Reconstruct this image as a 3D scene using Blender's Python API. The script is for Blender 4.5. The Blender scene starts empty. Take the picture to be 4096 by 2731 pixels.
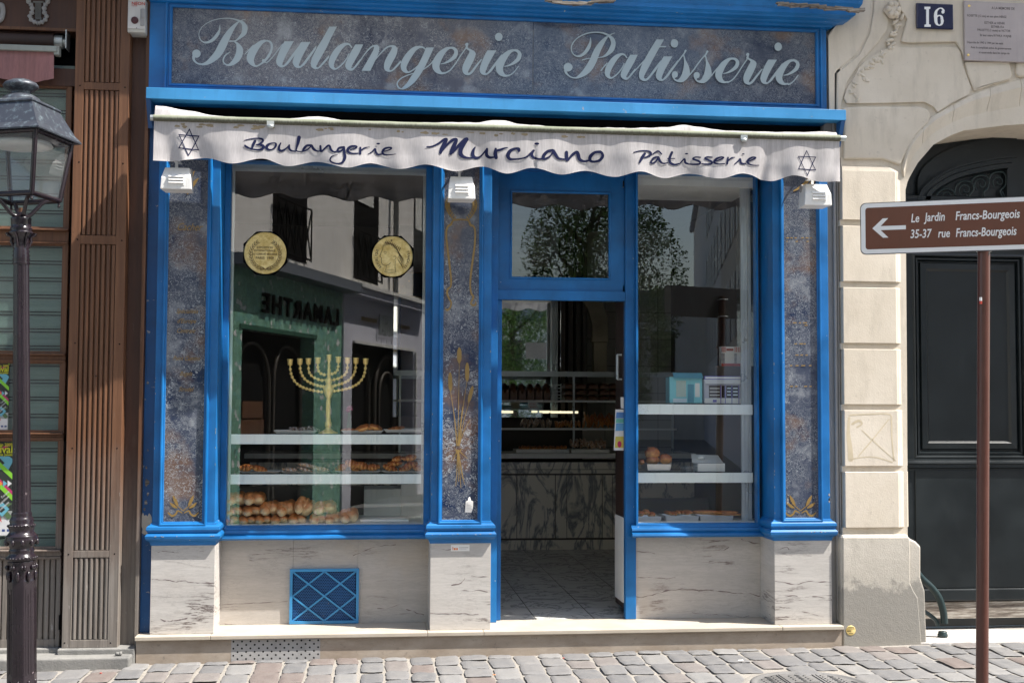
import bpy, math, random
from mathutils import Vector, Matrix, noise
from mathutils.geometry import tessellate_polygon
random.seed(7)
PI = math.pi
scene = bpy.context.scene
COL = scene.collection

# ------------------------------------------------------------------ camera
F = 4927.9; YAW, PITCH, ROLL = 0.1112246, 0.0523535, 0.0045902
def cam_axes():
    c, s = math.cos(YAW), math.sin(YAW)
    fw = Vector((s*math.cos(PITCH), c*math.cos(PITCH), math.sin(PITCH)))
    rt = Vector((c, -s, 0)); up = rt.cross(fw)
    r2 = rt*math.cos(ROLL)+up*math.sin(ROLL)
    u2 = -rt*math.sin(ROLL)+up*math.cos(ROLL)
    return r2, u2, fw
RT, UP, FW = cam_axes()
CAM = Vector((0, -8.0, 0))
def P(x, y, Y):
    """measured point of the photograph (4096 px wide) brought onto the plane at depth Y"""
    d = RT*((x-2048)/F) - UP*((y-1365.5)/F) + FW
    return CAM + d*((Y-CAM.y)/d.y)
def rect(x0, y0, x1, y1, Y):
    a = P(x0, y0, Y); b = P(x1, y1, Y)
    return a.x, b.x, b.z, a.z           # X0,X1,Z0,Z1
cd = bpy.data.cameras.new('camera'); cam = bpy.data.objects.new('camera', cd); COL.objects.link(cam)
cd.sensor_width = 36; cd.lens = F/4096*36; cd.clip_start = .05; cd.clip_end = 900
cam.matrix_world = Matrix(((RT.x, UP.x, -FW.x, CAM.x), (RT.y, UP.y, -FW.y, CAM.y), (RT.z, UP.z, -FW.z, CAM.z), (0, 0, 0, 1)))
scene.camera = cam

# ------------------------------------------------------------------ mesh helpers
class MB:
    def __init__(s): s.v = []; s.f = []; s.sm = []
    def add(s, vs, fs, smooth=False):
        n = len(s.v); s.v += [Vector(q) for q in vs]
        for f in fs: s.f.append([n+i for i in f]); s.sm.append(smooth)
        return s
    def box(s, x0, x1, y0, y1, z0, z1, M=None):
        vs = [Vector((x, y, z)) for z in (z0, z1) for y in (y0, y1) for x in (x0, x1)]
        if M is not None: vs = [M @ q for q in vs]
        return s.add(vs, [(0, 2, 3, 1), (4, 5, 7, 6), (0, 1, 5, 4), (2, 6, 7, 3), (0, 4, 6, 2), (1, 3, 7, 5)])
    def prism(s, pts, y0, y1, f=None, cap=True, smooth=False):
        """polygon pts (a,b) -> front at y0, back at y1; f maps (a,y,b) to a point"""
        f = f or (lambda a, y, b: Vector((a, y, b)))
        n = len(pts)
        tri = tessellate_polygon([[Vector((p[0], p[1], 0)) for p in pts]])
        vs = [f(p[0], y0, p[1]) for p in pts]+[f(p[0], y1, p[1]) for p in pts]
        fs = [tuple(t) for t in tri]
        s.add(vs, fs+([tuple(n+i for i in t)[::-1] for t in tri] if cap else []))
        s.add(vs, [(i, (i+1) % n, n+(i+1) % n, n+i) for i in range(n)], smooth)
        return s
    def flat(s, pts, f):
        tri = tessellate_polygon([[Vector((p[0], p[1], 0)) for p in pts]])
        return s.add([f(p[0], p[1]) for p in pts], [tuple(t) for t in tri])
    def loft(s, rings, closed=True, caps=True, smooth=True):
        n = len(rings[0]); m = len(rings)
        vs = [q for r in rings for q in r]; fs = []
        for i in range(m-1):
            for j in range(n if closed else n-1):
                k = (j+1) % n
                fs.append((i*n+j, i*n+k, (i+1)*n+k, (i+1)*n+j))
        s.add(vs, fs, smooth)
        if caps: s.add(rings[0], [tuple(range(n))[::-1]]); s.add(rings[-1], [tuple(range(n))])
        return s
    def extr(s, prof, x0, x1):
        """profile (y,z) swept along X, closed with caps"""
        n = len(prof)
        vs = [Vector((x0, p[0], p[1])) for p in prof]+[Vector((x1, p[0], p[1])) for p in prof]
        tri = tessellate_polygon([[Vector((p[0], p[1], 0)) for p in prof]])
        s.add(vs, [(i, n+i, n+(i+1) % n, (i+1) % n) for i in range(n)]+[tuple(t) for t in tri]+[tuple(n+i for i in t) for t in tri])
        return s
    def lathe(s, prof, c=(0, 0, 0), n=20, M=None, smooth=True, ph=0):
        c = Vector(c); R = []
        for r, z in prof:
            ring = [Vector((r*math.cos(ph+2*PI*k/n), r*math.sin(ph+2*PI*k/n), z)) for k in range(n)]
            if M is not None: ring = [M @ q for q in ring]
            R.append([q+c for q in ring])
        return s.loft(R, True, True, smooth)
    def tube(s, pts, r, n=8, caps=True):
        pts = [Vector(p) for p in pts]; R = []
        rr = r if isinstance(r, (list, tuple)) else [r]*len(pts)
        prev = None
        for i, p in enumerate(pts):
            t = (pts[min(i+1, len(pts)-1)]-pts[max(i-1, 0)]).normalized()
            if prev is None:
                a = Vector((0, 1, 0)) if abs(t.y) < .9 else Vector((1, 0, 0))
                u = t.cross(a).normalized()
            else:
                u = (prev - t*prev.dot(t)).normalized()
            prev = u; w = t.cross(u)
            R.append([p+(u*math.cos(2*PI*k/n)+w*math.sin(2*PI*k/n))*rr[i] for k in range(n)])
        return s.loft(R, True, caps)
    def ball(s, c, r, n=12, m=8, M=None, disp=0, seed=0, freq=20):
        c = Vector(c)
        if not hasattr(r, '__len__'): r = (r, r, r)
        R = []
        for i in range(m+1):
            th = PI*(.02+.96*i/m); ring = []
            for k in range(n):
                q = Vector((math.sin(th)*math.cos(2*PI*k/n), math.sin(th)*math.sin(2*PI*k/n), math.cos(th)))
                d = 1+disp*noise.noise(q*freq*.1+Vector((seed, seed*1.7, 0))) if disp else 1
                q = Vector((q.x*r[0], q.y*r[1], q.z*r[2]))*d
                if M is not None: q = M @ q
                ring.append(q+c)
            R.append(ring)
        return s.loft(R, True, True)
    def grid(s, fn, nu, nv, smooth=True):
        vs = [fn(i/nu, j/nv) for j in range(nv+1) for i in range(nu+1)]
        return s.add(vs, [(j*(nu+1)+i, j*(nu+1)+i+1, (j+1)*(nu+1)+i+1, (j+1)*(nu+1)+i) for j in range(nv) for i in range(nu)], smooth)
    def frame(s, X0, X1, Z0, Z1, prof):
        """mitred rectangular frame: prof = [(outward offset, y)]"""
        R = []
        for o, y in prof:
            R.append([Vector((X0-o, y, Z0-o)), Vector((X1+o, y, Z0-o)), Vector((X1+o, y, Z1+o)), Vector((X0-o, y, Z1+o))])
        return s.loft(R, True, False, False)
    def ringmould(s, x0, x1, yf, yb, prof):
        """moulding round three sides of a pier: prof = [(out, z)] closed"""
        path = lambda e: [(x0-e, yb), (x0-e, yf-e), (x1+e, yf-e), (x1+e, yb)]
        R = [[Vector((a, b, z)) for a, b in path(e)] for e, z in prof+[prof[0]]]
        s.loft(R, False, False, False)
        return s
    def build(s, name, m, parent=None, bevel=0, seg=2, smooth=None, weld=False):
        me = bpy.data.meshes.new(name)
        me.from_pydata([tuple(q) for q in s.v], [], s.f)
        me.polygons.foreach_set('use_smooth', s.sm if smooth is None else [smooth]*len(s.f))
        me.update()
        if weld or bevel:
            import bmesh
            b = bmesh.new(); b.from_mesh(me)
            bmesh.ops.remove_doubles(b, verts=b.verts, dist=1e-5)
            bmesh.ops.recalc_face_normals(b, faces=b.faces)
            b.to_mesh(me); b.free()
        o = bpy.data.objects.new(name, me); COL.objects.link(o)
        me.materials.append(m)
        if bevel:
            md = o.modifiers.new('bevel', 'BEVEL'); md.width = bevel; md.segments = seg; md.limit_method = 'ANGLE'; md.angle_limit = math.radians(35)
        if parent is not None: adopt(o, parent)
        return o
def adopt(o, parent):
    o.parent = parent; o.matrix_parent_inverse = world_of(parent).inverted()
def world_of(o):
    if o.parent is None: return Matrix.Translation(o.location)
    return world_of(o.parent) @ o.matrix_parent_inverse @ Matrix.Translation(o.location)
def tag(o, label, cat, group=None, kind=None):
    if label: o['label'] = label
    if cat: o['category'] = cat
    if group: o['group'] = group
    if kind: o['kind'] = kind
    if o.type == 'MESH' and o.parent is None:      # origin to the foot of the thing
        vs = o.data.vertices
        xs = [v.co.x for v in vs]; ys = [v.co.y for v in vs]; zs = [v.co.z for v in vs]
        c = Vector(((min(xs)+max(xs))/2, (min(ys)+max(ys))/2, min(zs))) if kind != 'structure' else Vector((0, 0, 0))
        o.data.transform(Matrix.Translation(-c)); o.location = c
    return o
def thing(name, loc, label, cat, group=None):
    o = bpy.data.objects.new(name, None); COL.objects.link(o); o.location = loc; o.empty_display_size = .1
    o['label'] = label; o['category'] = cat
    if group: o['group'] = group
    return o
def structure(o): o['kind'] = 'structure'; return o
ORD = ['first', 'second', 'third', 'fourth', 'fifth', 'sixth', 'seventh', 'eighth', 'ninth', 'tenth', 'eleventh', 'twelfth', 'thirteenth', 'fourteenth']
def cr(pts, n=6, closed=False):
    """Catmull-Rom through tuples"""
    out = []; N = len(pts)
    rng = range(N if closed else N-1)
    for i in rng:
        g = (lambda k: pts[k % N]) if closed else (lambda k: pts[max(0, min(N-1, k))])
        a, b, c, d = g(i-1), g(i), g(i+1), g(i+2)
        for k in range(n):
            t = k/n
            out.append(tuple(.5*((2*b[j])+(-a[j]+c[j])*t+(2*a[j]-5*b[j]+4*c[j]-d[j])*t*t+(-a[j]+3*b[j]-3*c[j]+d[j])*t**3) for j in range(len(b))))
    if not closed: out.append(tuple(pts[-1]))
    return out
def outline(pts, n=5):
    """closed outline; a point written (x,y,1) is a sharp corner"""
    N = len(pts); out = []
    cor = [len(p) > 2 for p in pts]
    for i in range(N):
        b = pts[i]; c = pts[(i+1) % N]
        a = pts[i-1] if not cor[i] else b
        d = pts[(i+2) % N] if not cor[(i+1) % N] else c
        if cor[i] and cor[(i+1) % N]: out.append((b[0], b[1])); continue
        for k in range(n):
            t = k/n
            out.append(tuple(.5*((2*b[j])+(-a[j]+c[j])*t+(2*a[j]-5*b[j]+4*c[j]-d[j])*t*t+(-a[j]+3*b[j]-3*c[j]+d[j])*t**3) for j in range(2)))
    return out
def stroke(mb, pts, f, n=6, caps=True):
    """variable width pen stroke: pts (x,y,w) in px, f maps px to the surface"""
    q = cr(pts, n); L = []; R = []
    for i, (x, y, w) in enumerate(q):
        x0, y0, _ = q[max(0, i-1)]; x1, y1, _ = q[min(len(q)-1, i+1)]
        dx, dy = x1-x0, y1-y0; l = math.hypot(dx, dy) or 1
        nx, ny = -dy/l*w/2, dx/l*w/2
        L.append((x+nx, y+ny)); R.append((x-nx, y-ny))
    vs = []; fs = []
    for a, b in zip(L, R): vs += [f(*a), f(*b)]
    for i in range(len(L)-1): fs.append((2*i, 2*i+1, 2*i+3, 2*i+2))
    mb.add(vs, fs)
    if caps:
        for (x, y, w), (xa, ya, _) in ((q[0], q[1]), (q[-1], q[-2])):
            a0 = math.atan2(y-ya, x-xa); k = 6
            arc = [f(x+w/2*math.cos(a0-PI/2+PI*j/k), y+w/2*math.sin(a0-PI/2+PI*j/k)) for j in range(k+1)]
            mb.add(arc, [tuple(range(k+1))])
def disc(mb, x, y, rx, ry, f, n=20):
    mb.add([f(x+rx*math.cos(2*PI*k/n), y+ry*math.sin(2*PI*k/n)) for k in range(n)], [tuple(range(n))])
def text(name, s, size, M, m, parent=None, sx=1, shear=0, ext=.0005, off=0, align='LEFT', sp=1):
    cu = bpy.data.curves.new(name, 'FONT'); cu.body = s; cu.size = size; cu.shear = shear; cu.extrude = ext; cu.offset = off
    cu.align_x = align; cu.space_character = sp; cu.resolution_u = 3
    o = bpy.data.objects.new(name, cu); COL.objects.link(o)
    bpy.context.view_layer.update()
    dg = bpy.context.evaluated_depsgraph_get()
    me = bpy.data.meshes.new_from_object(o.evaluated_get(dg))
    bpy.data.objects.remove(o); bpy.data.curves.remove(cu)
    me.transform(M @ Matrix.Diagonal((sx, 1, 1, 1)))
    me.materials.clear(); me.materials.append(m); me.name = name
    o = bpy.data.objects.new(name, me); COL.objects.link(o)
    if parent is not None: adopt(o, parent)
    return o
def facing(X, Y, Z, rz=0):      # text upright, facing -Y, then turned about Z
    return Matrix.Translation((X, Y, Z)) @ Matrix.Rotation(rz, 4, 'Z') @ Matrix.Rotation(PI/2, 4, 'X')

# ------------------------------------------------------------------ materials
class NT:
    def __init__(s, name):
        s.m = bpy.data.materials.new(name); s.m.use_nodes = True
        s.t = s.m.node_tree; s.t.nodes.clear()
        s.out = s.t.nodes.new('ShaderNodeOutputMaterial')
        s.co = s.t.nodes.new('ShaderNodeTexCoord').outputs['Object']
    def n(s, typ, ins=None, **kw):
        nd = s.t.nodes.new('ShaderNode'+typ)
        for k, v in kw.items(): setattr(nd, k, v)
        for k, v in (ins or {}).items():
            if hasattr(v, 'links') or isinstance(v, bpy.types.NodeSocket): s.t.links.new(v, nd.inputs[k])
            else: nd.inputs[k].default_value = v
        return nd
    def map(s, scale, loc=(0, 0, 0), rot=(0, 0, 0), vec=None):
        return s.n('Mapping', {'Vector': vec or s.co, 'Scale': scale, 'Location': loc, 'Rotation': rot}).outputs[0]
    def noise(s, scale, detail=4, rough=.55, vec=None, dist=0):
        return s.n('TexNoise', {'Vector': vec or s.co, 'Scale': scale, 'Detail': detail, 'Roughness': rough, 'Distortion': dist}).outputs['Fac']
    def ramp(s, fac, stops, interp='LINEAR'):
        nd = s.n('ValToRGB', {'Fac': fac}); r = nd.color_ramp; r.interpolation = interp
        while len(r.elements) < len(stops): r.elements.new(.5)
        for e, (p, c) in zip(r.elements, stops):
            e.position = p; e.color = (c, c, c, 1) if not hasattr(c, '__len__') else (*c[:3], 1)
        return nd.outputs['Color']
    def mix(s, fac, a, b, mode='MIX'):
        nd = s.n('Mix', data_type='RGBA', blend_type=mode)
        for k, v in ((0, fac), (6, a), (7, b)):
            if isinstance(v, bpy.types.NodeSocket): s.t.links.new(v, nd.inputs[k])
            else: nd.inputs[k].default_value = v if k == 0 else (*v[:3], 1)
        return nd.outputs[2]
    def math(s, op, a, b=0.0, c=None):
        nd = s.n('Math', operation=op)
        for i, v in enumerate((a, b) if c is None else (a, b, c)):
            if isinstance(v, bpy.types.NodeSocket): s.t.links.new(v, nd.inputs[i])
            else: nd.inputs[i].default_value = v
        return nd.outputs[0]
    def bump(s, h, strength=.3, dist=.01):
        return s.n('Bump', {'Height': h, 'Strength': strength, 'Distance': dist}).outputs[0]
    def pos(s):
        x = s.n('SeparateXYZ', {'Vector': s.n('NewGeometry').outputs['Position']}); return x.outputs
    def surf(s, color, rough=.6, metal=0, bump=None, spec=.5, coat=0, **kw):
        ins = {'Base Color': color if isinstance(color, bpy.types.NodeSocket) else (*color[:3], 1), 'Roughness': rough, 'Metallic': metal, 'Specular IOR Level': spec, 'Coat Weight': coat}
        if bump is not None: ins['Normal'] = bump
        ins.update(kw)
        b = s.n('BsdfPrincipled', ins)
        s.t.links.new(b.outputs[0], s.out.inputs[0]); return s.m

def paint(name, col, rough=.4, var=.25, chips=.0, chipcol=(.55, .5, .42), dark=.6, grain=0):
    t = NT(name)
    n1 = t.noise(3.2, 5); n2 = t.noise(38, 4)
    c = t.mix(t.ramp(n1, [(.3, 0), (.7, 1)]), tuple(x*(1-var) for x in col), tuple(x*(1+var*.5) for x in col))
    st = t.noise(9, 4, vec=t.map((3, 3, .35)))
    c = t.mix(t.ramp(st, [(.55, 0), (.78, .35)]), c, tuple(x*dark for x in col))
    if chips:
        ch = t.ramp(t.noise(24, 6, .7), [(1-chips-.012, 0), (1-chips, 1)])
        c = t.mix(ch, c, chipcol)
    h = t.mix(.5, n2, t.noise(6, 3, vec=t.map((1, 1, .12))))
    return t.surf(c, t.ramp(n1, [(.3, rough-.06), (.7, rough+.12)]), 0, t.bump(h, .12, .004))
M = {}
M['blue'] = paint('blue paint', (.004, .145, .41), .42, .38, .30)
M['bluelight'] = paint('faded blue metal', (.04, .25, .52), .38, .2, .31, (.35, .3, .25))
M['bluedark'] = paint('old blue paint', (.010, .09, .27), .45, .35, .33, (.4, .36, .3))
M['black'] = NT('black').surf((.004, .004, .0045), .9, spec=.1)
M['white'] = paint('white plastic', (.78, .77, .74), .35, .06)
M['ironlamp'] = paint('dark plum lamp paint', (.018, .012, .016), .2, .3, .31, (.2, .16, .17))
def _roof():
    t = NT('oxidised lantern copper')
    n = t.noise(30, 5, .7)
    c = t.mix(t.ramp(n, [(.52, 0), (.68, 1)]), (.05, .056, .07), (.15, .19, .21))
    return t.surf(c, .42, .3, t.bump(n, .2, .004))
M['lantroof'] = _roof()
M['signbrown'] = paint('brown post paint', (.09, .032, .022), .3, .15, .28, (.4, .35, .3))
M['signface'] = paint('brown sign face', (.13, .038, .018), .35, .06)
M['signwhite'] = NT('reflective white').surf((.8, .8, .8), .35)
M['alu'] = paint('brushed aluminium', (.5, .53, .52), .3, .1)
M['alu'].node_tree.nodes['Principled BSDF'].inputs['Metallic'].default_value = .55
M['door'] = paint('green black gate paint', (.005, .009, .011), .34, .4, .27, (.05, .055, .055))
M['iron'] = paint('green iron', (.012, .028, .03), .35, .3, .27, (.2, .25, .24))
M['paper'] = NT('paper').surf((.75, .73, .7), .7)
M['tray'] = NT('foil tray').surf((.6, .6, .6), .3, .8)
M['ink'] = NT('navy print').surf((.006, .010, .048), .8, spec=.2)
M['letter'] = NT('pale sign lettering').surf((.36, .43, .45), .3)
M['gilt'] = NT('gilt').surf((.27, .175, .055), .5, .2)
M['giltfaint'] = NT('worn gilt').surf((.27, .17, .05), .5, .2)
M['red'] = NT('red ink').surf((.45, .05, .03), .6)
M['mirror'] = NT('mirror').surf((.85, .88, .87), .02, 1)
M['navy'] = NT('navy enamel').surf((.008, .012, .05), .2)
def _grey():
    t = NT('weathered dark timber'); n = t.noise(18, 6, .7, vec=t.map((.2, 1, 3)))
    return t.surf(t.ramp(n, [(.35, (.05, .035, .028)), (.5, (.2, .17, .14)), (.7, (.55, .52, .46))]), .85, 0, t.bump(n, .6, .01))
M['rotwood'] = _grey()

def _marble(name, base, vein, scale, rotx=0, stain=(.5, .42, .33), stainamt=.3, tilt=.1):
    t = NT(name)
    v = t.map((.24, .24, 2.3), rot=(0, tilt, 0))
    big = t.noise(2.2*scale, 6, .6, vec=v)
    c = t.mix(t.ramp(big, [(.3, 0), (.72, 1)]), tuple(x*.84 for x in base), base)
    fine = t.noise(11*scale, 6, .65, vec=v, dist=.6)
    c = t.mix(t.ramp(fine, [(.42, .0), (.5, .3), (.56, 0)]), c, tuple(x*.6 for x in base))
    dg = t.map((.8, .8, 2.6), rot=(0, tilt+.5, 0), loc=(4, 0, 1)); f3 = t.math('ABSOLUTE', t.math('SUBTRACT', t.noise(3.2*scale, 8, .7, vec=dg, dist=.3), .5))
    c = t.mix(t.math('MULTIPLY', t.ramp(f3, [(0, .38), (.02, 0)]), t.ramp(t.noise(3, 3), [(.42, 0), (.6, 1)])), c, tuple(x*.5 for x in vein) if False else tuple(x*.45 for x in base))
    rid = t.math('ABSOLUTE', t.math('SUBTRACT', t.noise(1.25*scale, 9, .68, vec=v, dist=.2), .5))
    msk = t.ramp(t.noise(2.3, 3, vec=t.map((1, 1, 1), loc=(3, 1, 7))), [(.48, 0), (.62, 1)])
    vv = t.math('MULTIPLY', t.ramp(rid, [(0, 1), (.006, .75), (.014, 0)]), msk)
    c = t.mix(vv, c, vein)
    sn = t.noise(2.5, 5, vec=t.map((1, 1, 1), loc=(9, 0, 2)))
    c = t.mix(t.ramp(sn, [(.55, 0), (.8, stainamt)]), c, stain)
    g = t.noise(120, 2)
    c = t.mix(.06, c, g, 'MULTIPLY')
    return t.surf(c, t.ramp(fine, [(.3, .32), (.7, .5)]), 0, t.bump(fine, .06, .003))
M['marble'] = _marble('grey veined marble', (.575, .545, .51), (.09, .065, .06), 2.1, tilt=.03, stainamt=.15)
M['marble2'] = _marble('beige veined marble', (.50, .465, .43), (.13, .10, .10), 2.6, tilt=.35, stain=(.45, .36, .26), stainamt=.5)
M['marble3'] = _marble('rose beige marble', (.53, .495, .46), (.12, .07, .06), 1.9, tilt=-.06, stain=(.5, .38, .28), stainamt=.4)
def _tread():
    t = NT('limestone tread'); n = t.noise(6, 5); n2 = t.noise(60, 4, .7)
    c = t.mix(t.ramp(n, [(.3, 0), (.7, 1)]), (.42, .36, .285), (.48, .43, .355))
    c = t.mix(t.ramp(n2, [(.6, 0), (.75, .4)]), c, (.33, .29, .25))
    return t.surf(c, .55, 0, t.bump(n2, .15, .004))
M['tread'] = _tread()
def _riser():
    t = NT('dirty riser stone'); n = t.noise(5, 6, .6, vec=t.map((1, 1, 2))); n2 = t.noise(30, 5, .7)
    c = t.mix(t.ramp(n, [(.3, 0), (.7, 1)]), (.26, .205, .155), (.38, .32, .26))
    c = t.mix(t.ramp(n2, [(.6, 0), (.72, .6)]), c, (.13, .11, .09))
    return t.surf(c, .8, 0, t.bump(n2, .3, .005))
M['riser'] = _riser()
def _faux(name, sat=1):
    t = NT(name)
    big = t.noise(4.2, 5, .62)
    big2 = t.noise(2.6, 4, .6, vec=t.map((1, 1, 1), loc=(5, 2, 8)))
    c = t.ramp(big, [(.35, (.008, .02, .06)), (.43, (.04, .052, .085)), (.55, (.055, .066, .1)), (.66, (.2, .215, .24))])
    c = t.mix(t.ramp(big2, [(.55, 0), (.66, .7)]), c, (.17, .095, .055))
    # bubbles: dark cores with pale rims
    dv = t.n('Vector' + 'Math', {0: t.co, 1: t.n('TexNoise', {'Vector': t.co, 'Scale': 14., 'Detail': 3.}).outputs['Color']}, operation='MULTIPLY_ADD')
    dv.inputs[1].default_value = (1, 1, 1)
    t.t.links.new(t.n('VectorMath', {0: t.n('TexNoise', {'Vector': t.co, 'Scale': 14., 'Detail': 3.}).outputs['Color'], 'Scale': .03}, operation='SCALE').outputs[0], dv.inputs[2])
    w = dv.outputs[0]
    for sc, m0, a in ((18, 3.1, 1.), (38, 4.3, .8)):
        vo = t.n('TexVoronoi', {'Vector': w, 'Scale': float(sc)}, feature='F1')
        rr = t.math('MULTIPLY', t.n('SeparateColor', {'Color': vo.outputs['Color']}).outputs[0], .32)
        d = t.math('SUBTRACT', vo.outputs['Distance'], t.math('ADD', rr, .16))
        rim = t.ramp(t.math('ABSOLUTE', d), [(0, 1), (.04, .6), (.08, 0)])
        core = t.ramp(d, [(0, 1), (.02, 0)])
        core = t.math('LESS_THAN', d, 0)
        msk = t.ramp(t.noise(m0, 4, .65, vec=t.map((1, 1, 1), loc=(sc, 3, 1))), [(.40, 0), (.5, a)])
        soft = t.ramp(vo.outputs['Distance'], [(.0, 1), (.4, .0)])
        c = t.mix(t.math('MULTIPLY', t.math('MULTIPLY', core, soft), msk), c, (.012, .022, .05))
        c = t.mix(t.math('MULTIPLY', rim, t.math('MULTIPLY', msk, .95)), c, (.40, .42, .43))
    g = t.noise(170, 3, .7)
    c = t.mix(t.ramp(g, [(.55, 0), (.8, .12)]), c, (.25, .25, .26))
    return t.surf(c, .12, 0, None, .5)
M['faux'] = _faux('marbled back painted glass')
def _wood(name, a, b, weather=True):
    t = NT(name)
    gr = t.noise(22, 6, .65, vec=t.map((2.2, 2.2, .07)), dist=.4)
    c = t.mix(t.ramp(gr, [(.3, 0), (.7, 1)]), a, b)
    big = t.noise(2.5, 5, .6, vec=t.map((1, 1, .4)))
    c = t.mix(t.ramp(big, [(.4, 0), (.75, .5)]), c, tuple(x*.5 for x in a))
    if weather:
        z = t.pos()[2]
        g = t.math('ADD', z, t.math('MULTIPLY', t.math('SUBTRACT', t.noise(4, 5, .7, vec=t.map((2, 2, .5))), .5), .9))
        f = t.n('MapRange', {'Value': g, 'From Min': -.25, 'From Max': -1.1, 'To Min': 0., 'To Max': .95}).outputs[0]
        gcol = t.mix(t.ramp(gr, [(.35, 0), (.65, 1)]), (.13, .115, .10), (.24, .215, .19))
        c = t.mix(f, c, gcol)
        sc = t.ramp(t.noise(60, 5, .7, vec=t.map((1, 1, .15))), [(.66, 0), (.72, 1)])
        c = t.mix(t.math('MULTIPLY', sc, t.math('ADD', f, .12)), c, (.42, .4, .37))
    return t.surf(c, t.ramp(gr, [(.3, .5), (.7, .65)]), 0, t.bump(gr, .25, .003))
M['wood'] = _wood('weathered brown oak', (.09, .035, .014), (.19, .085, .038))
M['woodred'] = _wood('red brown wood', (.055, .022, .014), (.095, .042, .024))
M['wooddark'] = _wood('dark brown wood', (.03, .014, .01), (.05, .025, .017), False)
def _stone(name, a, b, dirt=None, pit=.25):
    t = NT(name)
    n = t.noise(1.7, 6, .6); n2 = t.noise(24, 6, .7); n3 = t.noise(110, 3, .7)
    c = t.mix(t.ramp(n, [(.3, 0), (.7, 1)]), a, b)
    st = t.noise(5, 5, .65, vec=t.map((2.2, 2.2, .5), loc=(1, 4, 2)))
    c = t.mix(t.ramp(st, [(.5, 0), (.75, .5)]), c, tuple(x*.68 for x in a))
    c = t.mix(t.ramp(n2, [(.62, 0), (.74, .5)]), c, tuple(x*.6 for x in a))
    if dirt:
        z = t.pos()[2]
        g = t.math('ADD', z, t.math('MULTIPLY', t.math('SUBTRACT', t.noise(7, 6, .7, vec=t.map((1, 1, 1), loc=(0, 0, 5))), .5), .5))
        f = t.ramp(g, [(0, 1)]) if False else t.n('MapRange', {'Value': g, 'From Min': dirt-.03, 'From Max': dirt-.09, 'To Min': 0., 'To Max': .85}).outputs[0]
        c = t.mix(f, c, (.19, .185, .17))
        f2 = t.n('MapRange', {'Value': g, 'From Min': dirt+.16, 'From Max': dirt, 'To Min': 0., 'To Max': .35}).outputs[0]
        c = t.mix(f2, c, tuple(x*.72 for x in a))
    h = t.mix(.5, n2, n3)
    return t.surf(c, .85, 0, t.bump(h, pit, .008))
M['stone'] = _stone('cream limestone', (.57, .50, .40), (.69, .62, .52))
M['stonedirty'] = _stone('cream limestone with splashed foot', (.47, .43, .37), (.57, .53, .46), -1.12, .5)
M['stonegrey'] = _stone('grey stone kerb', (.13, .13, .125), (.27, .26, .24), None, .7)
M['slab'] = _stone('worn threshold slab', (.38, .36, .34), (.5, .47, .44), None, .4)
M['render'] = _stone('old cream render', (.74, .71, .66), (.82, .79, .74))
M['greywall'] = _stone('grey render strip', (.3, .295, .29), (.37, .36, .35))
def _cobble():
    t = NT('granite setts')
    r = t.n('NewGeometry').outputs['Random Per Island']
    c = t.ramp(r, [(0, (.13, .128, .13)), (.25, (.165, .16, .158)), (.45, (.145, .143, .144)), (.66, (.165, .146, .137)), (.8, (.145, .113, .1)), (.87, (.2, .195, .19)), (1, (.115, .115, .118))], 'CONSTANT')
    n = t.noise(160, 4, .8); n2 = t.noise(14, 5, .6)
    c = t.mix(t.ramp(n, [(.4, 0), (.7, .3)]), c, (.3, .3, .3))
    c = t.mix(t.ramp(n, [(.3, .5), (.42, 0)]), c, (.09, .09, .09))
    c = t.mix(t.ramp(n2, [(.45, 0), (.8, .45)]), c, (.2, .185, .165))
    return t.surf(c, t.ramp(n2, [(.3, .45), (.7, .75)]), 0, t.bump(t.mix(.4, n2, n), .35, .006))
M['cobble'] = _cobble()
def _sand():
    t = NT('sandy joints'); n = t.noise(90, 5, .8); n2 = t.noise(7, 5)
    c = t.mix(t.ramp(n, [(.35, 0), (.65, 1)]), (.2, .182, .158), (.35, .325, .29))
    c = t.mix(t.ramp(n2, [(.45, 0), (.75, .5)]), c, (.25, .235, .21))
    return t.surf(c, .95, 0, t.bump(n, .6, .006))
M['sand'] = _sand()
def _asphalt():
    t = NT('far cobbled street'); vo = t.n('TexVoronoi', {'Vector': t.co, 'Scale': 5.5}, feature='F1')
    c = t.mix(.6, (.22, .22, .22), vo.outputs['Color'], 'MULTIPLY')
    c = t.mix(.5, c, (.24, .235, .225))
    return t.surf(c, .7)
M['street'] = _asphalt()
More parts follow.
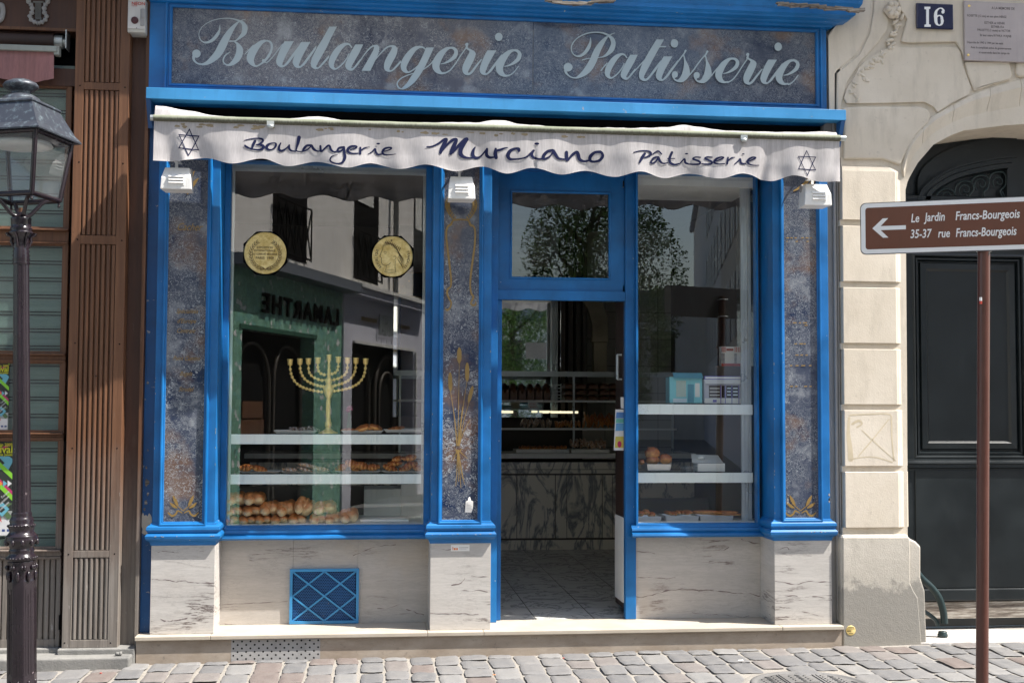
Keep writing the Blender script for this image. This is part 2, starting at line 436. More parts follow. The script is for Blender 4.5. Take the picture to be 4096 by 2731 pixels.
def _fabric(name, a, strk, top, transl=.2):
    t = NT(name)
    z = t.pos()[2]
    wv = t.noise(160, 2, .5, vec=t.map((1, 1, .12)))
    c = t.mix(t.ramp(wv, [(.35, 0), (.7, 1)]), tuple(x*.86 for x in a), a)
    s1 = t.noise(7, 6, .75, vec=t.map((2.6, .3, .09)))
    hi = t.n('MapRange', {'Value': z, 'From Min': top-.34, 'From Max': top-.02, 'To Min': .15, 'To Max': 1.}).outputs[0]
    hi = t.math('MULTIPLY', hi, t.n('MapRange', {'Value': t.pos()[0], 'From Min': -1., 'From Max': 1.2, 'To Min': .55, 'To Max': 1.15}).outputs[0])
    c = t.mix(t.math('MULTIPLY', t.ramp(s1, [(.42, 0), (.66, .9)]), hi), c, strk)
    s2 = t.noise(30, 5, .7, vec=t.map((1.2, .3, .1)))
    c = t.mix(t.math('MULTIPLY', t.ramp(s2, [(.6, 0), (.8, .7)]), hi), c, tuple(x*.6 for x in strk))
    n = t.noise(3, 4)
    c = t.mix(t.ramp(n, [(.5, 0), (.8, .2)]), c, tuple(x*.7 for x in a))
    b = t.n('BsdfPrincipled', {'Base Color': c, 'Roughness': .85, 'Normal': t.bump(wv, .1, .002)})
    tr = t.n('BsdfTranslucent', {'Color': c})
    mx = t.n('MixShader', {0: transl, 1: b.outputs[0], 2: tr.outputs[0]})
    t.t.links.new(mx.outputs[0], t.out.inputs[0]); return t.m
M['canvas'] = _fabric('grey white canvas', (.60, .57, .565), (.25, .235, .22), 1.9)
M['canvasgreen'] = _fabric('mildewed canvas sleeve', (.34, .35, .29), (.14, .13, .09), 1.9, .05)
M['sleeve'] = None
M['canvaspink'] = _fabric('faded pink canvas', (.42, .2, .19), (.15, .09, .09), 2.1)
def _glass(name, refl=1., tint=(.95, .985, .965), dust=0.0):
    t = NT(name)
    fr = t.n('Fresnel', {'IOR': 1.5}).outputs[0]
    tr = t.n('BsdfTransparent', {'Color': (*tint, 1)})
    gl = t.n('BsdfGlossy', {'Color': (1, 1, 1, 1), 'Roughness': .004})
    mx = t.n('MixShader', {0: t.math('MINIMUM', t.math('MULTIPLY', fr, refl), .15), 1: tr.outputs[0], 2: gl.outputs[0]})
    s = mx.outputs[0]
    if dust:
        d = t.n('BsdfDiffuse', {'Color': (.6, .6, .58, 1)})
        f = t.math('MULTIPLY', t.ramp(t.noise(5, 5, .6), [(.35, .3), (.8, 1)]), dust)
        s = t.n('MixShader', {0: f, 1: s, 2: d.outputs[0]}).outputs[0]
    t.t.links.new(s, t.out.inputs[0]); return t.m
M['glass'] = _glass('shop window glass', 2.8, (.985, 1, .99), dust=0)
M['glassin'] = _glass('case glass', .8, (.8, .9, .88))
M['glassold'] = _glass('dusty shutter glass', .9, (.88, .93, .92), .04)
M['lampglass'] = _glass('lantern pane', 1., (.8, .83, .84), .13)
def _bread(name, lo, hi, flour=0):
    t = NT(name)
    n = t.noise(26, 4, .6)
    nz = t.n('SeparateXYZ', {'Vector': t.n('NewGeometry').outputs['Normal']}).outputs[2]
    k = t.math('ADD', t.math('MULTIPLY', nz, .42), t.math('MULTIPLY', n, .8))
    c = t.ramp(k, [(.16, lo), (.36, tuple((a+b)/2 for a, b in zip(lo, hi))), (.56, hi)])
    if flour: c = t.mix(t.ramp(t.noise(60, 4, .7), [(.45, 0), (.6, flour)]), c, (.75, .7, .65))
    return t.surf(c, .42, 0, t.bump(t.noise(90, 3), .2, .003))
M['challah'] = _bread('glazed crust', (.98, .76, .42), (.5, .18, .05))
M['croissant'] = _bread('pastry crust', (.85, .42, .13), (.4, .12, .03))
M['darkpastry'] = _bread('dark sugared pastry', (.13, .05, .03), (.07, .025, .015), .6)
M['flaky'] = _bread('flaky sugared pastry', (.6, .36, .18), (.4, .2, .09), .85)
M['loaf'] = _bread('tin loaf crust', (.2, .09, .04), (.12, .045, .02))
M['gold'] = NT('gilded metal').surf((1, .72, .25), .4, .45)
def _mgold():
    t = NT('medallion gold leaf'); n = t.noise(26, 5, .7)
    return t.surf(t.mix(t.ramp(n, [(.35, 0), (.65, 1)]), (.62, .44, .12), (.95, .78, .36)), .45, .15, t.bump(n, .3, .004))
M['medal'] = _mgold()
M['engrave'] = NT('engraved line').surf((.12, .07, .02), .6)
def _leaf():
    t = NT('tree leaves'); r = t.n('NewGeometry').outputs['Random Per Island']
    c = t.ramp(r, [(0, (.03, .08, .015)), (.5, (.08, .17, .03)), (1, (.18, .3, .07))])
    b = t.n('BsdfPrincipled', {'Base Color': c, 'Roughness': .4})
    tr = t.n('BsdfTranslucent', {'Color': c})
    mx = t.n('MixShader', {0: .3, 1: b.outputs[0], 2: tr.outputs[0]})
    t.t.links.new(mx.outputs[0], t.out.inputs[0]); return t.m
M['leaf'] = _leaf()
def _mosaic():
    t = NT('green broken tile mosaic')
    vo = t.n('TexVoronoi', {'Vector': t.co, 'Scale': 14.}, feature='F1')
    r = t.n('SeparateColor', {'Color': vo.outputs['Color']}).outputs[0]
    c = t.ramp(r, [(0, (.2, .42, .29)), (.35, (.28, .55, .4)), (.6, (.22, .48, .4)), (.85, (.33, .6, .46)), (.93, (.8, .82, .78))], 'CONSTANT')
    e = t.n('TexVoronoi', {'Vector': t.co, 'Scale': 14.}, feature='DISTANCE_TO_EDGE').outputs['Distance']
    c = t.mix(t.ramp(e, [(.0, 1), (.04, 0)]), c, (.1, .15, .12))
    return t.surf(c, .35)
M['mosaic'] = _mosaic()
M['shopgrey'] = paint('lilac grey shop paint', (.72, .72, .8), .5, .1)
M['roofzinc'] = NT('zinc roof').surf((.2, .22, .25), .5, .3)
M['lampglow'] = NT('tube light'); _e = M['lampglow'].n('Emission', {'Color': (1, .9, .6, 1), 'Strength': .55}); M['lampglow'].t.links.new(_e.outputs[0], M['lampglow'].out.inputs[0]); M['lampglow'] = M['lampglow'].m
def _perf(name, col, pitch, r):
    t = NT(name)
    return None

# ================================================================== SHOPFRONT
ZS = -1.437                                   # top of the shop step
shop = thing('shopfront', (.8, 0, -1.6), 'blue painted bakery shopfront with glass pilasters and marble base', 'shopfront')
XL, XR = -1.454, 3.041
# --- fascia with the big sign
sx0, sx1, sz0, sz1 = -1.313, 2.966, 2.056, 2.552
b = MB()
b.box(XL, sx0-.02, -.0, .25, 1.93, 2.9); b.box(sx1+.02, XR, 0, .25, 1.93, 2.9)
b.box(sx0-.02, sx1+.02, 0, .25, 1.93, sz0-.02); b.box(sx0-.02, sx1+.02, 0, .25, sz1+.02, 2.9)
fascia = b.build('fascia', M['blue'], shop)
b = MB(); b.frame(sx0, sx1, sz0, sz1, [(0, .02), (0, -.004), (.006, -.012), (.014, -.012), (.018, -.004), (.026, -.004), (.03, -.016), (.042, -.016), (.046, .001)])
b.build('sign_moulding', M['blue'], fascia)
b = MB(); b.box(sx0-.01, 1.0255, .012, .03, sz0-.01, sz1+.01); b.box(1.0285, sx1+.01, .012, .03, sz0-.01, sz1+.01)
board = b.build('sign_board', M['faux'], shop); board['label'] = 'marbled glass sign board under the cornice'
# raised lettering traced as pen outlines
def crop(ox, oy, sc, Y):
    return lambda a, c: P(ox+a/sc, oy+c/sc, Y)
LY = [.0115]
def layer():
    LY[0] -= .00035; return LY[0]
def word_parts(name): return MB()
def T(f, dx, dy, s, ax, ay):      # glyph template placed by its anchor (ax,ay)
    return lambda a, c: f(dx+(a-ax)*s, dy+(c-ay)*s)
cA = lambda Y: crop(740, 40, 4.356, Y); cB = lambda Y: crop(1160, 80, 4.704, Y); cC = lambda Y: crop(1580, 80, 4.3556, Y)
cD = lambda Y: crop(2220, 100, 4.704, Y); cE = lambda Y: crop(2680, 120, 4.2, Y)
G = {}
G['i'] = [('o', [(210,420,1),(385,420,1),(300,565),(225,705),(170,840),(175,868),(200,865),(250,810),(330,700),(430,570),(490,490,1),(490,545,1),(400,680),(290,830),(220,890),(160,912),(90,885),(55,820),(60,750),(110,610),(160,505)])]
G['l'] = [('o', [(740,130,1),(885,130,1),(790,310),(690,520),(590,700),(500,860),(505,890),(535,890),(600,820),(700,700),(735,665,1),(735,715,1),(650,815),(560,905),(490,930),(420,905),(390,840),(400,760),(450,640),(520,510),(600,380),(680,240)])]
G['a'] = [('s', [(1160,520,25),(1110,462,30),(1040,462,55),(960,510,90),(880,600,115),(810,720,120),(780,810,110),(790,880,80),(840,925,38),(900,905,26),(980,840,24),(1060,740,22),(1110,640,18)]),
          ('o', [(1230,465,1),(1378,465,1),(1300,630),(1220,770),(1155,890),(1170,915),(1210,880),(1320,740,1),(1350,745,1),(1270,860),(1190,945),(1130,960),(1065,925),(1040,850),(1080,740),(1150,600)])]
G['n'] = [('s', [(1320,770,18),(1400,655,20),(1480,560,24),(1550,500,28),(1600,492,34)]),
          ('o', [(1560,500),(1620,470),(1670,495),(1682,560),(1655,660),(1590,800),(1510,962,1),(1345,962,1),(1440,800),(1530,640),(1572,560),(1578,515)]),
          ('s', [(1600,760,16),(1700,640,20),(1800,540,26),(1870,502,30),(1930,494,36)]),
          ('o', [(1880,500),(1940,480),(2000,510),(2022,580),(1990,690),(1930,800),(1875,910),(1882,948),(1925,935),(1990,865),(2080,765,1),(2095,800,1),(2000,905),(1920,970),(1850,980),(1785,945),(1768,870),(1790,770),(1840,670),(1900,570),(1915,520)])]
G['g'] = [('s', [(530,515,22),(480,480,30),(410,480,50),(330,520,85),(250,610,110),(180,720,120),(150,810,105),(170,880,80),(230,915,30),(290,890,22),(360,840,20),(440,760,20)]),
          ('o', [(545,483,1),(680,483,1),(590,680),(490,880),(400,1020),(310,1120),(210,1190),(130,1218),(120,1190),(200,1110),(265,1010),(320,930),(400,790),(470,650)]),
          ('s', [(135,1203,24),(80,1195,26),(40,1140,24),(50,1080,22),(110,1020,20),(200,975,18),(300,940,16),(420,900,18),(520,850,18),(620,770,20),(670,710,20)])]
G['e'] = [('s', [(800,770,12),(870,755,25),(960,710,50),(1040,640,70),(1065,560,65),(1030,505,50),(970,490,38),(900,510,60),(810,590,105),(740,700,130),(712,800,128),(740,880,100),(810,930,45),(880,925,26)])]
G['ex'] = [('s', [(870,930,26),(960,880,20),(1050,770,20),(1140,630,20),(1235,495,18)])]
G['ef'] = [('s', [(870,930,26),(930,900,20),(990,840,16),(1040,770,16)])]
G['r'] = [('o', [(1220,430),(1250,402),(1278,420),(1268,465),(1275,495),(1335,522),(1392,560),(1405,610),(1370,710),(1320,810),(1275,900),(1285,925),(1330,890),(1400,800),(1500,685,1),(1520,690,1),(1420,830),(1340,935),(1270,970),(1200,940),(1172,870),(1185,790),(1230,690),(1280,600),(1296,550),(1245,512),(1222,500),(1235,465)])]
G['s'] = [('o', [(225,425,1),(242,430,1),(265,510),(310,600),(332,690),(330,760),(290,820),(230,870),(170,885),(100,865),(50,815),(30,750),(50,710),(85,698),(120,712),(132,750),(120,790),(92,805),(85,825),(120,840),(160,815),(200,740),(225,640),(235,540)]),
          ('s', [(222,440,20),(240,395,22),(262,352,34)])]
ANCH = {'i': (210,420), 'l': (740,130), 'a': (1230,465), 'n': (1320,770), 'g': (545,483), 'e': (650,780), 'ex': (650,780), 'ef': (650,780), 'r': (1250,425), 's': (262,352)}
NAT = {'i': 4.704, 'l': 4.704, 'a': 4.704, 'n': 4.704, 'g': 4.3556, 'e': 4.3556, 'ex': 4.3556, 'ef': 4.3556, 'r': 4.3556, 's': 4.2}
def put(mb, key, ccrop, cs, dx, dy, k=1.):
    """place glyph key: anchor to (dx,dy) of crop ccrop whose scale is cs"""
    for kind, pts in G[key]:
        f = T(ccrop(layer()), dx, dy, cs/NAT[key]*k, *ANCH[key])
        if kind == 'o': mb.flat(outline(pts, 5), f)
        else: stroke(mb, pts, f)
def sign_letter(mb, label=None):
    o = mb.build('letter', M['letter'], board); return o
# B
b = MB()
stroke(b, [(1050,172,8),(960,195,18),(880,262,48),(800,360,88),(720,490,122),(645,640,142),(570,770,132),(480,860,105),(390,925,68),(300,950,34),(220,935,26),(165,890,36),(150,835,50),(165,790,60)], cA(layer()))
disc(b, 200, 765, 74, 72, cA(layer()))
stroke(b, [(605,268,8),(602,350,30),(565,430,55),(500,510,55),(420,560,45),(340,570,28),(280,535,18),(247,470,12),(247,400,10),(290,310,10),(400,225,11),(540,170,13),(700,150,15),(820,157,19),(930,188,30),(1010,235,60),(1042,310,95),(1030,400,85),(980,460,60),(920,515,30),(870,545,22),(800,548,24),(778,550,26)], cA(layer()))
stroke(b, [(870,560,20),(915,600,50),(950,680,110),(945,770,122),(900,860,110),(830,930,75),(750,965,32),(690,938,25),(665,890,22),(680,830,24),(720,780,22),(785,740,10)], cA(layer()))
sign_letter(b)
b = MB()   # o
stroke(b, [(1420,540,25),(1330,570,70),(1220,680,118),(1150,800,138),(1145,880,118),(1185,950,66),(1235,982,28),(1300,958,24),(1390,890,40),(1460,800,45),(1505,700,38),(1510,610,38),(1480,560,32),(1420,540,25)], cA(layer()), caps=False)
stroke(b, [(1045,775,14),(1110,705,20),(1190,625,24)], cA(layer()))
stroke(b, [(1365,885,50),(1400,918,20),(1450,905,18),(1530,820,16),(1600,730,16),(1700,600,16)], cA(layer()))
sign_letter(b)
b = MB(); put(b, 'i', cA, 4.356, 1735, 550, 1.0); put(b, 'i', cB, 4.704, 210, 420); sign_letter(b)
b = MB(); put(b, 'l', cB, 4.704, 740, 130); sign_letter(b)
b = MB(); put(b, 'a', cB, 4.704, 1230, 465); sign_letter(b)
b = MB(); put(b, 'n', cB, 4.704, 1320, 770); sign_letter(b)
b = MB(); put(b, 'g', cC, 4.3556, 545, 483); sign_letter(b)
b = MB(); put(b, 'e', cC, 4.3556, 650, 780); put(b, 'ex', cC, 4.3556, 650, 780); sign_letter(b)
b = MB(); put(b, 'r', cC, 4.3556, 1250, 425); sign_letter(b)
b = MB(); put(b, 'i', cC, 4.3556, 1612, 535, .95); disc(b, 1808, 300, 66, 72, cC(layer())); sign_letter(b)
b = MB(); put(b, 'e', cC, 4.3556, 1757, 824); put(b, 'ef', cC, 4.3556, 1757, 824); sign_letter(b)
# Patisserie
b = MB()
stroke(b, [(1125,155,12),(1040,190,22),(960,250,48),(880,350,92),(810,460,118),(760,570,130),(710,690,135),(640,810,135),(560,900,110),(470,965,66),(390,1000,30),(300,985,22),(235,935,32),(200,880,50),(215,830,70)], cD(layer()))
disc(b, 245, 800, 84, 80, cD(layer()))
stroke(b, [(668,245,10),(665,330,40),(630,430,65),(560,530,60),(480,585,45),(400,590,26),(340,545,20),(308,470,20),(320,380,22),(390,280,22),(500,205,22),(640,155,24),(780,143,24),(900,157,30),(1010,205,45),(1080,280,80),(1095,370,90),(1060,470,95),(990,550,60),(910,600,30),(810,620,14),(650,635,14),(580,645,18),(515,665,20)], cD(layer()))
sign_letter(b)
b = MB(); put(b, 'a', cD, 4.704, 1415, 565, .95); stroke(b, [(865,865,16),(920,790,20),(980,725,22)], cD(layer())); stroke(b, [(1400,975,22),(1490,880,20),(1600,760,20),(1700,650,20)], cD(layer())); sign_letter(b)
b = MB(); b.flat(outline([(1910,278,1),(2050,278,1),(1960,440),(1870,600),(1780,770),(1680,960),(1685,1010),(1720,1010),(1780,950),(1880,810),(1995,665,1),(2000,700,1),(1900,860),(1800,980),(1740,1045),(1670,1060),(1600,1020),(1580,950),(1590,870),(1640,740),(1710,610),(1790,470)]), cD(layer()))
b.flat([(1975,402),(2097,402),(2085,425),(1965,425)], cD(layer())); sign_letter(b)
b = MB(); put(b, 'i', cD, 4.704, 2045, 597, .94); disc(b, 2247, 352, 72, 80, cD(layer())); stroke(b, [(2060,1000,18),(2200,850,20),(2300,720,20)], cD(layer())); sign_letter(b)
b = MB(); put(b, 's', cE, 4.2, 262, 352); stroke(b, [(-30,765,16),(30,675,20),(120,555,20),(232,405,22)], cE(layer())); sign_letter(b)
b = MB(); put(b, 's', cE, 4.2, 628, 365); stroke(b, [(325,765,18),(400,670,20),(500,530,20),(600,415,22)], cE(layer())); sign_letter(b)
b = MB(); put(b, 'e', cE, 4.2, 762, 745, .93); put(b, 'ex', cE, 4.2, 762, 745, .97); stroke(b, [(690,780,18),(760,690,20),(840,600,20)], cE(layer())); sign_letter(b)
b = MB(); put(b, 'r', cE, 4.2, 1305, 410, .98); sign_letter(b)
b = MB(); put(b, 'i', cE, 4.2, 1650, 503, .94); disc(b, 1818, 286, 63, 70, cE(layer())); sign_letter(b)
b = MB(); put(b, 'e', cE, 4.2, 1775, 775, .93); put(b, 'ef', cE, 4.2, 1775, 775, 1.); sign_letter(b)

# --- cornice with mitred right return
prof = [(.0, 2.575), (.03, 2.58), (.034, 2.592), (.06, 2.597), (.075, 2.606), (.12, 2.612), (.125, 2.622), (.15, 2.632), (.152, 2.66), (.165, 2.668), (.185, 2.7), (.188, 2.725), (.205, 2.74), (.225, 2.79), (.228, 2.83), (.0, 2.84)]
n = len(prof)
R = [[Vector((XL, -e, z)) for e, z in prof], [Vector((XR+e, -e, z)) for e, z in prof], [Vector((XR+e, .3, z)) for e, z in prof]]
b = MB(); b.loft(R, True, True, False)
b.build('cornice', M['blue'], shop)
b = MB()
rot = [(2205+k*17, 4+12*math.sin(k*.25)+random.uniform(-3, 3)) for k in range(15)]+[(3120+k*14, 14+(k*1.25)+random.uniform(-4, 4)) for k in range(24)]
for k, (x_, y_) in enumerate(rot):
    if k == 15: b.build('rotten_wood', M['rotwood'], shop); b = MB()
    p = P(x_, y_, -.236); l = random.uniform(.04, .11); h = random.uniform(.003, .010)
    b.box(-l/2, l/2, -.006, .02, -h, h, Matrix.Translation((p.x, -.236+random.uniform(-.004, .006), p.z)) @ Matrix.Rotation(random.uniform(-.15, .1), 4, 'Y'))
b.build('rotten_wood', M['rotwood'], shop)

# --- pilasters
PX = [(-1.378, -.992, 657, 812, 2085, 1900), (.373, .757, 1768.5, 1911, 2078, 1900), (2.655, 3.041, 3140, 3271.5, 2069.5, 1900)]
cap = [(0, -.742), (.008, -.745), (.011, -.755), (.02, -.758), (.03, -.768), (.033, -.785), (.026, -.8), (.02, -.806), (.03, -.812), (.038, -.824), (.036, -.84), (.028, -.852), (.012, -.862), (.006, -.884), (0, -.886)]
cap = [(max(0, e)*1.0, z-.0) for e, z in cap]
pil = []
for k, (x0, x1, g0, g1, gb, yr) in enumerate(PX):
    gx0, gx1 = P(g0, yr, 0).x, P(g1, yr, 0).x; gz = P(g0, gb, 0).z
    b = MB(); b.box(x0, x1, 0, .30, -.88, 1.60)
    body = b.build('pilaster', M['blue'], shop, bevel=.003)
    b = MB(); b.frame(gx0, gx1, gz, 1.565, [(0, -.002), (.0, -.01), (.004, -.014), (.009, -.014), (.011, -.02), (.016, -.026), (.023, -.026), (.027, -.018), (.03, .001)])
    b.build('panel_moulding', M['blue'], body)
    b = MB(); b.box(gx0-.004, gx1+.004, -.004, .002, gz-.004, 1.568)
    pn = b.build('glass_panel', M['faux'], body)
    b = MB(); b.ringmould(x0, x1, -.0, .25, cap)
    b.build('capital', M['blue'], body)
    b = MB(); b.box(x0-.002, x1+.004, -.004, .299, ZS+.001, -.884)
    b.build('marble_base', M['marble'], shop, bevel=.0015)
    pil.append((body, pn, gx0, gx1, gz))
# outer strips beside the pilasters
b = MB(); b.box(XL, -1.379, .07, .25, ZS+.002, 1.93); b.build('side_board', M['bluedark'], shop)
b = MB()
pts = [(565,2100),(566,2066),(572,2050),(578,2062),(584,2058),(590,2064),(596,2052),(603,2060),(607,2075),(606,2132),(598,2136),(580,2137),(567,2130),(570,2115)]
b.flat(outline(pts, 4), lambda a, c: P(a, c, .0685)); b.build('bare_patch', M['stone'], shop)
b = MB()
for (cx, cy, rx, ry) in ((588, 1930, 9, 16), (592, 1975, 6, 9), (585, 2010, 8, 14), (578, 2036, 5, 7), (592, 1530, 5, 8), (586, 1870, 4, 8), (592,1800,3,7)):
    b.flat([(cx+rx*math.cos(a)*random.uniform(.4, 1.2), cy+ry*math.sin(a)*random.uniform(.4, 1.2)) for a in [i*PI/5 for i in range(10)]], lambda a, c: P(a, c, .0680))
b.build('paint_chip', M['rotwood'], shop)

# gilt work on the glass panels
def gf(Y=-.0065): return lambda a, c: P(a, c, Y)
def z5(a, c, Y=-.0065): return P(1700+a*.5614, 620+c*.5614, Y)
def z6(a, c, Y=-.0065): return P(1700+a*.7333, 1400+c*.7333, Y)
b = MB()
SW_ = 1
stroke(b, [(262,458,9),(230,462,12),(200,468,12),(185,495,16),(165,508,13),(152,545,12),(155,620,13),(165,700,14),(177,800,14),(185,880,13),(183,935,12),(163,955,14),(158,985,13),(170,1020,12),(186,1050,12),(180,1085,12),(160,1105,14),(150,1098,10)], z5)
stroke(b, [(262,462,9),(290,462,12),(312,470,12),(325,500,16),(345,508,13),(357,545,12),(354,640,13),(344,720,14),(333,800,14),(325,870,13),(322,935,12),(330,985,13),(345,1010,14),(335,1035,12),(327,1055,12),(340,1070,14),(360,1065,12),(362,1048,8)], z5)
for sgn in (-1, 1):
    c0 = 258
    arc = [(c0+sgn*(36+62*math.sin(.3+t*2.0)), 460-135*t+0) for t in [i/9 for i in range(10)]]
    stroke(b, [(x, y, 6) for x, y in arc], lambda a, c: z5(a, c, -.0070))
    for i, (x, y) in enumerate(arc):
        for s2 in (-1, 1):
            stroke(b, [(x, y, 3), (x+s2*11, y-13, 10), (x+s2*16, y-27, 2)], lambda a, c: z5(a, c, -.0075-.0004*(s2 > 0)), 3, False)
b.build('gilt_ornament', M['gilt'], pil[1][1])
b = MB()
for (x, y, L, w, tl) in ((187, 28, 74, 25, 0), (138, 172, 92, 22, -.03), (230, 120, 92, 23, 0), (249, 240, 84, 20, .25)):
    pts = [(x-math.sin(tl)*-L/2*(-t) if False else x+math.sin(tl)*(-t*L/2), y+math.cos(tl)*t*L/2, w*(1-abs(t)**4*.5)) for t in (-1, -.6, 0, .6, 1)]
    stroke(b, pts, lambda a, c: z6(a, c, -.0068))
for (x, y) in ((187, 65), (138, 215), (230, 165), (240, 285), (150, 290), (205, 310), (245, 380)):
    stroke(b, [(x, y, 2.5), (x*.5+90, (y+500)/2, 3.5), (180+(x-187)*.12, 520, 4)], lambda a, c: z6(a, c, -.0072-x*1e-6))
for (x, y) in ((150, 600), (168, 740), (196, 750), (215, 730), (232, 590), (182, 715), (205, 700)):
    stroke(b, [(180+(x-187)*.1, 545, 4), ((x+180)/2, (y+545)/2, 3.5), (x, y, 3)], lambda a, c: z6(a, c, -.0076-x*1e-6))
stroke(b, [(165,540,5),(180,555,8),(200,540,5)], lambda a, c: z6(a, c, -.0080)); stroke(b, [(168,565,4),(185,550,7),(203,565,4)], lambda a, c: z6(a, c, -.0083))
b.build('gilt_wheat', M['gilt'], pil[1][1])
for (pi, ox, oy, s, mt) in ((0, 733, 2020, .85, 'giltfaint'), (2, 3203, 2020, .9, 'giltfaint')):
    b = MB()
    for sg in (-1, 1):
        stroke(b, [(ox+sg*48*s, oy-38, 4), (ox+sg*38*s, oy-20, 13), (ox+sg*26*s, oy-2, 6)], gf(-.0068), 4)
        stroke(b, [(ox+sg*62*s, oy-10, 4), (ox+sg*46*s, oy+2, 12), (ox+sg*30*s, oy+10, 5)], gf(-.0072), 4)
        stroke(b, [(ox+sg*5, oy+30, 4), (ox+sg*22, oy+22, 6), (ox+sg*30, oy+35, 7), (ox+sg*45, oy+42, 8), (ox+sg*60, oy+30, 5)], gf(-.0076), 4)
        stroke(b, [(ox, oy+22, 3), (ox+sg*20, oy+5, 3), (ox+sg*34, oy-8, 3)], gf(-.0080-.0002*sg), 4)
        stroke(b, [(ox+sg*20*s-10*(pi == 2), 770+sg*6, 5), (ox+sg*12+30, 735, 14), (ox+sg*8+52, 700+sg*14, 4)], gf(-.0084-.0002*sg), 4)
    b.build('gilt_wheat', M[mt], pil[pi][1])
for s, x, y, h in (('Cacher', 755, 922, 31), ('Spécialités', 747, 1253, 19), ("d'Europe", 745, 1292, 19), ('Centrale', 742, 1331, 19), ('Pains Cumins', 744, 1441, 18), ('Bagels', 743, 1502, 18), ('Strudel', 742, 1564, 18)):
    p = P(x, y, -.0066)
    text('gilt_text', s, h/612*1.35, facing(p.x, p.y, p.z), M['giltfaint'], pil[0][1], .78, .45, .0002, 0, 'CENTER')
b = MB()
for y, xs in ((952, ((3145,12),(3162,9),(3178,9),(3205,10),(3222,12),(3240,10))), (966, ((3146,4),(3182,10),(3226,9))), (1291, ((3172,14),(3196,8),(3212,16))), (1301, ((3218,12),)), (1375, ((3178,10),(3198,14),(3215,8))), (1420, ((3182,12),(3202,10),(3222,9))), (1462, ((3160,9),(3182,12),(3205,16),(3236,10))), (1545, ((3160,12),(3180,10),(3216,13),(3238,9)))):
    for x, w in xs: stroke(b, [(x, y, 4), (x+w, y-.5, 4.5)], gf(-.0066), 2, False)
b.build('gilt_text', M['giltfaint'], pil[2][1])

# --- window joinery
GY = .27
def window(gx0, gx1, gz0, gz1, ox0, ox1, sillx0, sillx1):
    b = MB(); b.frame(gx0, gx1, gz0, gz1, [(-.0, GY+.03), (0, .235), (.003, .23), (max(gx0-ox0, .012), .23), (max(gx0-ox0, .012), .30)])
    w = b.build('window_frame', M['blue'], shop)
    b = MB(); b.add([Vector((gx0-.005, GY, gz0-.005)), Vector((gx1+.005, GY, gz0-.005)), Vector((gx1+.005, GY, gz1+.005)), Vector((gx0-.005, GY, gz1+.005))], [(0, 1, 2, 3)]); b.build('window_glass', M['glass'], w)
    b = MB(); z = gz0-.012
    b.extr([(.30, z), (.225, z), (.222, z-.012), (.205, z-.016), (.2, z-.03), (.207, z-.045), (.19, z-.052), (.185, z-.066), (.2, z-.078), (.30, z-.08)], sillx0, sillx1)
    b.build('window_sill', M['blue'], w)
    return w
gzL = P(1300, 2098, GY).z; gzR = P(2780, 2090, GY).z
wl = window(-.953, .335, gzL, 1.60, -.99, .372, -.991, .3725)
wl['label'] = 'wide window frame around the bread display'
gxr1 = P(3020, 1400, GY).x
wr = window(P(2548, 1400, GY).x, gxr1, gzR, 1.60, 1.77, 2.654, 1.735, 2.6545)
# base panels of the windows (recessed marble) with the vent grille
def panel(name, x0, x1, joints, m):
    b = MB(); xs = [x0]+joints+[x1]
    for a, c in zip(xs, xs[1:]): b.box(a+.0006, c-.0006, .30, .36, ZS+.001, gzL-.07)
    return b.build(name, m, shop)
vj1, vj2 = P(1172, 2300, .30).x, P(1431, 2300, .30).x
panel('marble_panel', -.995, .376, [vj1, vj2], M['marble2'])
panel('marble_panel', P(2541, 2300, .30).x+.001, 2.66, [], M['marble3'])
X0, X1, Z0, Z1 = rect(1160, 2275, 1434, 2491, .285)
Z0 = max(Z0, ZS+.003)
gr = MB(); gr.frame(X0+.018, X1-.018, Z0+.018, Z1-.018, [(0, .299), (0, .278), (.018, .278), (.018, .2995)])
gr = gr.build('vent_grille', M['bluelight'], shop)
b = MB(); b.box(X0+.01, X1-.01, .2985, .2995, Z0+.01, Z1-.01); b.build('backing', M['black'], gr)
b = MB(); pit = .0115; r = .0041; ix0, ix1, iz0, iz1 = X0+.018, X1-.018, Z0+.018, Z1-.018
nx = int((ix1-ix0)/pit); nz = int((iz1-iz0)/(pit*.866))
for j in range(nz):
    for i in range(nx):
        cx = ix0+(i+.5+(.5 if j % 2 else 0))*pit; cz = iz0+(j+.5)*pit*.866
        if cx+pit/2 > ix1: continue
        A = [(cx+r*math.cos(a), cz+r*math.sin(a)) for a in [PI/6+k*PI/3 for k in range(6)]]
        B = [(cx+pit*.5773*math.cos(a), cz+pit*.5773*math.sin(a)) for a in [PI/6+k*PI/3 for k in range(6)]]
        b.add([Vector((p[0], .294, p[1])) for p in A+B], [(k, (k+1) % 6, 6+(k+1) % 6, 6+k) for k in range(6)])
b.build('perforated_sheet', M['bluedark'], gr)
W, H = ix1-ix0, iz1-iz0
for (a, c, d, e) in ((0, 1, 1, 0), (.5, 1, 1, .5), (0, .5, .5, 0), (0, .5, .5, 1), (0, 0, 1, 1), (.5, 0, 1, .5)):
    p, q = Vector((ix0+a*W, 0, iz0+c*H)), Vector((ix0+d*W, 0, iz0+e*H)); L = (q-p).length; an = math.atan2(q.z-p.z, q.x-p.x)
    y0 = .283 if c > e else .2865
    MB().box(0, L, y0, y0+.003, -.0055, .0055, Matrix.Translation((p.x, 0, p.z)) @ Matrix.Rotation(-an, 4, 'Y')).build('bar', M['bluelight'], gr)

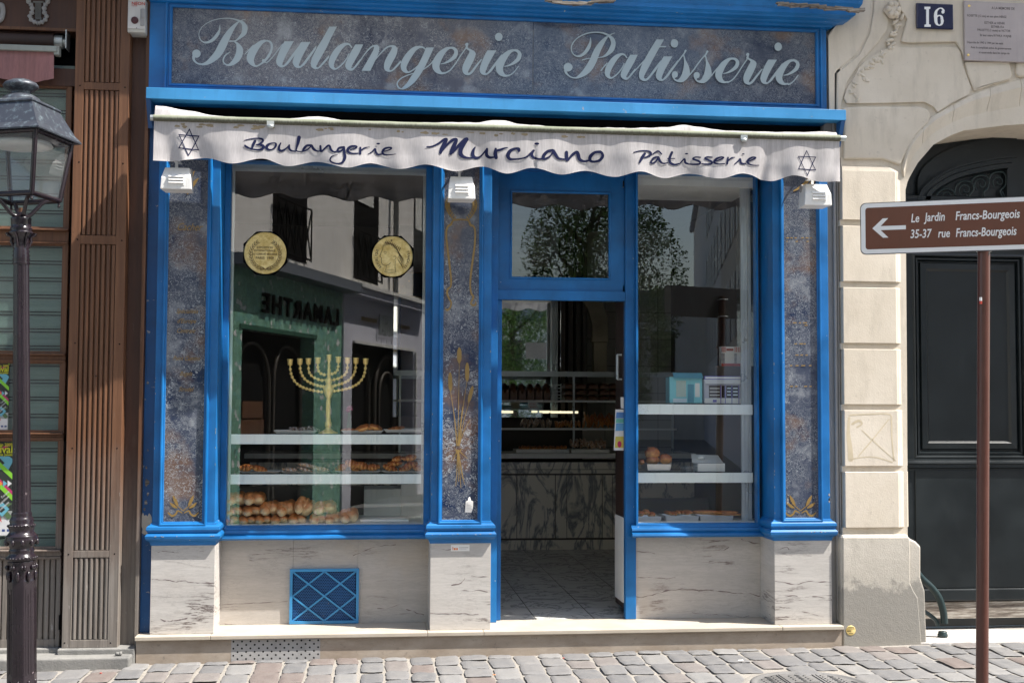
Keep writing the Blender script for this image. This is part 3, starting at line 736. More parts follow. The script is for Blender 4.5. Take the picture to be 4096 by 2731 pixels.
# --- door surround and transom light
b = MB(); x0, x1 = P(2500, 1800, .30).x, P(2542.5, 1800, .30).x
b.box(x0, x1, .285, .345, ZS+.001, 1.62); b.build('door_post', M['blue'], shop, bevel=.003)
xa = P(1987, 1500, .30).x; xb = P(2006, 1500, .33).x
b = MB(); b.box(.758, xa, .24, .36, ZS+.001, 1.62); b.build('door_post', M['blue'], shop, bevel=.002)
b = MB(); b.box(xa+.001, xb, .315, .36, ZS+.003, .86); b.build('door_jamb', M['blue'], shop, bevel=.002)
tz0, tz1 = P(2240, 1201, .30).z, P(2240, 1163, .30).z
b = MB(); b.box(xa+.0005, x0-.0005, .288, .35, tz0, tz1); b.build('transom_bar', M['blue'], shop, bevel=.003)
X0, X1, Z0, Z1 = rect(2049, 769, 2434, 1113, .315)
b = MB(); b.frame(X0, X1, Z0, Z1, [(0, .33), (0, .308), (.004, .303), (.012, .303), (.015, .311), (X0-xa-.002, .311)])
tl = b.build('transom_window', M['blue'], shop)
b = MB(); b.box(xa+.001, x0-.001, .3115, .34, Z1+X0-xa-.003, 1.62); b.box(xa+.001, x0-.001, .3125, .34, tz1, Z0-.05); b.box(X1+.05, x0-.0012, .3125, .34, tz1, Z1+.05)
b.build('rail', M['blue'], tl)
b = MB(); b.add([Vector((X0-.003, .324, Z0-.003)), Vector((X1+.003, .324, Z0-.003)), Vector((X1+.003, .324, Z1+.003)), Vector((X0-.003, .324, Z1+.003))], [(0, 1, 2, 3)]); b.build('pane', M['glass'], tl)
b = MB(); b.box(XL+.01, XR-.01, .16, .38, 1.602, 1.935); b.build('head_beam', M['bluedark'], shop)
# open door leaf folded inwards on the right, white lower panel
hx = 1.712
b = MB(); b.box(hx-.0, hx+.035, .36, .66, ZS+.06, .83)
leaf = b.build('door_leaf', M['wooddark'], shop)
b = MB(); b.box(hx-.006, hx-.001, .362, .655, ZS+.1, -.76)
b.build('kick_panel', M['white'], leaf)
b = MB(); b.tube([(hx-.03, .44, .19), (hx-.03, .44, .36)], .011, 10); b.tube([(hx-.03, .44, .19), (hx, .44, .19)], .008); b.tube([(hx-.03, .44, .36), (hx, .44, .36)], .008); b.build('door_handle', M['alu'], leaf)

# --- step
st = thing('doorstep', (.8, -.05, -1.6), 'pale limestone step running under the whole bakery front', 'step')
jn = [-1.459, P(840, 2555, -.075).x, P(1710, 2530, -.075).x, P(1935, 2530, -.075).x, P(3130, 2505, -.075).x, 3.100]
b = MB()
for a, c in zip(jn, jn[1:]): b.box(a+.0008, c-.0008, -.076, .345, ZS-.026, ZS)
b.build('tread', M['tread'], st, bevel=.004)
vx0, vx1 = P(925, 2590, -.055).x, P(1281, 2590, -.055).x
b = MB(); b.box(-1.452, vx0, -.055, .3, -1.72, ZS-.0265); b.box(vx1, 3.09, -.055, .3, -1.72, ZS-.0265); b.box(vx0, vx1, .0, .3, -1.72, ZS-.0265)
b.build('riser', M['riser'], st)
# perforated vent plate as a real sheet with holes
b = MB(); cw = (vx1-vx0)/21; chh = .0145*1.5; zt = ZS-.03; rows = 7
for j in range(rows):
    for i in range(21):
        x = vx0+i*cw; z = zt-(j+1)*chh
        if (i+j) % 2 == 0:
            A = [(x+cw/2+.0062*math.cos(a), z+chh/2+.0062*math.sin(a)) for a in [PI/4+k*PI/4 for k in range(8)]]
            Q = [(x+cw, z+chh), (x+cw/2, z+chh), (x, z+chh), (x, z+chh/2), (x, z), (x+cw/2, z), (x+cw, z), (x+cw, z+chh/2)]
            b.add([Vector((p[0], -.056, p[1])) for p in A+Q], [(k, (k+1) % 8, 8+(k+1) % 8, 8+k) for k in range(8)])
        else: b.add([Vector((x, -.056, z)), Vector((x+cw, -.056, z)), Vector((x+cw, -.056, z+chh)), Vector((x, -.056, z+chh))], [(0, 1, 2, 3)])
b.build('perforated_plate', M['greywall'], st)
MB().box(vx0, vx1, -.03, -.001, -1.72, ZS-.0265).build('dark_void', M['black'], st)

# --- awning
aw = thing('awning', (.85, -.2, 1.9), 'grey white canvas awning with scalloped valance and navy lettering', 'awning')
b = MB(); b.box(-1.452, 3.138, -.10, -.0015, 1.928, 2.0); b.build('cassette', M['bluelight'], aw, bevel=.003)
b = MB(); b.box(-1.44, 3.03, .10, .155, 1.601, 1.928); b.build('housing', M['black'], aw)  # black backing stands in for the deep shade under the cassette
b = MB(); b.tube([(-1.40, .0, 1.80), (3.08, .0, 1.80)], .045, 14); b.build('roller_tube', M['black'], aw)
for xa_ in (-1.4515, 3.105): MB().extr([(-.002, 1.76), (-.10, 1.926), (-.002, 1.926)], xa_, xa_+.027).build('side_plate', M['bluedark'], aw)
VY = -.345
tl_ = P(617, 478, VY); tr_ = P(3357, 573, VY)
ax0, ax1 = tl_.x, tr_.x; ztop = (tl_.z+tr_.z)/2
scp = [(616,644),(700,645),(820,631),(930,657),(1050,636),(1151,664.5),(1263,647),(1389,673.5),(1487,654),(1600,677),(1700,660),(1821,686),(1933,665),(2027,695),(2128,673.5),(2247,699),(2345,682.7),(2460,708),(2564,688.6),(2657,713),(2757,694.6),(2878,717),(2971,695.7),(3086,724),(3171,703.6),(3286,728.6),(3359,728)]
scw = [P(x, y, VY) for x, y in scp]
def zbot(X):
    for a, c in zip(scw, scw[1:]):
        if X <= c.x or c is scw[-1]:
            t = max(0, min(1, (X-a.x)/(c.x-a.x))); t = t*t*(3-2*t)
            return a.z+(c.z-a.z)*t
folds = [(-1.30, .05, .012), (-1.22, .035, -.010), (-1.12, .06, .010), (-.93, .05, -.006), (-.78, .05, .008), (-.38, .07, .008), (.1, .06, -.006), (.62, .05, .007), (.98, .05, .009), (1.12, .07, -.007), (1.5, .06, .007), (2.0, .05, -.006), (2.17, .03, .009), (2.45, .05, -.011), (2.53, .03, .012), (2.72, .05, -.010), (2.86, .05, .012), (3.02, .03, -.009)]
def vy(X, Z):
    k = max(0, min(1, (ztop-Z)/.28))
    d = .016*math.sin(X*2*PI/.61+.6)*k + .006*math.sin(X*13+1.)*k**1.5 + .004*math.sin(X*29+Z*9)*k
    sl = .35*(ztop-Z)
    for c, w, a in folds: d += a*1.25*math.exp(-((X-c-sl*(1 if X < 1 else -1)*.6)/w)**2)*k**.8
    d += .008*noise.noise(Vector((X*5, Z*9, 3)))*k
    return VY-.004+d
def vgrid(u, v):
    X = ax0+(ax1-ax0)*u; zb = zbot(X); Z = ztop+.006+(zb-ztop-.006)*v
    return Vector((X, vy(X, Z), Z))
b = MB(); b.grid(vgrid, 560, 26)
val = b.build('valance', M['canvas'], aw)
b = MB()
def hem(u, v):
    X = ax0+(ax1-ax0)*u; zb = zbot(X); Z = zb+.0+.009*v
    return Vector((X, vy(X, Z)-.0022, Z))
b.grid(hem, 560, 1); b.build('hem', M['canvas'], val)
b = MB(); rs_ = random.Random(5)
for k in range(34):      # ochre water stains under the sleeve
    X = ax0+.1+rs_.random()*2.6; Z = ztop-.012-rs_.random()*.02; rx, rz2 = rs_.uniform(.008, .03), rs_.uniform(.004, .010)
    b.add([Vector((X+rx*math.cos(a)*q, vy(X+rx*math.cos(a)*q, Z+rz2*math.sin(a)*q)-.0016, Z+rz2*math.sin(a)*q)) for a, q in [(i*PI/5, rs_.uniform(.6, 1.2)) for i in range(10)]], [tuple(range(10))])
b.build('ochre_stain', paint('ochre mildew', (.34, .27, .17), .9, .2), val)
# roller sleeve
R_ = []
zt = ztop+.020
b = MB(); N = 120
rings = []
for i in range(N+1):
    X = ax0-.004+(ax1-ax0+.008)*i/N
    r = .021+.0015*noise.noise(Vector((X*9, 0, 0)))
    rings.append([Vector((X, VY-.001+r*math.cos(2*PI*k/14), zt+r*math.sin(2*PI*k/14))) for k in range(14)])
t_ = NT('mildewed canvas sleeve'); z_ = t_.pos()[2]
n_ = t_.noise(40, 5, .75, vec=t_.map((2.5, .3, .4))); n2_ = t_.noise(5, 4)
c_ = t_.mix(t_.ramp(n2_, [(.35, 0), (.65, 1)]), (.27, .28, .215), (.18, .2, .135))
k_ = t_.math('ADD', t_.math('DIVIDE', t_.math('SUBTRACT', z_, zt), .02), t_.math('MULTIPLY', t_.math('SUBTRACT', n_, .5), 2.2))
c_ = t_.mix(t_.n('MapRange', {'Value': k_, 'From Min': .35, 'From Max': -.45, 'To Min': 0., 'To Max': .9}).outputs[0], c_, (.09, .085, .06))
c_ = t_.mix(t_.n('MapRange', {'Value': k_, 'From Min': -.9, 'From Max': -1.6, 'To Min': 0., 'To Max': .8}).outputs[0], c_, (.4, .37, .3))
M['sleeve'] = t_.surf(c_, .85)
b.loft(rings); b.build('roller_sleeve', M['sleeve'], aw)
b = MB(); b.tube([(ax0-.022, VY, zt), (ax0-.002, VY, zt)], .019, 14); b.tube([(ax1+.002, VY, zt), (ax1+.042, VY, zt)], .019, 14); b.build('end_cap', M['alu'], aw)
for x in (P(1083, 500, VY).x, P(2972, 545, VY).x):
    b = MB(); b.box(x-.022, x+.022, VY-.026, VY-.012, zt-.03, zt-.002); b.ball((x, VY-.02, zt-.034), (.022, .012, .014), 10, 6)
    b.build('arm_bracket', M['alu'], aw)
# slack canvas rising behind the sleeve to the cassette
bumps = [(620, 44), (640, 42), (760, 26), (860, 8), (1000, 3), (1130, 4), (1270, 18), (1300, 14), (1400, 4), (1600, 3), (1900, 12), (1990, 26), (2010, 25), (2080, 12), (2250, 3), (2500, 8), (2660, 16), (2740, 30), (2790, 24), (2900, 10), (3050, 10), (3200, 14), (3310, 20), (3330, 16)]
bw = [(P(x, 480+(x-617)*.0347, VY).x, h/640) for x, h in bumps]
def bh(X):
    if X <= bw[0][0]: return bw[0][1]
    for a, c in zip(bw, bw[1:]):
        if X <= c[0]:
            t = (X-a[0])/(c[0]-a[0]); t = t*t*(3-2*t); return a[1]+(c[1]-a[1])*t
    return bw[-1][1]
def slack(u, v):
    X = ax0+.004+(ax1-ax0-.02)*u; h = bh(X)+.004
    yy = VY-.012+v*(.345-.012-.095)
    k = math.sin(min(1, v/.12)*PI/2)
    if v < .12: z = zt+.012+h*k
    else:
        t = (v-.12)/.88; z = zt+.012+h*(1-t)+(1.935-(zt+.012))*t - .05*math.sin(t*PI)
        z = min(z, zt+.012+h+.0*t)
    return Vector((X, yy, z+.004*noise.noise(Vector((X*14, yy*14, 0)))))
b = MB(); b.grid(slack, 200, 22); b.build('canvas_sheet', M['canvas'], aw)
# valance lettering
def onv(ox, oy, sc, lift=.003):
    def f(a, c):
        p = P(ox+a/sc, oy+c/sc, VY-.01); return Vector((p.x, vy(p.x, p.z)-lift, p.z))
    return f
W1 = [[[(60,152,8),(150,130,12),(240,120,14),(310,130,22),(325,160,26),(290,190,16),(240,212,10)],[(230,212,12),(300,215,26),(335,240,34),(310,275,28),(240,285,18),(150,270,20),(95,245,24),(72,228,22)],[(215,158,30),(195,200,32),(180,240,26),(170,265,16)]],
 [[(500,185,14),(440,190,16),(395,215,30),(378,250,34),(400,278,26),(450,278,14),(500,245,20),(512,205,26),(500,185,14)]],
 [[(580,185,14),(558,230,24),(555,275,30),(590,295,26),(650,265,16),(700,215,14)],[(700,215,20),(700,260,26),(730,292,22),(790,300,14)]],
 [[(840,105,44),(825,180,34),(805,250,20),(800,290,16),(850,303,12),(890,300,12)]],
 [[(1010,215,24),(950,220,26),(905,265,26),(895,295,20)],[(905,295,20),(950,280,16),(1000,240,14),(1010,215,18)],[(1020,220,28),(1050,270,30),(1100,298,16),(1140,300,12)]],
 [[(1145,230,26),(1150,300,26)],[(1165,305,18),(1210,260,20),(1255,225,24),(1280,235,26),(1295,280,28),(1340,315,18),(1400,300,14)]],
 [[(1480,250,26),(1420,255,22),(1390,290,24),(1410,310,22),(1460,290,18),(1480,250,24)],[(1482,250,26),(1488,330,30),(1495,400,34),(1465,465,26),(1400,488,18),(1320,470,18),(1285,435,18),(1300,390,14),(1345,365,10),(1390,356,6)]],
 [[(1570,285,12),(1640,265,14),(1665,245,20),(1640,232,20),(1580,240,26),(1540,275,32),(1540,315,28),(1600,338,16),(1690,335,12)]],
 [[(1715,255,24),(1715,340,26)],[(1720,300,14),(1770,260,16),(1820,245,10),(1850,243,6)]],
 [[(1825,342,6),(1880,310,14),(1925,265,18),(1935,310,26),(1970,345,22),(2030,335,12)],(1970,193,26,12)],
 [[(2060,300,12),(2130,280,14),(2160,258,18),(2130,248,18),(2070,260,24),(2035,295,28),(2040,335,24),(2100,352,14),(2220,342,6)]]]
W2 = [[[(25,220,14),(90,212,16),(170,175,20),(240,125,26),(275,120,26),(250,170,40),(215,240,40),(195,295,28)],[(215,270,20),(280,190,22),(350,130,30),(400,125,30),(370,200,42),(345,260,42),(325,305,26)],[(350,290,20),(420,210,30),(500,130,34),(540,115,26),(490,180,44),(455,250,44),(455,310,44),(500,345,28),(570,355,16),(610,350,14)]],
 [[(640,215,12),(615,260,30),(610,320,40),(650,350,30),(710,330,18),(780,250,16)],[(790,240,24),(785,310,32),(820,345,26),(870,345,18)]],
 [[(900,240,24),(895,300,40),(905,350,36)],[(905,265,24),(960,250,24),(1010,232,16),(1050,225,10)]],
 [[(1195,262,30),(1190,240,28),(1140,238,24),(1080,270,34),(1055,325,40),(1080,368,28),(1140,372,18),(1220,365,16),(1290,345,16),(1340,300,18),(1385,262,20)]],
 [[(1380,262,22),(1355,310,32),(1380,350,26),(1440,372,18),(1500,370,16)],(1422,175,31,15)],
 [[(1620,262,28),(1560,275,28),(1510,325,34),(1500,370,28)],[(1520,375,22),(1580,345,18),(1615,300,16)],[(1630,270,34),(1660,320,36),(1700,365,24),(1780,375,16)]],
 [[(1800,285,34),(1805,380,34)],[(1820,385,20),(1870,320,26),(1930,280,30),(1950,310,38),(1970,370,34),(2030,395,22),(2100,380,16)]],
 [[(2230,275,26),(2160,285,26),(2105,335,34),(2105,385,28),(2150,400,22),(2220,385,26),(2262,335,30),(2245,285,26),(2200,280,24)]]]
W3 = [[[(95,143,8),(150,128,10),(210,123,12),(270,130,18),(290,160,22),(250,190,16),(215,200,10)],[(220,155,22),(190,200,28),(160,258,16)]],
 [[(310,160,8),(370,125,14),(410,158,12)],[(360,190,16),(320,205,18),(290,250,18),(310,262,14),(350,235,14),(370,200,14)],[(375,195,22),(395,240,22),(430,262,14),(480,255,10)]],
 [[(530,138,22),(505,200,22),(510,250,24),(560,272,18),(610,262,12)],[(480,208,8),(560,205,8)]],
 [[(620,262,10),(670,210,14),(680,250,20),(720,268,12)],(692,153,18,8)],
 [[(845,195,12),(790,192,12),(765,210,16),(800,225,18),(840,245,18),(835,268,16),(780,272,14),(730,268,12)]],
 [[(977,193,12),(922,190,12),(897,208,16),(932,223,18),(972,243,18),(967,266,16),(912,272,14),(862,270,12)]],
 [[(1020,240,10),(1080,215,12),(1100,200,14),(1070,195,14),(1020,215,20),(1000,250,20),(1040,272,12),(1110,270,10)]],
 [[(1150,200,14),(1140,270,18)],[(1145,240,12),(1190,205,12),(1225,198,8)]],
 [[(1220,278,6),(1270,235,14),(1290,215,16),(1300,260,20),(1350,268,12)],(1325,158,16,7)],
 [[(1390,240,8),(1440,215,12),(1465,200,14),(1430,195,14),(1390,215,18),(1372,245,20),(1400,275,14),(1450,285,10),(1505,282,6)]]]
for Wd, ox, oy, sc in ((W1, 960, 520, 3.5636), (W2, 1700, 520, 3.1784), (W3, 2500, 560, 2.8)):
    for L in Wd:
        b = MB()
        for i, s in enumerate(L):
            f = onv(ox, oy, sc, .0026+.0004*i)
            if isinstance(s, tuple): disc(b, *s, f)
            else: stroke(b, [(p_[0], p_[1], p_[2]*1.22+1) for p_ in s], f)
        b.build('letter', M['ink'], val)
def star(ox, oy, sc, t1, t2, w):
    b = MB()
    for i, t in enumerate((t1, t2)):
        cx = sum(p[0] for p in t)/3; cy = sum(p[1] for p in t)/3
        inn = [(cx+(p[0]-cx)*(1-w), cy+(p[1]-cy)*(1-w)) for p in t]
        f = onv(ox, oy, sc, .0026+.0006*i)
        for k in range(3):
            A, B_, C_, D_ = t[k], t[(k+1) % 3], inn[(k+1) % 3], inn[k]
            n_ = 14
            vs = []
            for j in range(n_+1):
                u = j/n_; vs += [f(A[0]+(B_[0]-A[0])*u, A[1]+(B_[1]-A[1])*u), f(D_[0]+(C_[0]-D_[0])*u, D_[1]+(C_[1]-D_[1])*u)]
            b.add(vs, [(2*j, 2*j+1, 2*j+3, 2*j+2) for j in range(n_)])
    b.build('six_pointed_star', M['ink'], val)
star(600, 400, 5.88, [(922,660),(660,1143),(1145,1172)], [(664,806),(1160,832),(897,1326)], .15)
star(2500, 560, 2.8, [(2035,112),(1932,334),(2144,340)], [(1932,182),(2146,187),(2039,410)], .13)

# --- three floodlights hanging under the awning
def flood(px, pw, pt, pb, label, sg):
    c = P(px, (pt+pb)/2, -.28); w = pw/640/2*1.0; t = P(px, pt, -.28).z; bo = P(px, pb, -.28).z
    o = thing('floodlight', (c.x, -.25, bo), label, 'lamp', 'white floodlights under the awning')
    yb, yf = -.17, -.30
    b = MB()
    top = [(c.x-w*.78, yf+.02), (c.x+w*.78, yf+.02), (c.x+w*.78, yb), (c.x-w*.78, yb)]
    bot = [(c.x-w, yf-.02), (c.x+w, yf-.02), (c.x+w*.9, yb), (c.x-w*.9, yb)]
    b.loft([[Vector((x, y, bo)) for x, y in bot], [Vector((x, y, bo+(t-bo)*.5)) for x, y in [(c.x+(x-c.x)*.95, y) for x, y in bot]], [Vector((x, y, t)) for x, y in top]], True, True, False)
    h = b.build('housing', M['white'], o, bevel=.004)
    b = MB(); b.box(c.x-w*.5, c.x+w*.55, yf-.022, yf-.008, bo+(t-bo)*.15, bo+(t-bo)*.62)
    b.build('louvre_frame', M['white'], h, bevel=.002)
    for k in range(3):
        z = bo+(t-bo)*(.24+.13*k)
        MB().box(c.x-w*.45, c.x+w*.5, -.012, .0, -.0018, .012, Matrix.Translation((0, yf-.021, z)) @ Matrix.Rotation(-.5, 4, 'X')).build('louvre', M['white'], h)
    b = MB(); b.box(c.x-w*.2, c.x-w*.02, -.24, -.235, t, t+.05); b.box(c.x-w*.3, c.x+.01, -.24, -.15, t+.045, t+.05); b.tube([(c.x-w*.1, -.24, t+.05), (c.x-w*.1, -.05, t+.11), (c.x-w*.1, .0, t+.11)], .007)
    b.build('bracket', M['white'], o)
    b = MB(); b.ball((c.x+w*.75*sg, -.2, t-.02), (.014, .03, .03), 10, 6); b.build('pivot', M['greywall'], o)
flood(708, 121, 671, 761, 'white louvred floodlight hanging over the left pilaster', 1)
flood(1845, 112, 707, 800, 'white louvred floodlight over the middle pilaster with the gold wreath', 1)
flood(3265, 118, 737, 825, 'white floodlight turned sideways over the right pilaster', -1)

# veins in the marble and chips in the paint
M['vein'] = NT('dark marble vein').surf((.17, .13, .125), .45)
def veins(parent, Y, ox, oy, sc, lines, name='vein'):
    b = MB()
    for li, (w, pts) in enumerate(lines):
        q = cr([(x, y) for x, y in pts], 9); out = []
        for i, (x, y) in enumerate(q):
            n_ = noise.noise(Vector((x*.03, y*.03+li*5, li)))
            out.append((x+3*noise.noise(Vector((x*.05, li, 2))), y+9*noise.noise(Vector((x*.022, li, 7))), max(.4, w*(.75+1.6*n_))))
        stroke(b, out, lambda a, c: P(ox+a*sc, oy+c*sc, Y-.00015*li), 1, False)
    return b.build(name, M['vein'], parent)
bases = [o for o in COL.objects if o.name.startswith('marble_base')]; pans = [o for o in COL.objects if o.name.startswith('marble_panel')]
veins(bases[0], -.0045, 590, 2120, .268, [(9,[(60,735),(110,725),(180,740),(290,738),(420,765),(560,750),(640,775),(980,788)]),(3,[(55,982),(330,995),(600,990),(900,985)]),(13,[(185,1322),(250,1345),(300,1352),(350,1350),(480,1335),(600,1305)]),(9,[(655,1265),(700,1262),(745,1268)]),(4,[(50,1355),(130,1355)]),(5,[(150,325),(260,310),(400,330),(500,325)]),(3,[(230,460),(400,470),(700,530),(960,555)]),(4,[(780,310),(870,315)])])
veins(bases[1], -.0045, 1700, 1400, .7333, [(3,[(30,1078),(90,1082),(170,1090)]),(5,[(145,1283),(190,1272),(205,1260),(218,1243)]),(3,[(200,1310),(260,1310),(342,1313)]),(4,[(30,1434),(150,1437),(220,1436),(292,1442)]),(2.5,[(250,1232),(345,1234)])])
veins(bases[2], -.0045, 2480, 1400, .7398, [(4,[(838,1245),(900,1258),(960,1265),(1010,1250),(1060,1250),(1140,1255)]),(4,[(840,1310),(870,1325),(960,1328)]),(3,[(1040,1330),(1140,1340)]),(3,[(865,1075),(900,1062),(915,1080)]),(2.5,[(980,1410),(1100,1440)])])
pr = [o for o in pans if max(v.co.x for v in o.data.vertices) > 1][0]; pl0 = [o for o in pans if o is not pr][0]
veins(pr, .2992, 2480, 1400, .7398, [(5,[(80,1332),(140,1330),(200,1316),(260,1298),(330,1292),(480,1298),(620,1310),(757,1325)]),(3,[(85,1228),(200,1230),(300,1233)]),(3,[(85,1087),(130,1090),(190,1099)]),(3,[(480,1138),(530,1140),(590,1148)]),(5,[(655,1020),(700,1035),(757,1052)]),(2.5,[(390,1420),(560,1432),(700,1440)]),(3,[(560,1080),(590,1065)])])
veins(pl0, .2992, 500, 2050, .5527, [(5,[(2035,698),(2100,715),(2165,742)]),(4,[(1825,692),(1900,690),(1990,660)]),(3,[(700,662),(900,655),(1180,640)]),(4,[(1650,310),(1800,250),(1960,230)]),(3,[(900,345),(980,340)])])
M['chip'] = paint('bare primer', (.42, .36, .28), .8, .3)
rc = random.Random(21)
for k, (x0, x1, *_r) in enumerate(PX):
    b = MB()
    def chip(x, y, z, rx, rz):
        n_ = 7; b.add([Vector((x+rx*math.cos(2*PI*i/n_)*rc.uniform(.5, 1.2), y, z+rz*math.sin(2*PI*i/n_)*rc.uniform(.5, 1.2))) for i in range(n_)], [tuple(range(n_))])
    for i in range(7): chip(rc.uniform(x0, x1), -.0388, -.824+rc.uniform(-.003, .003), rc.uniform(.003, .009), rc.uniform(.0015, .003))
    for i in range(9): chip(rc.choice((x0+.004, x1-.004)), -.0006, rc.uniform(-.72, .4), rc.uniform(.0015, .003), rc.uniform(.004, .012))
    if k == 2:
        for i in range(5): chip(x1-.006, -.0008, -.60+rc.uniform(-.03, .03), .005, .012); chip(x0+.085, -.0268, -.60+rc.uniform(-.03, .02), .004, .01)
    b.build('paint_chip', M['chip'], pil[k][0])

# stickers, paper scrap, flyer
X0, X1, Z0, Z1 = rect(1804, 2178, 1878, 2203, -.006)
o = thing('sticker', (X0, -.006, Z0), 'small white sticker with orange mark on the middle marble base', 'sticker')
MB().box(X0, X1, -.0062, -.0052, Z0, Z1).build('paper', M['white'], o, bevel=.0)
b = MB(); b.box(X0+.01, X0+.014, -.0068, -.0064, Z0+.008, Z1-.012); b.box(X0+.018, X0+.03, -.0068, -.0064, Z0+.008, Z1-.02); b.box(X0+.034, X0+.044, -.0068, -.0064, Z0+.008, Z1-.02); b.build('mark', paint('orange ink', (.7, .18, .02)), o)
b = MB(); b.box(X0+.052, X1-.008, -.0068, -.0064, Z1-.02, Z1-.016); b.box(X0+.052, X1-.02, -.0068, -.0064, Z1-.028, Z1-.026); b.build('mark', M['greywall'], o)
b = MB(); pts = [(1860,2048),(1863,2004),(1872,2000),(1875,1988),(1880,1986),(1884,2000),(1893,2004),(1892,2030),(1886,2049)]
b.prism(pts, 0, 1, lambda a, y, c: P(a, c, -.008+.002*y+.003*math.sin(c*.2)))
sc_ = b.build('paper_scrap', M['paper'], None); tag(sc_, 'torn white till receipt stuck low on the middle glass panel', 'paper')
b = MB(); f = lambda a, c: P(a, c, -.0105)
for k, y in enumerate((2012, 2018, 2024, 2030, 2036)): stroke(b, [(1866, y+2, 1.3), (1888-3*(k % 2), y, 1.3)], f, 1, False)
b.build('print', M['greywall'], sc_)
p0, p1, Zb, Zt = rect(2466, 1637, 2497, 1799, .36)
fl = thing('flyer', (1.70, .37, Zb), 'colourful flyer hanging beside the open shop door', 'flyer')
b = MB(); b.prism([(2455,1800),(2462,1637),(2498,1637),(2498,1801)], 0, 1, lambda a, y, c: P(a, c, .375+.002*y)); b.build('sheet', M['paper'], fl)
def bandc(name, y0, y1, col):
    b = MB(); b.flat([(2459+(1800-y1)*.035,y1),(2459+(1800-y0)*.035+1,y0),(2495,y0),(2494,y1)], lambda a, c: P(a, c, .3735)); b.build(name, paint('ink '+name+str(y0), col), fl)
bandc('blue_band', 1648, 1672, (.1, .25, .55)); bandc('green_band', 1674, 1690, (.15, .5, .4)); bandc('blue_band', 1692, 1722, (.12, .35, .62)); bandc('yellow_band', 1745, 1790, (.6, .5, .1))
b = MB(); disc(b, 2478, 1776, 8, 13, lambda a, c: P(a, c, .372)); b.build('pink_spot', paint('pink ink', (.5, .02, .1)), fl)
b = MB(); b.prism([(2482,1588),(2497,1588),(2497,1634),(2483,1632)], 0, 1, lambda a, y, c: P(a, c, .37+.001*y)); tag(b.build('notice', M['paper'], None), 'small white notice above the colourful flyer', 'notice')

# ================================================================== STONE PORTAL on the right
por = thing('stone_portal', (4.6, 0, -1.6), 'cream limestone carriage gateway with bossed blocks and arch', 'gateway')
def S(Y): return lambda a, c: (lambda p: (p.x, p.z))(P(a, c, Y))
def poly_px(pts, Y): return [tuple(S(Y)(*p)) for p in pts]
BY = -.014                       # face of the bosses
WY = .006                       # joint plane
# mirror the arch about the centre of the gate so that it is a real opening
cxg = P(4290, 700, WY).x
arch = [(3632,2600),(3628,1500),(3622,760),(3630,728),(3639,708),(3671,652),(3734,579),(3800,543),(3853,523),(3938,512),(4020,502),(4096,497)]
ar = [P(x, y, WY) for x, y in arch]
left = [(p.x, p.z) for p in ar]
right = [(2*cxg-x, z) for x, z in left[::-1]]
wall = MB()
outer = [(3.14, -1.7), (3.14, 3.2), (2*cxg-3.03, 3.2), (2*cxg-3.03, -1.7)]
opening = [(left[0][0], -1.7)]+left[1:]+right[:-1]+[(right[-1][0], -1.7)]
wall.prism(outer+opening[::-1], WY, .55)
wm = wall.build('wall', M['stone'], por)
# bosses
def boss(pts, name='bossed_block', y=BY, m='stone', bev=.014, depth=.05):
    b = MB(); b.prism(pts, y, WY+.01)
    return b.build(name, M[m], por, bevel=bev, seg=3)
gx = lambda x, y: S(BY)(x, y)
seams = [(668, 880), (905, 1127), (1150, 1373), (1396, 1618), (1640, 1864), (1886, 2110)]
for i, (a, c) in enumerate(seams):
    z1 = P(3480, a, BY).z; z0 = P(3480, c, BY).z; xl = P(3376, 1500, BY).x; xr = P(3596, 1500, BY).x; xj = P(3632, 1500, BY+.03).x
    b = MB()
    y = BY+random.uniform(-.003, .003)
    pl = [(xl, .02), (xl, y), (xr-.012, y), (xr-.004, y+.006), (xr, y+.006), (xj-.008, y+.04), (xj, y+.055), (xj, .3)]
    if i == 4: pl = [(p_[0], p_[1]-(y-BY) if p_[1] < .1 else p_[1]) for p_ in pl]
    if i == 0:
        b.loft([[Vector((p[0], p[1], z0)) for p in pl], [Vector((p[0], p[1], z1-.03)) for p in pl], [Vector((p[0]-(.045 if p[0] > xr-.05 else 0), p[1]+.004, z1)) for p in pl]], True, True, False)
    else: b.loft([[Vector((p[0], p[1], z)) for p in pl] for z in (z0, z1)], True, True, False)
    o = b.build('bossed_block', M['stone'], por, bevel=.009, seg=3)
    b = MB(); b.loft([[Vector((p[0]-.012, p[1]+.022, z)) for p in pl] for z in (z0-.04, z0)], True, True, False); b.build('joint', M['stone'], por)
# foot of the pier
zb1 = P(3500, 2137, -.09).z; g0 = -1.66
ft = [(3364,2575),(3364,2150),(3372,2138),(3630,2137),(3638,2152),(3664,2165),(3683,2184),(3683,2309),(3700,2363),(3708,2575)]
b = MB(); fp = [(lambda p: (p.x, p.z))(P(x, y, -.028)) for x, y in ft]
fp[0] = (fp[0][0], g0); fp[-1] = (fp[-1][0], g0)
b.prism(fp, -.028, .35); b.build('pier_foot', M['stonedirty'], por, bevel=.012, seg=3)
fp2 = [(lambda p: (p.x, p.z))(P(x, y, -.036)) for x, y in [(3372,2575),(3371,2146),(3636,2146),(3641,2160),(3641,2330),(3655,2362),(3672,2390),(3690,2575)]]
fp2[0] = (fp2[0][0], g0); fp2[-1] = (fp2[-1][0], g0)
b = MB(); b.prism(fp2, -.036, -.02); b.build('pier_foot', M['stonedirty'], por, bevel=.008, seg=3)
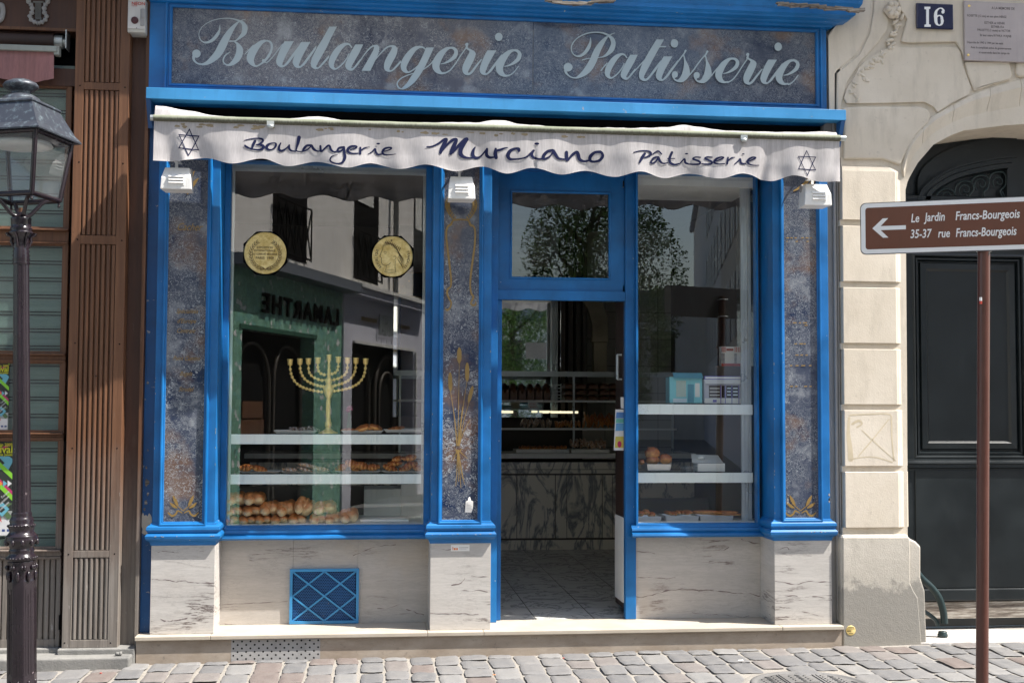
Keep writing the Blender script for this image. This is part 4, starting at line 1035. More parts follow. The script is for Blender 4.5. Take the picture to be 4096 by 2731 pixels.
# big upper bosses (outlines of the stones)
q = lambda pts: [gx(3250+a*.7015, c*.7015) for a, c in pts]
boss(q([(178,612),(300,606),(610,608),(655,622),(675,650),(668,690),(600,760),(545,850),(512,925),(500,942),(400,908),(178,908)]))
boss(q([(196,590),(180,560),(200,500),(240,440),(262,392),(300,350),(400,288),(470,262),(500,272),(820,270),(845,300),(860,380),(905,500),(890,540),(790,590),(715,640),(690,608),(640,582),(400,588)]))
boss(q([(505,238),(560,246),(820,240),(850,290),(868,345),(860,-60),(470,-60),(505,60),(540,110)][::-1]))
boss(q([(868,352),(1125,352),(1142,430),(1130,455),(1040,480),(925,522),(915,500),(885,420)]))
boss(q([(1165,352),(1420,352),(1420,420),(1180,442),(1160,420)]))
boss(q([(875,340),(1420,340),(1420,-60),(868,-60)]), y=.0015)
# left pilaster edge with the curved shoulder
boss(q([(100,640),(95,200),(150,120),(160,-60),(350,-60),(345,60),(318,200),(255,310),(145,400),(133,420),(133,640)]), y=.001, bev=.01)
boss(q([(140,640),(145,415),(270,310),(330,190),(352,60),(356,-60),(420,-60),(415,60),(440,110),(430,170),(380,240),(280,350),(200,470),(165,600),(165,900),(140,900)]), y=-.006, bev=.008)
# arch ring stones below the moulded line
inner = [P(x, y, WY) for x, y in [(3606,690),(3622,744)]]
band_o = [(3606,672),(3628,582),(3668,522),(3728,466),(3800,424),(3880,382),(3960,352),(4050,326),(4110,314),(4290,300)]
band_i = [(3624,742),(3644,704),(3676,650),(3736,580),(3795,546),(3856,522),(3938,511),(4020,502),(4110,496),(4290,490)]
def lerp(a, b, t): return tuple(a[j]+(b[j]-a[j])*t for j in range(len(a)))
bo = cr(band_o, 6); bi = cr(band_i, 6)
cuts = [0, 14, 25, 36, 46, 54]
for a, c in zip(cuts, cuts[1:]):
    c += 1; b = MB()
    fr = [Vector((*[v for v in (S(0)(x, y)[0],)], -.0, S(0)(x, y)[1])) for x, y in bo[a:c]]
    mid = [Vector((S(.0)(x, y)[0], -.022, S(.0)(x, y)[1])) for x, y in [lerp(p, r, .2) for p, r in zip(bo[a:c], bi[a:c])]]
    inn = [Vector((S(.0)(x, y)[0], .03, S(.0)(x, y)[1])) for x, y in [lerp(p, r, .96) for p, r in zip(bo[a:c], bi[a:c])]]
    rear = [Vector((p.x, .3, p.z)) for p in inn]
    fr0 = [Vector((p.x, .05, p.z)) for p in fr]
    b.loft([fr0, fr, mid, inn, rear], False, False, False)
    # end faces
    for k in (0, -1): b.add([fr0[k], fr[k], mid[k], inn[k], rear[k]], [(0, 1, 2, 3, 4)])
    b.build('arch_stone', M['stone'], por, bevel=.006)
# carved rosette and hanging foliage
ro = MB()
c0 = P(3250+465*.7015, 50*.7015, -.05)
ro.ball((c0.x, -.02, c0.z), (.055, .028, .06), 14, 9, disp=.35, seed=3, freq=30)
for k in range(6):
    a = k*PI/3; ro.ball((c0.x+.035*math.cos(a), -.036, c0.z+.038*math.sin(a)), (.022, .02, .022), 8, 6)
ro.build('carved_rosette', M['stone'], por, smooth=True); ro = MB()
for i, (a, c) in enumerate([(500,100),(480,130),(490,165),(470,200),(440,235),(450,265),(400,300),(370,330),(390,350),(330,370),(300,390),(280,430),(300,460),(250,480),(230,530),(245,560)]):
    p = P(3250+a*.7015, c*.7015, -.02)
    for k in range(3): ro.ball((p.x+random.uniform(-.02, .02), -.012, p.z+random.uniform(-.02, .02)), (random.uniform(.012, .032), .011, .011), 8, 6, Matrix.Rotation(random.uniform(-1.4, 1.4), 3, 'Y'), .4, i+k, 30)
ro.build('carved_foliage', M['stone'], por, smooth=True)
# rest of the house above, plus unseen blocks added to shade the fronts below
up = MB(); up.box(-8, 12, .3, 5.9, 3.19, 9); up.build('upper_wall', M['render'], por)
b = MB(); b.box(-7, 3.05, -.24, .3, 2.955, 3.85); b.box(-1.45, 3.05, -.24, .3, 2.845, 2.9545); b.build('shade_block', M['stone'], por)  # unseen block added over the cornices to shade the wooden front
b = MB(); b.box(3.25, 9.0, -.5, .3, 3.7, 3.85); b.box(3.2, 9.05, -.53, .3, 3.85, 3.9); b.build('shade_slab', M['stone'], por)  # unseen slab added to cast shade on the upper gateway
# grey strip and pipe between the shopfront and the pier
gs = MB(); gs.box(XR+.001, 3.16, .06, .25, -1.6, 2.9); o = gs.build('wall_strip', M['greywall'], por)
b = MB(); b.tube([(3.105, .04, -1.42), (3.105, .04, 2.5)], .012, 10); b.tube([(3.128, .045, -1.42), (3.128, .045, 2.5)], .007, 8); b.build('drain_pipe', M['greywall'], por)
# yellow brush marks on one block
b = MB(); f = lambda a, c: P(3250+a*.6375, 1000+c*.6375, BY-.0006)
for s in ([(230,1050,14),(225,1150,22),(235,1240,30),(240,1310,34)],[(235,1035,10),(350,1030,8),(480,1030,8),(495,1080,10),(498,1180,8),(510,1320,9)],[(250,1090,14),(290,1070,16),(310,1090,10),(280,1110,10)],[(310,1130,6),(375,1190,8),(440,1250,6),(520,1320,6)],[(480,1060,6),(375,1190,8),(290,1290,7)],[(240,1315,8),(300,1300,6),(400,1300,6),(500,1330,8)]):
    stroke(b, s, f, 5)
b.build('chalk_mark', paint('ochre wash', (.60, .51, .36)), por)

# gate leaves
gate = thing('carriage_gate', (cxg, .45, -1.6), 'dark green panelled wooden carriage gate under the arch', 'gate')
DY = .42
gl0, gl1 = P(3625, 1500, DY).x-.1, cxg-.004
ztr = P(3900, 840, DY).z
b = MB(); b.box(gl0, 2*cxg-gl0, DY+.05, DY+.1, -1.55, 2.2); b.build('backboard', M['door'], gate)
def pan(X0, X1, Z0, Z1, name='raised_panel'):
    b = MB(); b.frame(X0, X1, Z0, Z1, [(-.115, DY+.03), (-.10, DY+.015), (-.06, DY+.018), (-.052, DY+.036), (-.045, DY+.036), (-.035, DY+.01), (-.022, DY+.01), (-.018, DY+.022), (-.008, DY-.002), (.0, DY-.004), (.012, DY+.0)])
    b.box(X0+.114, X1-.114, DY+.03, DY+.045, Z0+.114, Z1-.114)
    return b
for sgn in (0, 1):
    fx = (lambda x: x) if not sgn else (lambda x: 2*cxg-x)
    def rng(a, c): a, c = fx(a), fx(c); return min(a, c), max(a, c)
    lf_b = MB()
    a0, a1 = rng(gl0, gl1)
    px0, px1 = P(3658, 1400, DY).x, P(4098, 1400, DY).x
    zt1, zb1_ = P(3880, 1022, DY).z, P(3880, 1828, DY).z
    pz = rng(px0, px1)
    lf_b.box(a0, pz[0]+.004, DY, DY+.05, -1.5, ztr); lf_b.box(pz[1]-.004, a1, DY, DY+.05, -1.5, ztr)
    lf_b.box(pz[0]+.0045, pz[1]-.0045, DY, DY+.05, zt1-.004, ztr); lf_b.box(pz[0]+.0045, pz[1]-.0045, DY, DY+.05, -1.5, zb1_+.004)
    lf = lf_b.build('gate_leaf', M['door'], gate)
    pan(pz[0], pz[1], zb1_, zt1).build('raised_panel', M['door'], lf)
    z2, z3 = P(3880, 1833, DY).z, P(3880, 1873, DY).z
    b = MB(); b.extr([(DY+.01, z2), (DY-.012, z2-.004), (DY-.012, z2-.012), (DY-.03, z2-.018), (DY-.034, z2-.032), (DY-.02, z2-.04), (DY-.022, z3+.008), (DY-.006, z3), (DY+.01, z3)], *rng(gl0+.05, gl1-.002)); b.build('lock_rail', M['door'], lf)
    z4, z5_ = P(3880, 1880, DY).z, P(3880, 2350, DY).z
    b = MB(); b.box(*rng(px0-.01, px1+.01), DY-.008, DY+.02, z5_, z4); b.build('lower_panel', M['door'], lf, bevel=.003)
    b = MB(); zz = P(3880, 2402, DY-.03).z; b.box(*rng(px0-.02, gl1), DY-.03, DY, zz, z5_-.003); b.build('kick_rail', M['door'], lf, bevel=.008)
b = MB(); zz = P(3880, 2402, .41).z; b.box(gl0, 2*cxg-gl0, .405, .46, P(3880, 2471, .405).z, zz-.004); b.build('worn_threshold', M['rotwood'], gate)
# transom beam and fanlight with iron scrolls
b = MB(); zz = ztr; b.extr([(DY+.01, zz+.0), (DY-.02, zz+.005), (DY-.04, zz+.02), (DY-.045, zz+.05), (DY-.02, zz+.06), (DY-.02, zz+.09), (DY+.01, zz+.1)], gl0, 2*cxg-gl0); b.build('transom', M['door'], gate)
fan = MB()
def s3(a, c, Y=DY): p = P(3250+a*.7015, c*.7015, Y); return Vector((p.x, Y, p.z))
ring = cr([(600,1140),(625,1085),(680,1030),(760,980),(850,945),(950,920),(1060,900),(1165,890)], 5)
ringi = cr([(685,1140),(700,1100),(750,1065),(830,1025),(920,1000),(1000,985),(1060,975),(1112,968)], 5)
for dy, off in ((0, 0), (.02, 1)):
    A = [s3(x, y, DY-dy) for x, y in ring]; B_ = [s3(x, y, DY-.01) for x, y in ringi]
fan.loft([[s3(x, y-120, DY+.02) for x, y in ring], [s3(x, y-6, DY+.02) for x, y in ring], [s3(x, y-6, DY-.025) for x, y in ring], [s3(x, y+6, DY-.025) for x, y in ring], [s3(x, y+9, DY-.004) for x, y in ring], [s3(*lerp(p, r, .45), DY-.004) for p, r in zip(ring, ringi)], [s3(*lerp(p, r, .5), DY-.02) for p, r in zip(ring, ringi)], [s3(*lerp(p, r, .85), DY-.02) for p, r in zip(ring, ringi)], [s3(*p, DY+.03) for p in ringi]], False, False, False)
fan.add([s3(1110, 966), s3(1165, 889), s3(1165, 1150), s3(1110, 1150)], [(0, 1, 2, 3)])
fan.build('fanlight_frame', M['door'], gate)
sc3 = MB()
def spiral(cx, cy, r, turn, start, sg): return [s3(cx+r*(1-t)*math.cos(start+sg*t*turn), cy+r*(1-t)*math.sin(start+sg*t*turn), DY+.02) for t in [i/22 for i in range(20)]]
for cx, cy, r in ((770, 1120, 34), (872, 1082, 40), (962, 1050, 42), (1062, 1038, 38), (725, 1140, 26)):
    sc3.tube(spiral(cx, cy, r, 9, 2.2, 1), .005, 6); 
for pts in ([(700,1140),(715,1100),(760,1075),(800,1090),(812,1120),(800,1150)],[(812,1120),(815,1070),(850,1035),(905,1040),(918,1080),(890,1120),(900,1150)],[(905,1040),(925,1010),(975,1000),(1005,1025),(1000,1070),(975,1100),(990,1140)],[(1005,1025),(1025,990),(1080,980),(1103,1010),(1098,1060),(1070,1090),(1085,1130)],[(880,1110),(870,1140)],[(1080,1090),(1098,1130)]):
    sc3.tube([s3(x, y, DY+.02) for x, y in cr(pts, 5)], .007, 6)
sc3.build('iron_scrollwork', M['iron'], gate)
MB().box(gl0, 2*cxg-gl0, DY+.09, DY+.095, 1.0, 2.2).build('dark_pane', M['black'], gate)
# threshold slab
g = MB(); zs_ = P(3900, 2563, -.02).z
g.prism([(3.70, -.045), (4.3, -.06), (5.0, -.05), (6.2, -.06), (6.2, .42), (3.60, .42), (3.60, -.02)], zs_-.05, zs_, lambda a, y, c: Vector((a, c, y)))
sl = g.build('threshold_slab', M['slab'], None, bevel=.008, seg=3); tag(sl, 'cracked pale stone slab in front of the dark gate', 'kerb slab')
# iron guard at the foot of the jamb
ch = thing('wheel_guard', (P(3770, 2500, .12).x, .12, zs_), 'curved green cast iron wheel guard at the foot of the gate jamb', 'wheel guard')
gp = [P(x, y, .14) for x, y in [(3655,2270),(3688,2313),(3726,2348),(3755,2388),(3772,2440),(3778,2492)]]
b = MB(); b.tube([tuple(p) for p in cr([tuple(p) for p in gp], 5)], .024, 12); b.build('hoop', M['iron'], ch)
gp = [P(x, y, .16) for x, y in [(3690,2440),(3718,2458),(3742,2478),(3752,2500)]]
b = MB(); b.tube([tuple(p) for p in cr([tuple(p) for p in gp], 5)], .015, 10); b.build('inner_hoop', M['iron'], ch)
p = P(3770, 2500, .14); b = MB(); b.lathe([(.030, -.012), (.034, -.005), (.034, .008), (.028, .014), (.03, .022), (.024, .028)], (p.x, .14, zs_+.012), 18); b.build('foot', M['iron'], ch)

# enamel number plate
X0, X1, Z0, Z1 = rect(3664, 13, 3813, 120, -.03)
num = thing('number_plate', (X0, -.03, Z0), 'navy blue enamel house number plate reading 16', 'number plate')
b = MB(); b.box(X0, X1, -.036, -.022, Z0, Z1); b.build('plate', M['navy'], num, bevel=.006)
b = MB(); f = lambda a, c: P(3250+a*.7015, c*.7015, -.0375)
b.flat([(638,40),(672,40),(672,52),(664,54),(664,140),(674,143),(674,155),(638,155),(638,143),(648,140),(648,56),(638,54)], f)
f2 = lambda a, c: P(3250+a*.7015, c*.7015, -.0379)
stroke(b, [(738,112,16),(736,98,14),(724,90,7),(708,98,12),(703,115,18),(708,136,14),(722,146,7),(736,138,13),(740,122,17),(738,112,16)], f2, 5, False)
stroke(b, [(703,115,17),(702,90,19),(706,66,14),(722,50,7),(738,50,8),(748,62,12)], f, 5)
disc(b, 744, 70, 9, 10, lambda a, c: P(3250+a*.7015, c*.7015, -.0382))
b.build('numeral', M['signwhite'], num)
# memorial plaque
M['engr'] = NT('engraved grey').surf((.13, .11, .11), .7)
pp = P(3855, 5, -.03); pq = P(3856, 242, -.03)
mp = thing('memorial_plaque', (pp.x, -.03, pq.z), 'engraved pinkish stone memorial plaque right of the number', 'plaque')
MB().box(pp.x, pp.x+.86, -.036, -.01, pq.z, pp.z).build('slab', paint('pale pink marble', (.42, .37, .36), .4, .12), mp, bevel=.003)
cxp = pp.x+.43
k = .7015/612*1.0
for y, s, h, al, x in ((45, 'A LA MEMOIRE DE', 17, 'L', 1022), (88, 'ROSETTE (12 ans) et son père HERSZ', 15, 'L', 882), (129, 'ESTHER et HENRI', 16, 'L', 980), (152, 'ESTHER ITA', 15, 'L', 1018), (170, 'PAULETTE (1 mois) et VICTOR', 15, 'L', 940), (200, 'Et leur mère RYWKA WAJNB', 15, 'L', 955), (240, 'Déportés de 1942 à 1944 par les nazis', 14, 'L', 880), (269, 'Avec la complicité active du gouvernement', 14, 'L', 902), (298, 'et exterminés dans les camps de', 14, 'L', 948)):
    p = P(3250+x*.7015, (y+h*.5)*.7015, -.0365)
    text('engraved_text', s, h*.7015/612*1.32, facing(p.x, p.y, p.z), M['engr'], mp, .80, 0, .0002, .0003)
b = MB()
for a, c in ((893, 35), (888, 315)):
    p = P(3250+a*.7015, c*.7015, -.036); b.ball(p, (.009, .007, .009), 12, 8)
    b.ball((cxp*2-p.x, p.y, p.z), (.009, .007, .009), 12, 8)
b.build('brass_stud', M['gold'], mp)
# survey disc
p = P(3403, 2520, -.0365)
sd = thing('survey_disc', (p.x, -.038, p.z-.04), 'small round brass survey disc low on the dirty pier', 'survey marker')
b = MB(); b.lathe([(.0325, 0), (.0325, .0015), (.030, .0022), (.001, .0022)], p, 28, Matrix.Rotation(PI/2, 3, 'X')); b.build('disc', M['medal'], sd)
b = MB(); f = lambda a, c: P(a, c, -.0394)
for x0, x1, y in ((3392, 3416, 2507), (3388, 3420, 2513), (3389, 3405, 2520), (3389, 3405, 2524), (3396, 3412, 2532)): stroke(b, [(x0, y, 2.2), (x1, y, 2.2)], f, 1, False)
b.build('stamped_mark', M['engrave'], sd)

# ================================================================== DIRECTION SIGN
SY = -2.1
pb = P(3922, 2731, SY); pt = P(3938, 985, SY)
sg_ = thing('direction_sign', (pb.x, SY, -1.65), 'brown street direction sign with white arrow pointing left', 'street sign')
dr = Vector((math.cos(math.radians(23.5)), -math.sin(math.radians(23.5)), 0)); nr = Vector((dr.y, -dr.x, 0))
nr = Vector((-math.sin(math.radians(23.5)), -math.cos(math.radians(23.5)), 0))
px_ = (pt.x+pb.x)/2
b = MB(); b.tube([(pb.x+.002, SY, -1.68), (pt.x, SY, .985)], .030, 22); b.build('post', M['signbrown'], sg_)
ctr = Vector((pt.x, SY, 0))+nr*.045
h0 = math.radians(0)
def sp(u, z, o=0): return ctr+dr*u+Vector((0, 0, z))+nr*o
def rr(u0, u1, z0, z1, r, n=6):
    pts = []
    for cx, cz, a in ((u1-r, z1-r, 0), (u0+r, z1-r, PI/2), (u0+r, z0+r, PI), (u1-r, z0+r, 1.5*PI)):
        pts += [(cx+r*math.cos(a+k*PI/2/n), cz+r*math.sin(a+k*PI/2/n)) for k in range(n+1)]
    return pts
U0, U1 = -.605, .70
def onsign(px, py):
    d = RT*((px-2048)/F)-UP*((py-1365.5)/F)+FW
    t = (ctr-CAM).dot(nr)/d.dot(nr); q = CAM+d*t
    return (q-ctr).dot(dr), q.z
U0 = onsign(3441, 915)[0]; SZ1 = (onsign(3500, 811)[1]+onsign(4090, 785)[1])/2; SZ0 = (onsign(3500, 1020)[1]+onsign(4090, 996)[1])/2
b = MB(); b.prism(rr(U0, U1, SZ0, SZ1, .028), 0, 1, lambda a, y, c: sp(a, c, -.012+.010*(1-y))); pnl = b.build('panel', paint('grey sign back', (.10, .10, .105), .5, .15), sg_)
b = MB(); b.flat(rr(U0+.004, U1-.004, SZ0+.004, SZ1-.004, .026), lambda a, c: sp(a, c, -.0012)); b.build('white_border', M['signwhite'], pnl)
b = MB(); b.flat(rr(U0+.026, U1-.026, SZ0+.026, SZ1-.026, .014), lambda a, c: sp(a, c, -.0004)); b.build('brown_field', M['signface'], pnl)
b = MB(); A = (U0+.060, (SZ0+SZ1)/2); f = lambda a, c: sp(a, c, .0004)
b.flat([(A[0], A[1]), (A[0]+.052, A[1]+.05), (A[0]+.079, A[1]+.05), (A[0]+.041, A[1]+.0105), (A[0]+.165, A[1]+.0105), (A[0]+.165, A[1]-.0105), (A[0]+.041, A[1]-.0105), (A[0]+.079, A[1]-.05), (A[0]+.052, A[1]-.05)], f)
b.build('arrow', M['signwhite'], pnl)
def onsign(px, py):      # where the view through a measured point meets the panel
    d = RT*((px-2048)/F)-UP*((py-1365.5)/F)+FW
    t = (ctr-CAM).dot(nr)/d.dot(nr); q = CAM+d*t
    return (q-ctr).dot(dr), q.z
def sign_text(s, px, py, h, sx):
    u, z = onsign(px, py)
    Mx = Matrix.Translation(sp(u, z, .0006)) @ Matrix.Rotation(-math.radians(23.5), 4, 'Z') @ Matrix.Rotation(PI/2, 4, 'X')
    text('sign_text', s, h, Mx, M['signwhite'], pnl, sx, .16, .0002, h*.016)
k = .7015
sign_text('Le', 3250+560*k, 1268*k, .062, .68); sign_text('Jardin', 3250+640*k, 1262*k, .062, .68); sign_text('Francs-Bourgeois', 3250+813*k, 1255*k, .062, .70)
sign_text('35-37', 3250+556*k, 1358*k, .062, .70); sign_text('rue', 3250+714*k, 1354*k, .062, .68); sign_text('Francs-Bourgeois', 3250+815*k, 1351*k, .062, .66)
b = MB(); X = P(3908, 1190, SY).x
b.box(-.006, .006, -.003, .002, -.0, .018, Matrix.Translation((X+.004, SY-.029, P(3908, 1205, SY).z)) ); b.build('white_sticker', M['signwhite'], sg_)
b = MB(); b.box(-.006, .006, -.003, .002, -.016, -.0005, Matrix.Translation((X+.004, SY-.029, P(3908, 1205, SY).z))); b.build('red_sticker', M['red'], sg_)
b = MB(); 
for z in (.80, .95): b.tube([sp(-.034, z, -.02), sp(-.034, z, -.085), sp(.034, z, -.085), sp(.034, z, -.02)], .006, 6)
b.build('clamp', M['alu'], sg_)

# ================================================================== LEFT NEIGHBOUR (wooden shopfront)
wd = thing('wooden_shopfront', (-2.5, 0, -1.6), 'weathered brown wooden shopfront with closed shutters', 'shopfront')
WYF = -.03
# pilaster with three fluted panels
def fx(x, y, Y=WYF): return P(x, y, Y)
xa0, xa1 = fx(296, 900).x, fx(517, 300).x     # outer edges
xa0 = (fx(306, 0).x+fx(247, 2586).x)/2; xa1 = fx(519, 200).x
fi0, fi1 = fx(338, 200).x, fx(480, 200).x
zb_ = fx(300, 2590).z
b = MB()
panels = [(fx(400, 331).z, 2.9), (fx(400, 942).z, fx(400, 360).z), (fx(400, 2201).z, fx(400, 977).z), (fx(360, 2558).z, fx(360, 2229).z)]
b.box(xa0, fi0, WYF, .2, zb_, 2.95); b.box(fi1, xa1, WYF, .2, zb_, 2.95)
zs2 = [zb_]+[z for p in panels[::-1] for z in p]
b.box(fi0, fi1, WYF+.0005, .2, zb_, panels[3][0])
for lo, hi in ((panels[3][1], panels[2][0]), (panels[2][1], panels[1][0]), (panels[1][1], panels[0][0])): b.box(fi0, fi1, WYF+.0005, .2, lo, hi)
pl_ = b.build('pilaster', M['wood'], wd, bevel=.002)
for lo, hi in panels:
    b = MB(); b.box(fi0, fi1, WYF+.022, WYF+.03, lo, hi)
    n_ = 7; w = (fi1-fi0)/n_
    for i in range(n_):
        a = fi0+w*i; b.prism([(a+.006, WYF+.022), (a+.009, WYF+.004), (a+w*.5, WYF+.002), (a+w-.004, WYF+.004), (a+w-.002, WYF+.022)], lo+.004, hi-.004, lambda p, y, c: Vector((p, c, y)))
    b.build('fluted_panel', M['wood'], pl_)
for x, y in ((320,343),(500,350),(316,649),(492,655),(310,958),(487,962),(300,1372),(478,1376),(384,1503),(289,1792),(468,1792),(274,2216),(458,2214),(258,2570),(442,2570)):
    p = fx(x, y); MB().ball((p.x, WYF, p.z), (.005, .002, .005), 8, 5).build('nail_hole', M['black'], pl_)
b = MB(); b.box(xa1+.001, -1.478, .06, .2, zb_-.0, 2.95); b.build('recessed_board', M['woodred'], wd)
b = MB(); b.box(-1.477, -1.4555, .02, .2, zb_, 2.95); b.build('edge_strip', M['wood'], wd)
b = MB(); b.box(-6.2, -1.4555, -.27, .2, 2.80, 2.95); b.box(-6.2, -1.4555, -.2, .2, 2.74, 2.80); b.build('cornice', M['woodred'], wd)  # unseen projection added overhead to shade the top of this shopfront
# shop bay left of the pilaster
BYF = .04
xr_ = xa0-.002; xL = -6.2
zf0 = P(250, 127, BYF).z
b = MB(); b.box(xL, xr_, BYF, .2, zf0, 2.79); b.build('frieze', M['woodred'], wd)
b = MB(); b.box(xL, xr_, BYF-.012, BYF, zf0, zf0+.018); b.build('frieze_bead', M['wood'], wd)
zr0 = P(250, 276, BYF).z; zr1 = P(250, 345, BYF).z
b = MB(); b.box(xL, xr_, BYF-.005, .2, zr1, zr0); b.build('head_rail', M['woodred'], wd)
MB().box(xL, xr_, .19, .2, zr0, zf0).build('blind_recess', M['black'], wd)
b = MB(); b.box(-7.5, xL-.001, WYF, .2, -1.75, 2.79); b.build('end_pier', M['wood'], wd); MB().box(-7.5, -1.46, .25, .3, -1.75, 3.1).build('rear_wall', M['render'], wd)
def sash(yt, yb, x_in, glass=True, lowled=True):
    """one glazed sash: px y of the pane top/bottom and px x of its right edge"""
    X1 = P(x_in, (yt+yb)/2, BYF+.03).x; Z1 = P(200, yt, BYF+.03).z; Z0 = P(200, yb, BYF+.03).z
    return X1, Z0, Z1
rows = [(382, 915, 272), (1007, 1414, 254), (1453, 1728, 246), (1759, 2193, 236)]
X1s = sum(sash(*r)[0] for r in rows)/4
rails = [(P(200, 975, BYF).z, P(200, 917, BYF).z), (P(200, 1447, BYF).z, P(200, 1414, BYF).z), (P(200, 1757, BYF).z, P(200, 1730, BYF).z), (P(200, 2232, BYF).z, P(200, 2196, BYF).z)]
xst = P(268, 1200, BYF).x
b = MB(); zbt = P(200, 2586, BYF).z
b.box(X1s, xr_-.03, BYF, BYF+.06, rails[3][1], zr1); b.box(X1s-.0, xr_-.03, BYF, BYF+.06, zbt, rails[3][0])
b.build('stile', M['wood'], wd, bevel=.003)
b = MB(); b.box(xr_-.028, xr_, BYF+.04, .2, zbt, zr1); b.build('stile', M['wooddark'], wd)
for lo, hi in rails:
    b = MB(); b.box(xL, xr_-.03, BYF-.004, BYF+.06, lo+.012, hi-.012); b.box(xL, xr_-.03, BYF-.03, BYF+.06, hi-.0115, hi); b.box(xL, xr_-.03, BYF-.012, BYF+.06, lo, lo+.0115)
    b.build('glazing_rail', M['wood'], wd, bevel=.003)
zz_ = [zr1]+[z for lo, hi in rails for z in (hi, lo)]
for i in range(4):
    hi = ([zr1]+[r[0] for r in rails])[i]; lo = rails[i][1]
    b = MB(); b.frame(xL+.05, X1s-.012, lo+.016, hi-.012, [(0, BYF+.04), (0, BYF+.01), (.012, BYF+.008), (.012, BYF+.04)]); b.build('glazing_bead', M['wood'], wd)
    b = MB(); b.box(xL, X1s-.005, BYF+.03, BYF+.036, lo+.01, hi-.006); b.build('shutter_glass', M['glassold'], wd)
for x, y0, y1 in ((282, 1080, 1135), (279, 1235, 1290), (262, 1765, 1815), (240, 2458, 2516)):
    a = P(x, y0, BYF); c = P(x, y1, BYF); b = MB(); b.tube([(a.x, BYF-.004, c.z), (a.x, BYF-.004, a.z)], .007, 8); b.build('hinge', M['black'], wd)
# roller shutter of ribbed slats
sh = MB(); pitch = P(200, 1100, .13).z-P(200, 1167.5, .13).z
z = rails[3][0]; 
while z < zr1+.1:
    sh.extr([(.14, z), (.120, z), (.120, z+.010), (.133, z+.010), (.133, z+.016), (.122, z+.016), (.122, z+.030), (.133, z+.030), (.133, z+.036), (.119, z+.036), (.119, z+pitch-.001), (.14, z+pitch-.001)], xL, X1s+.02); z += pitch
def _sh():
    t = NT('green grey shutter steel'); n = t.noise(6, 4, vec=t.map((.4, 1, 6)))
    return t.surf(t.mix(t.ramp(n, [(.3, 0), (.7, 1)]), (.15, .2, .17), (.23, .28, .25)), .45, .15)
rs = sh.build('roller_shutter', _sh(), wd)
z = rails[3][0]; gb = MB()
while z < zr1+.1:
    for dz in (.008, .028): gb.box(xL, X1s+.02, .1165, .1185, z+dz, z+dz+.007)
    z += pitch
gb.build('slat_joint', M['black'], rs)
# bottom wooden panel with ribs
b = MB(); zp1, zp0 = P(200, 2237, BYF).z, P(200, 2555, BYF).z
b.box(xL, X1s, BYF+.022, BYF+.06, zbt, rails[3][0]); b.box(xL, X1s-.0005, BYF, BYF+.03, zbt, zp0); b.box(xL, X1s-.0005, BYF, BYF+.03, zp1, rails[3][0]-.001)
x = X1s-.006; w = .036
while x > xL+.1:
    b.prism([(x-w+.006, BYF+.022), (x-w+.009, BYF+.006), (x-.003, BYF+.006), (x, BYF+.022)], zp0, zp1, lambda p, y, c: Vector((p, c, y))); x -= w
b.build('fluted_panel', M['wood'], wd)
# stone plinths
b = MB(); z1 = zb_-.0008; z0 = P(300, 2625, -.06).z
b.box(xa0-.02, -1.458, -.065, .2, z0-.06, z1); b.build('stone_plinth', M['stonegrey'], wd, bevel=.01, seg=3)
b = MB(); b.box(xL, xa0-.024, .0, .2, z0-.06, zbt-.001); b.build('stone_plinth', M['stonegrey'], wd, bevel=.01, seg=3)
b = MB(); z2 = P(300, 2622, -.10).z; b.box(xL, -1.47, -.17, .1, z2-.09, z2); b.build('kerb_stone', M['stonegrey'], wd, bevel=.012, seg=3)
b = MB(); p = P(468, 2615, -.13)
b.ball((p.x, -.12, z2+.012), (.014, .012, .012), 9, 6, disp=.5, seed=1, freq=30); b.ball((p.x+.018, -.12, z2+.014), (.011, .011, .013), 9, 6, disp=.5, seed=5, freq=30)
tag(b.build('pebble', M['stonegrey'], None), 'two loose grey pebbles on the kerb stone beside the step', 'pebbles')
# lyre ornament
ly = thing('lyre_emblem', (P(153, 90, .02).x, .03, P(153, 95, .02).z), 'carved grey lyre emblem on the brown frieze', 'emblem')
f = lambda x, y, Y=.03: (lambda p: (p.x, Y, p.z))(P(x, y, Y))
def t3(pts, r): b = MB(); b.tube([f(*p) for p in cr(pts, 5)], r, 9); return b
m_em = M['greywall']
b = MB()
for sgn in (-1, 1):
    pts = [(153+sgn*s, y) for s, y in ((38, -40), (46, -10), (36, 12), (26, 25), (24, 48), (33, 66), (26, 82), (8, 92), (0, 93))]
    q_ = [f(*p) for p in cr(pts, 6)]; b.tube(q_, [.013+.004*math.sin(i*1.3) for i in range(len(q_))], 9)
b.build('frame', m_em, ly)
b = MB(); b.tube([f(132, 9), f(174, 9)], .006, 6); b.tube([f(142, 76), f(166, 76)], .006, 6)
for x in (143, 148, 153, 158, 163): b.tube([f(x, 9), f(x, 76)], .0032, 6)
b.build('string', M['stonegrey'], ly)
b = MB(); q_ = [f(x, y) for x, y in cr([(-20, 30), (5, 20), (12, 45), (8, 70), (0, 82), (-20, 90)], 6)]; b.tube(q_, .016, 9); tag(b.build('scroll_ornament', m_em, None), 'carved grey scroll at the far left end of the frieze', 'ornament')
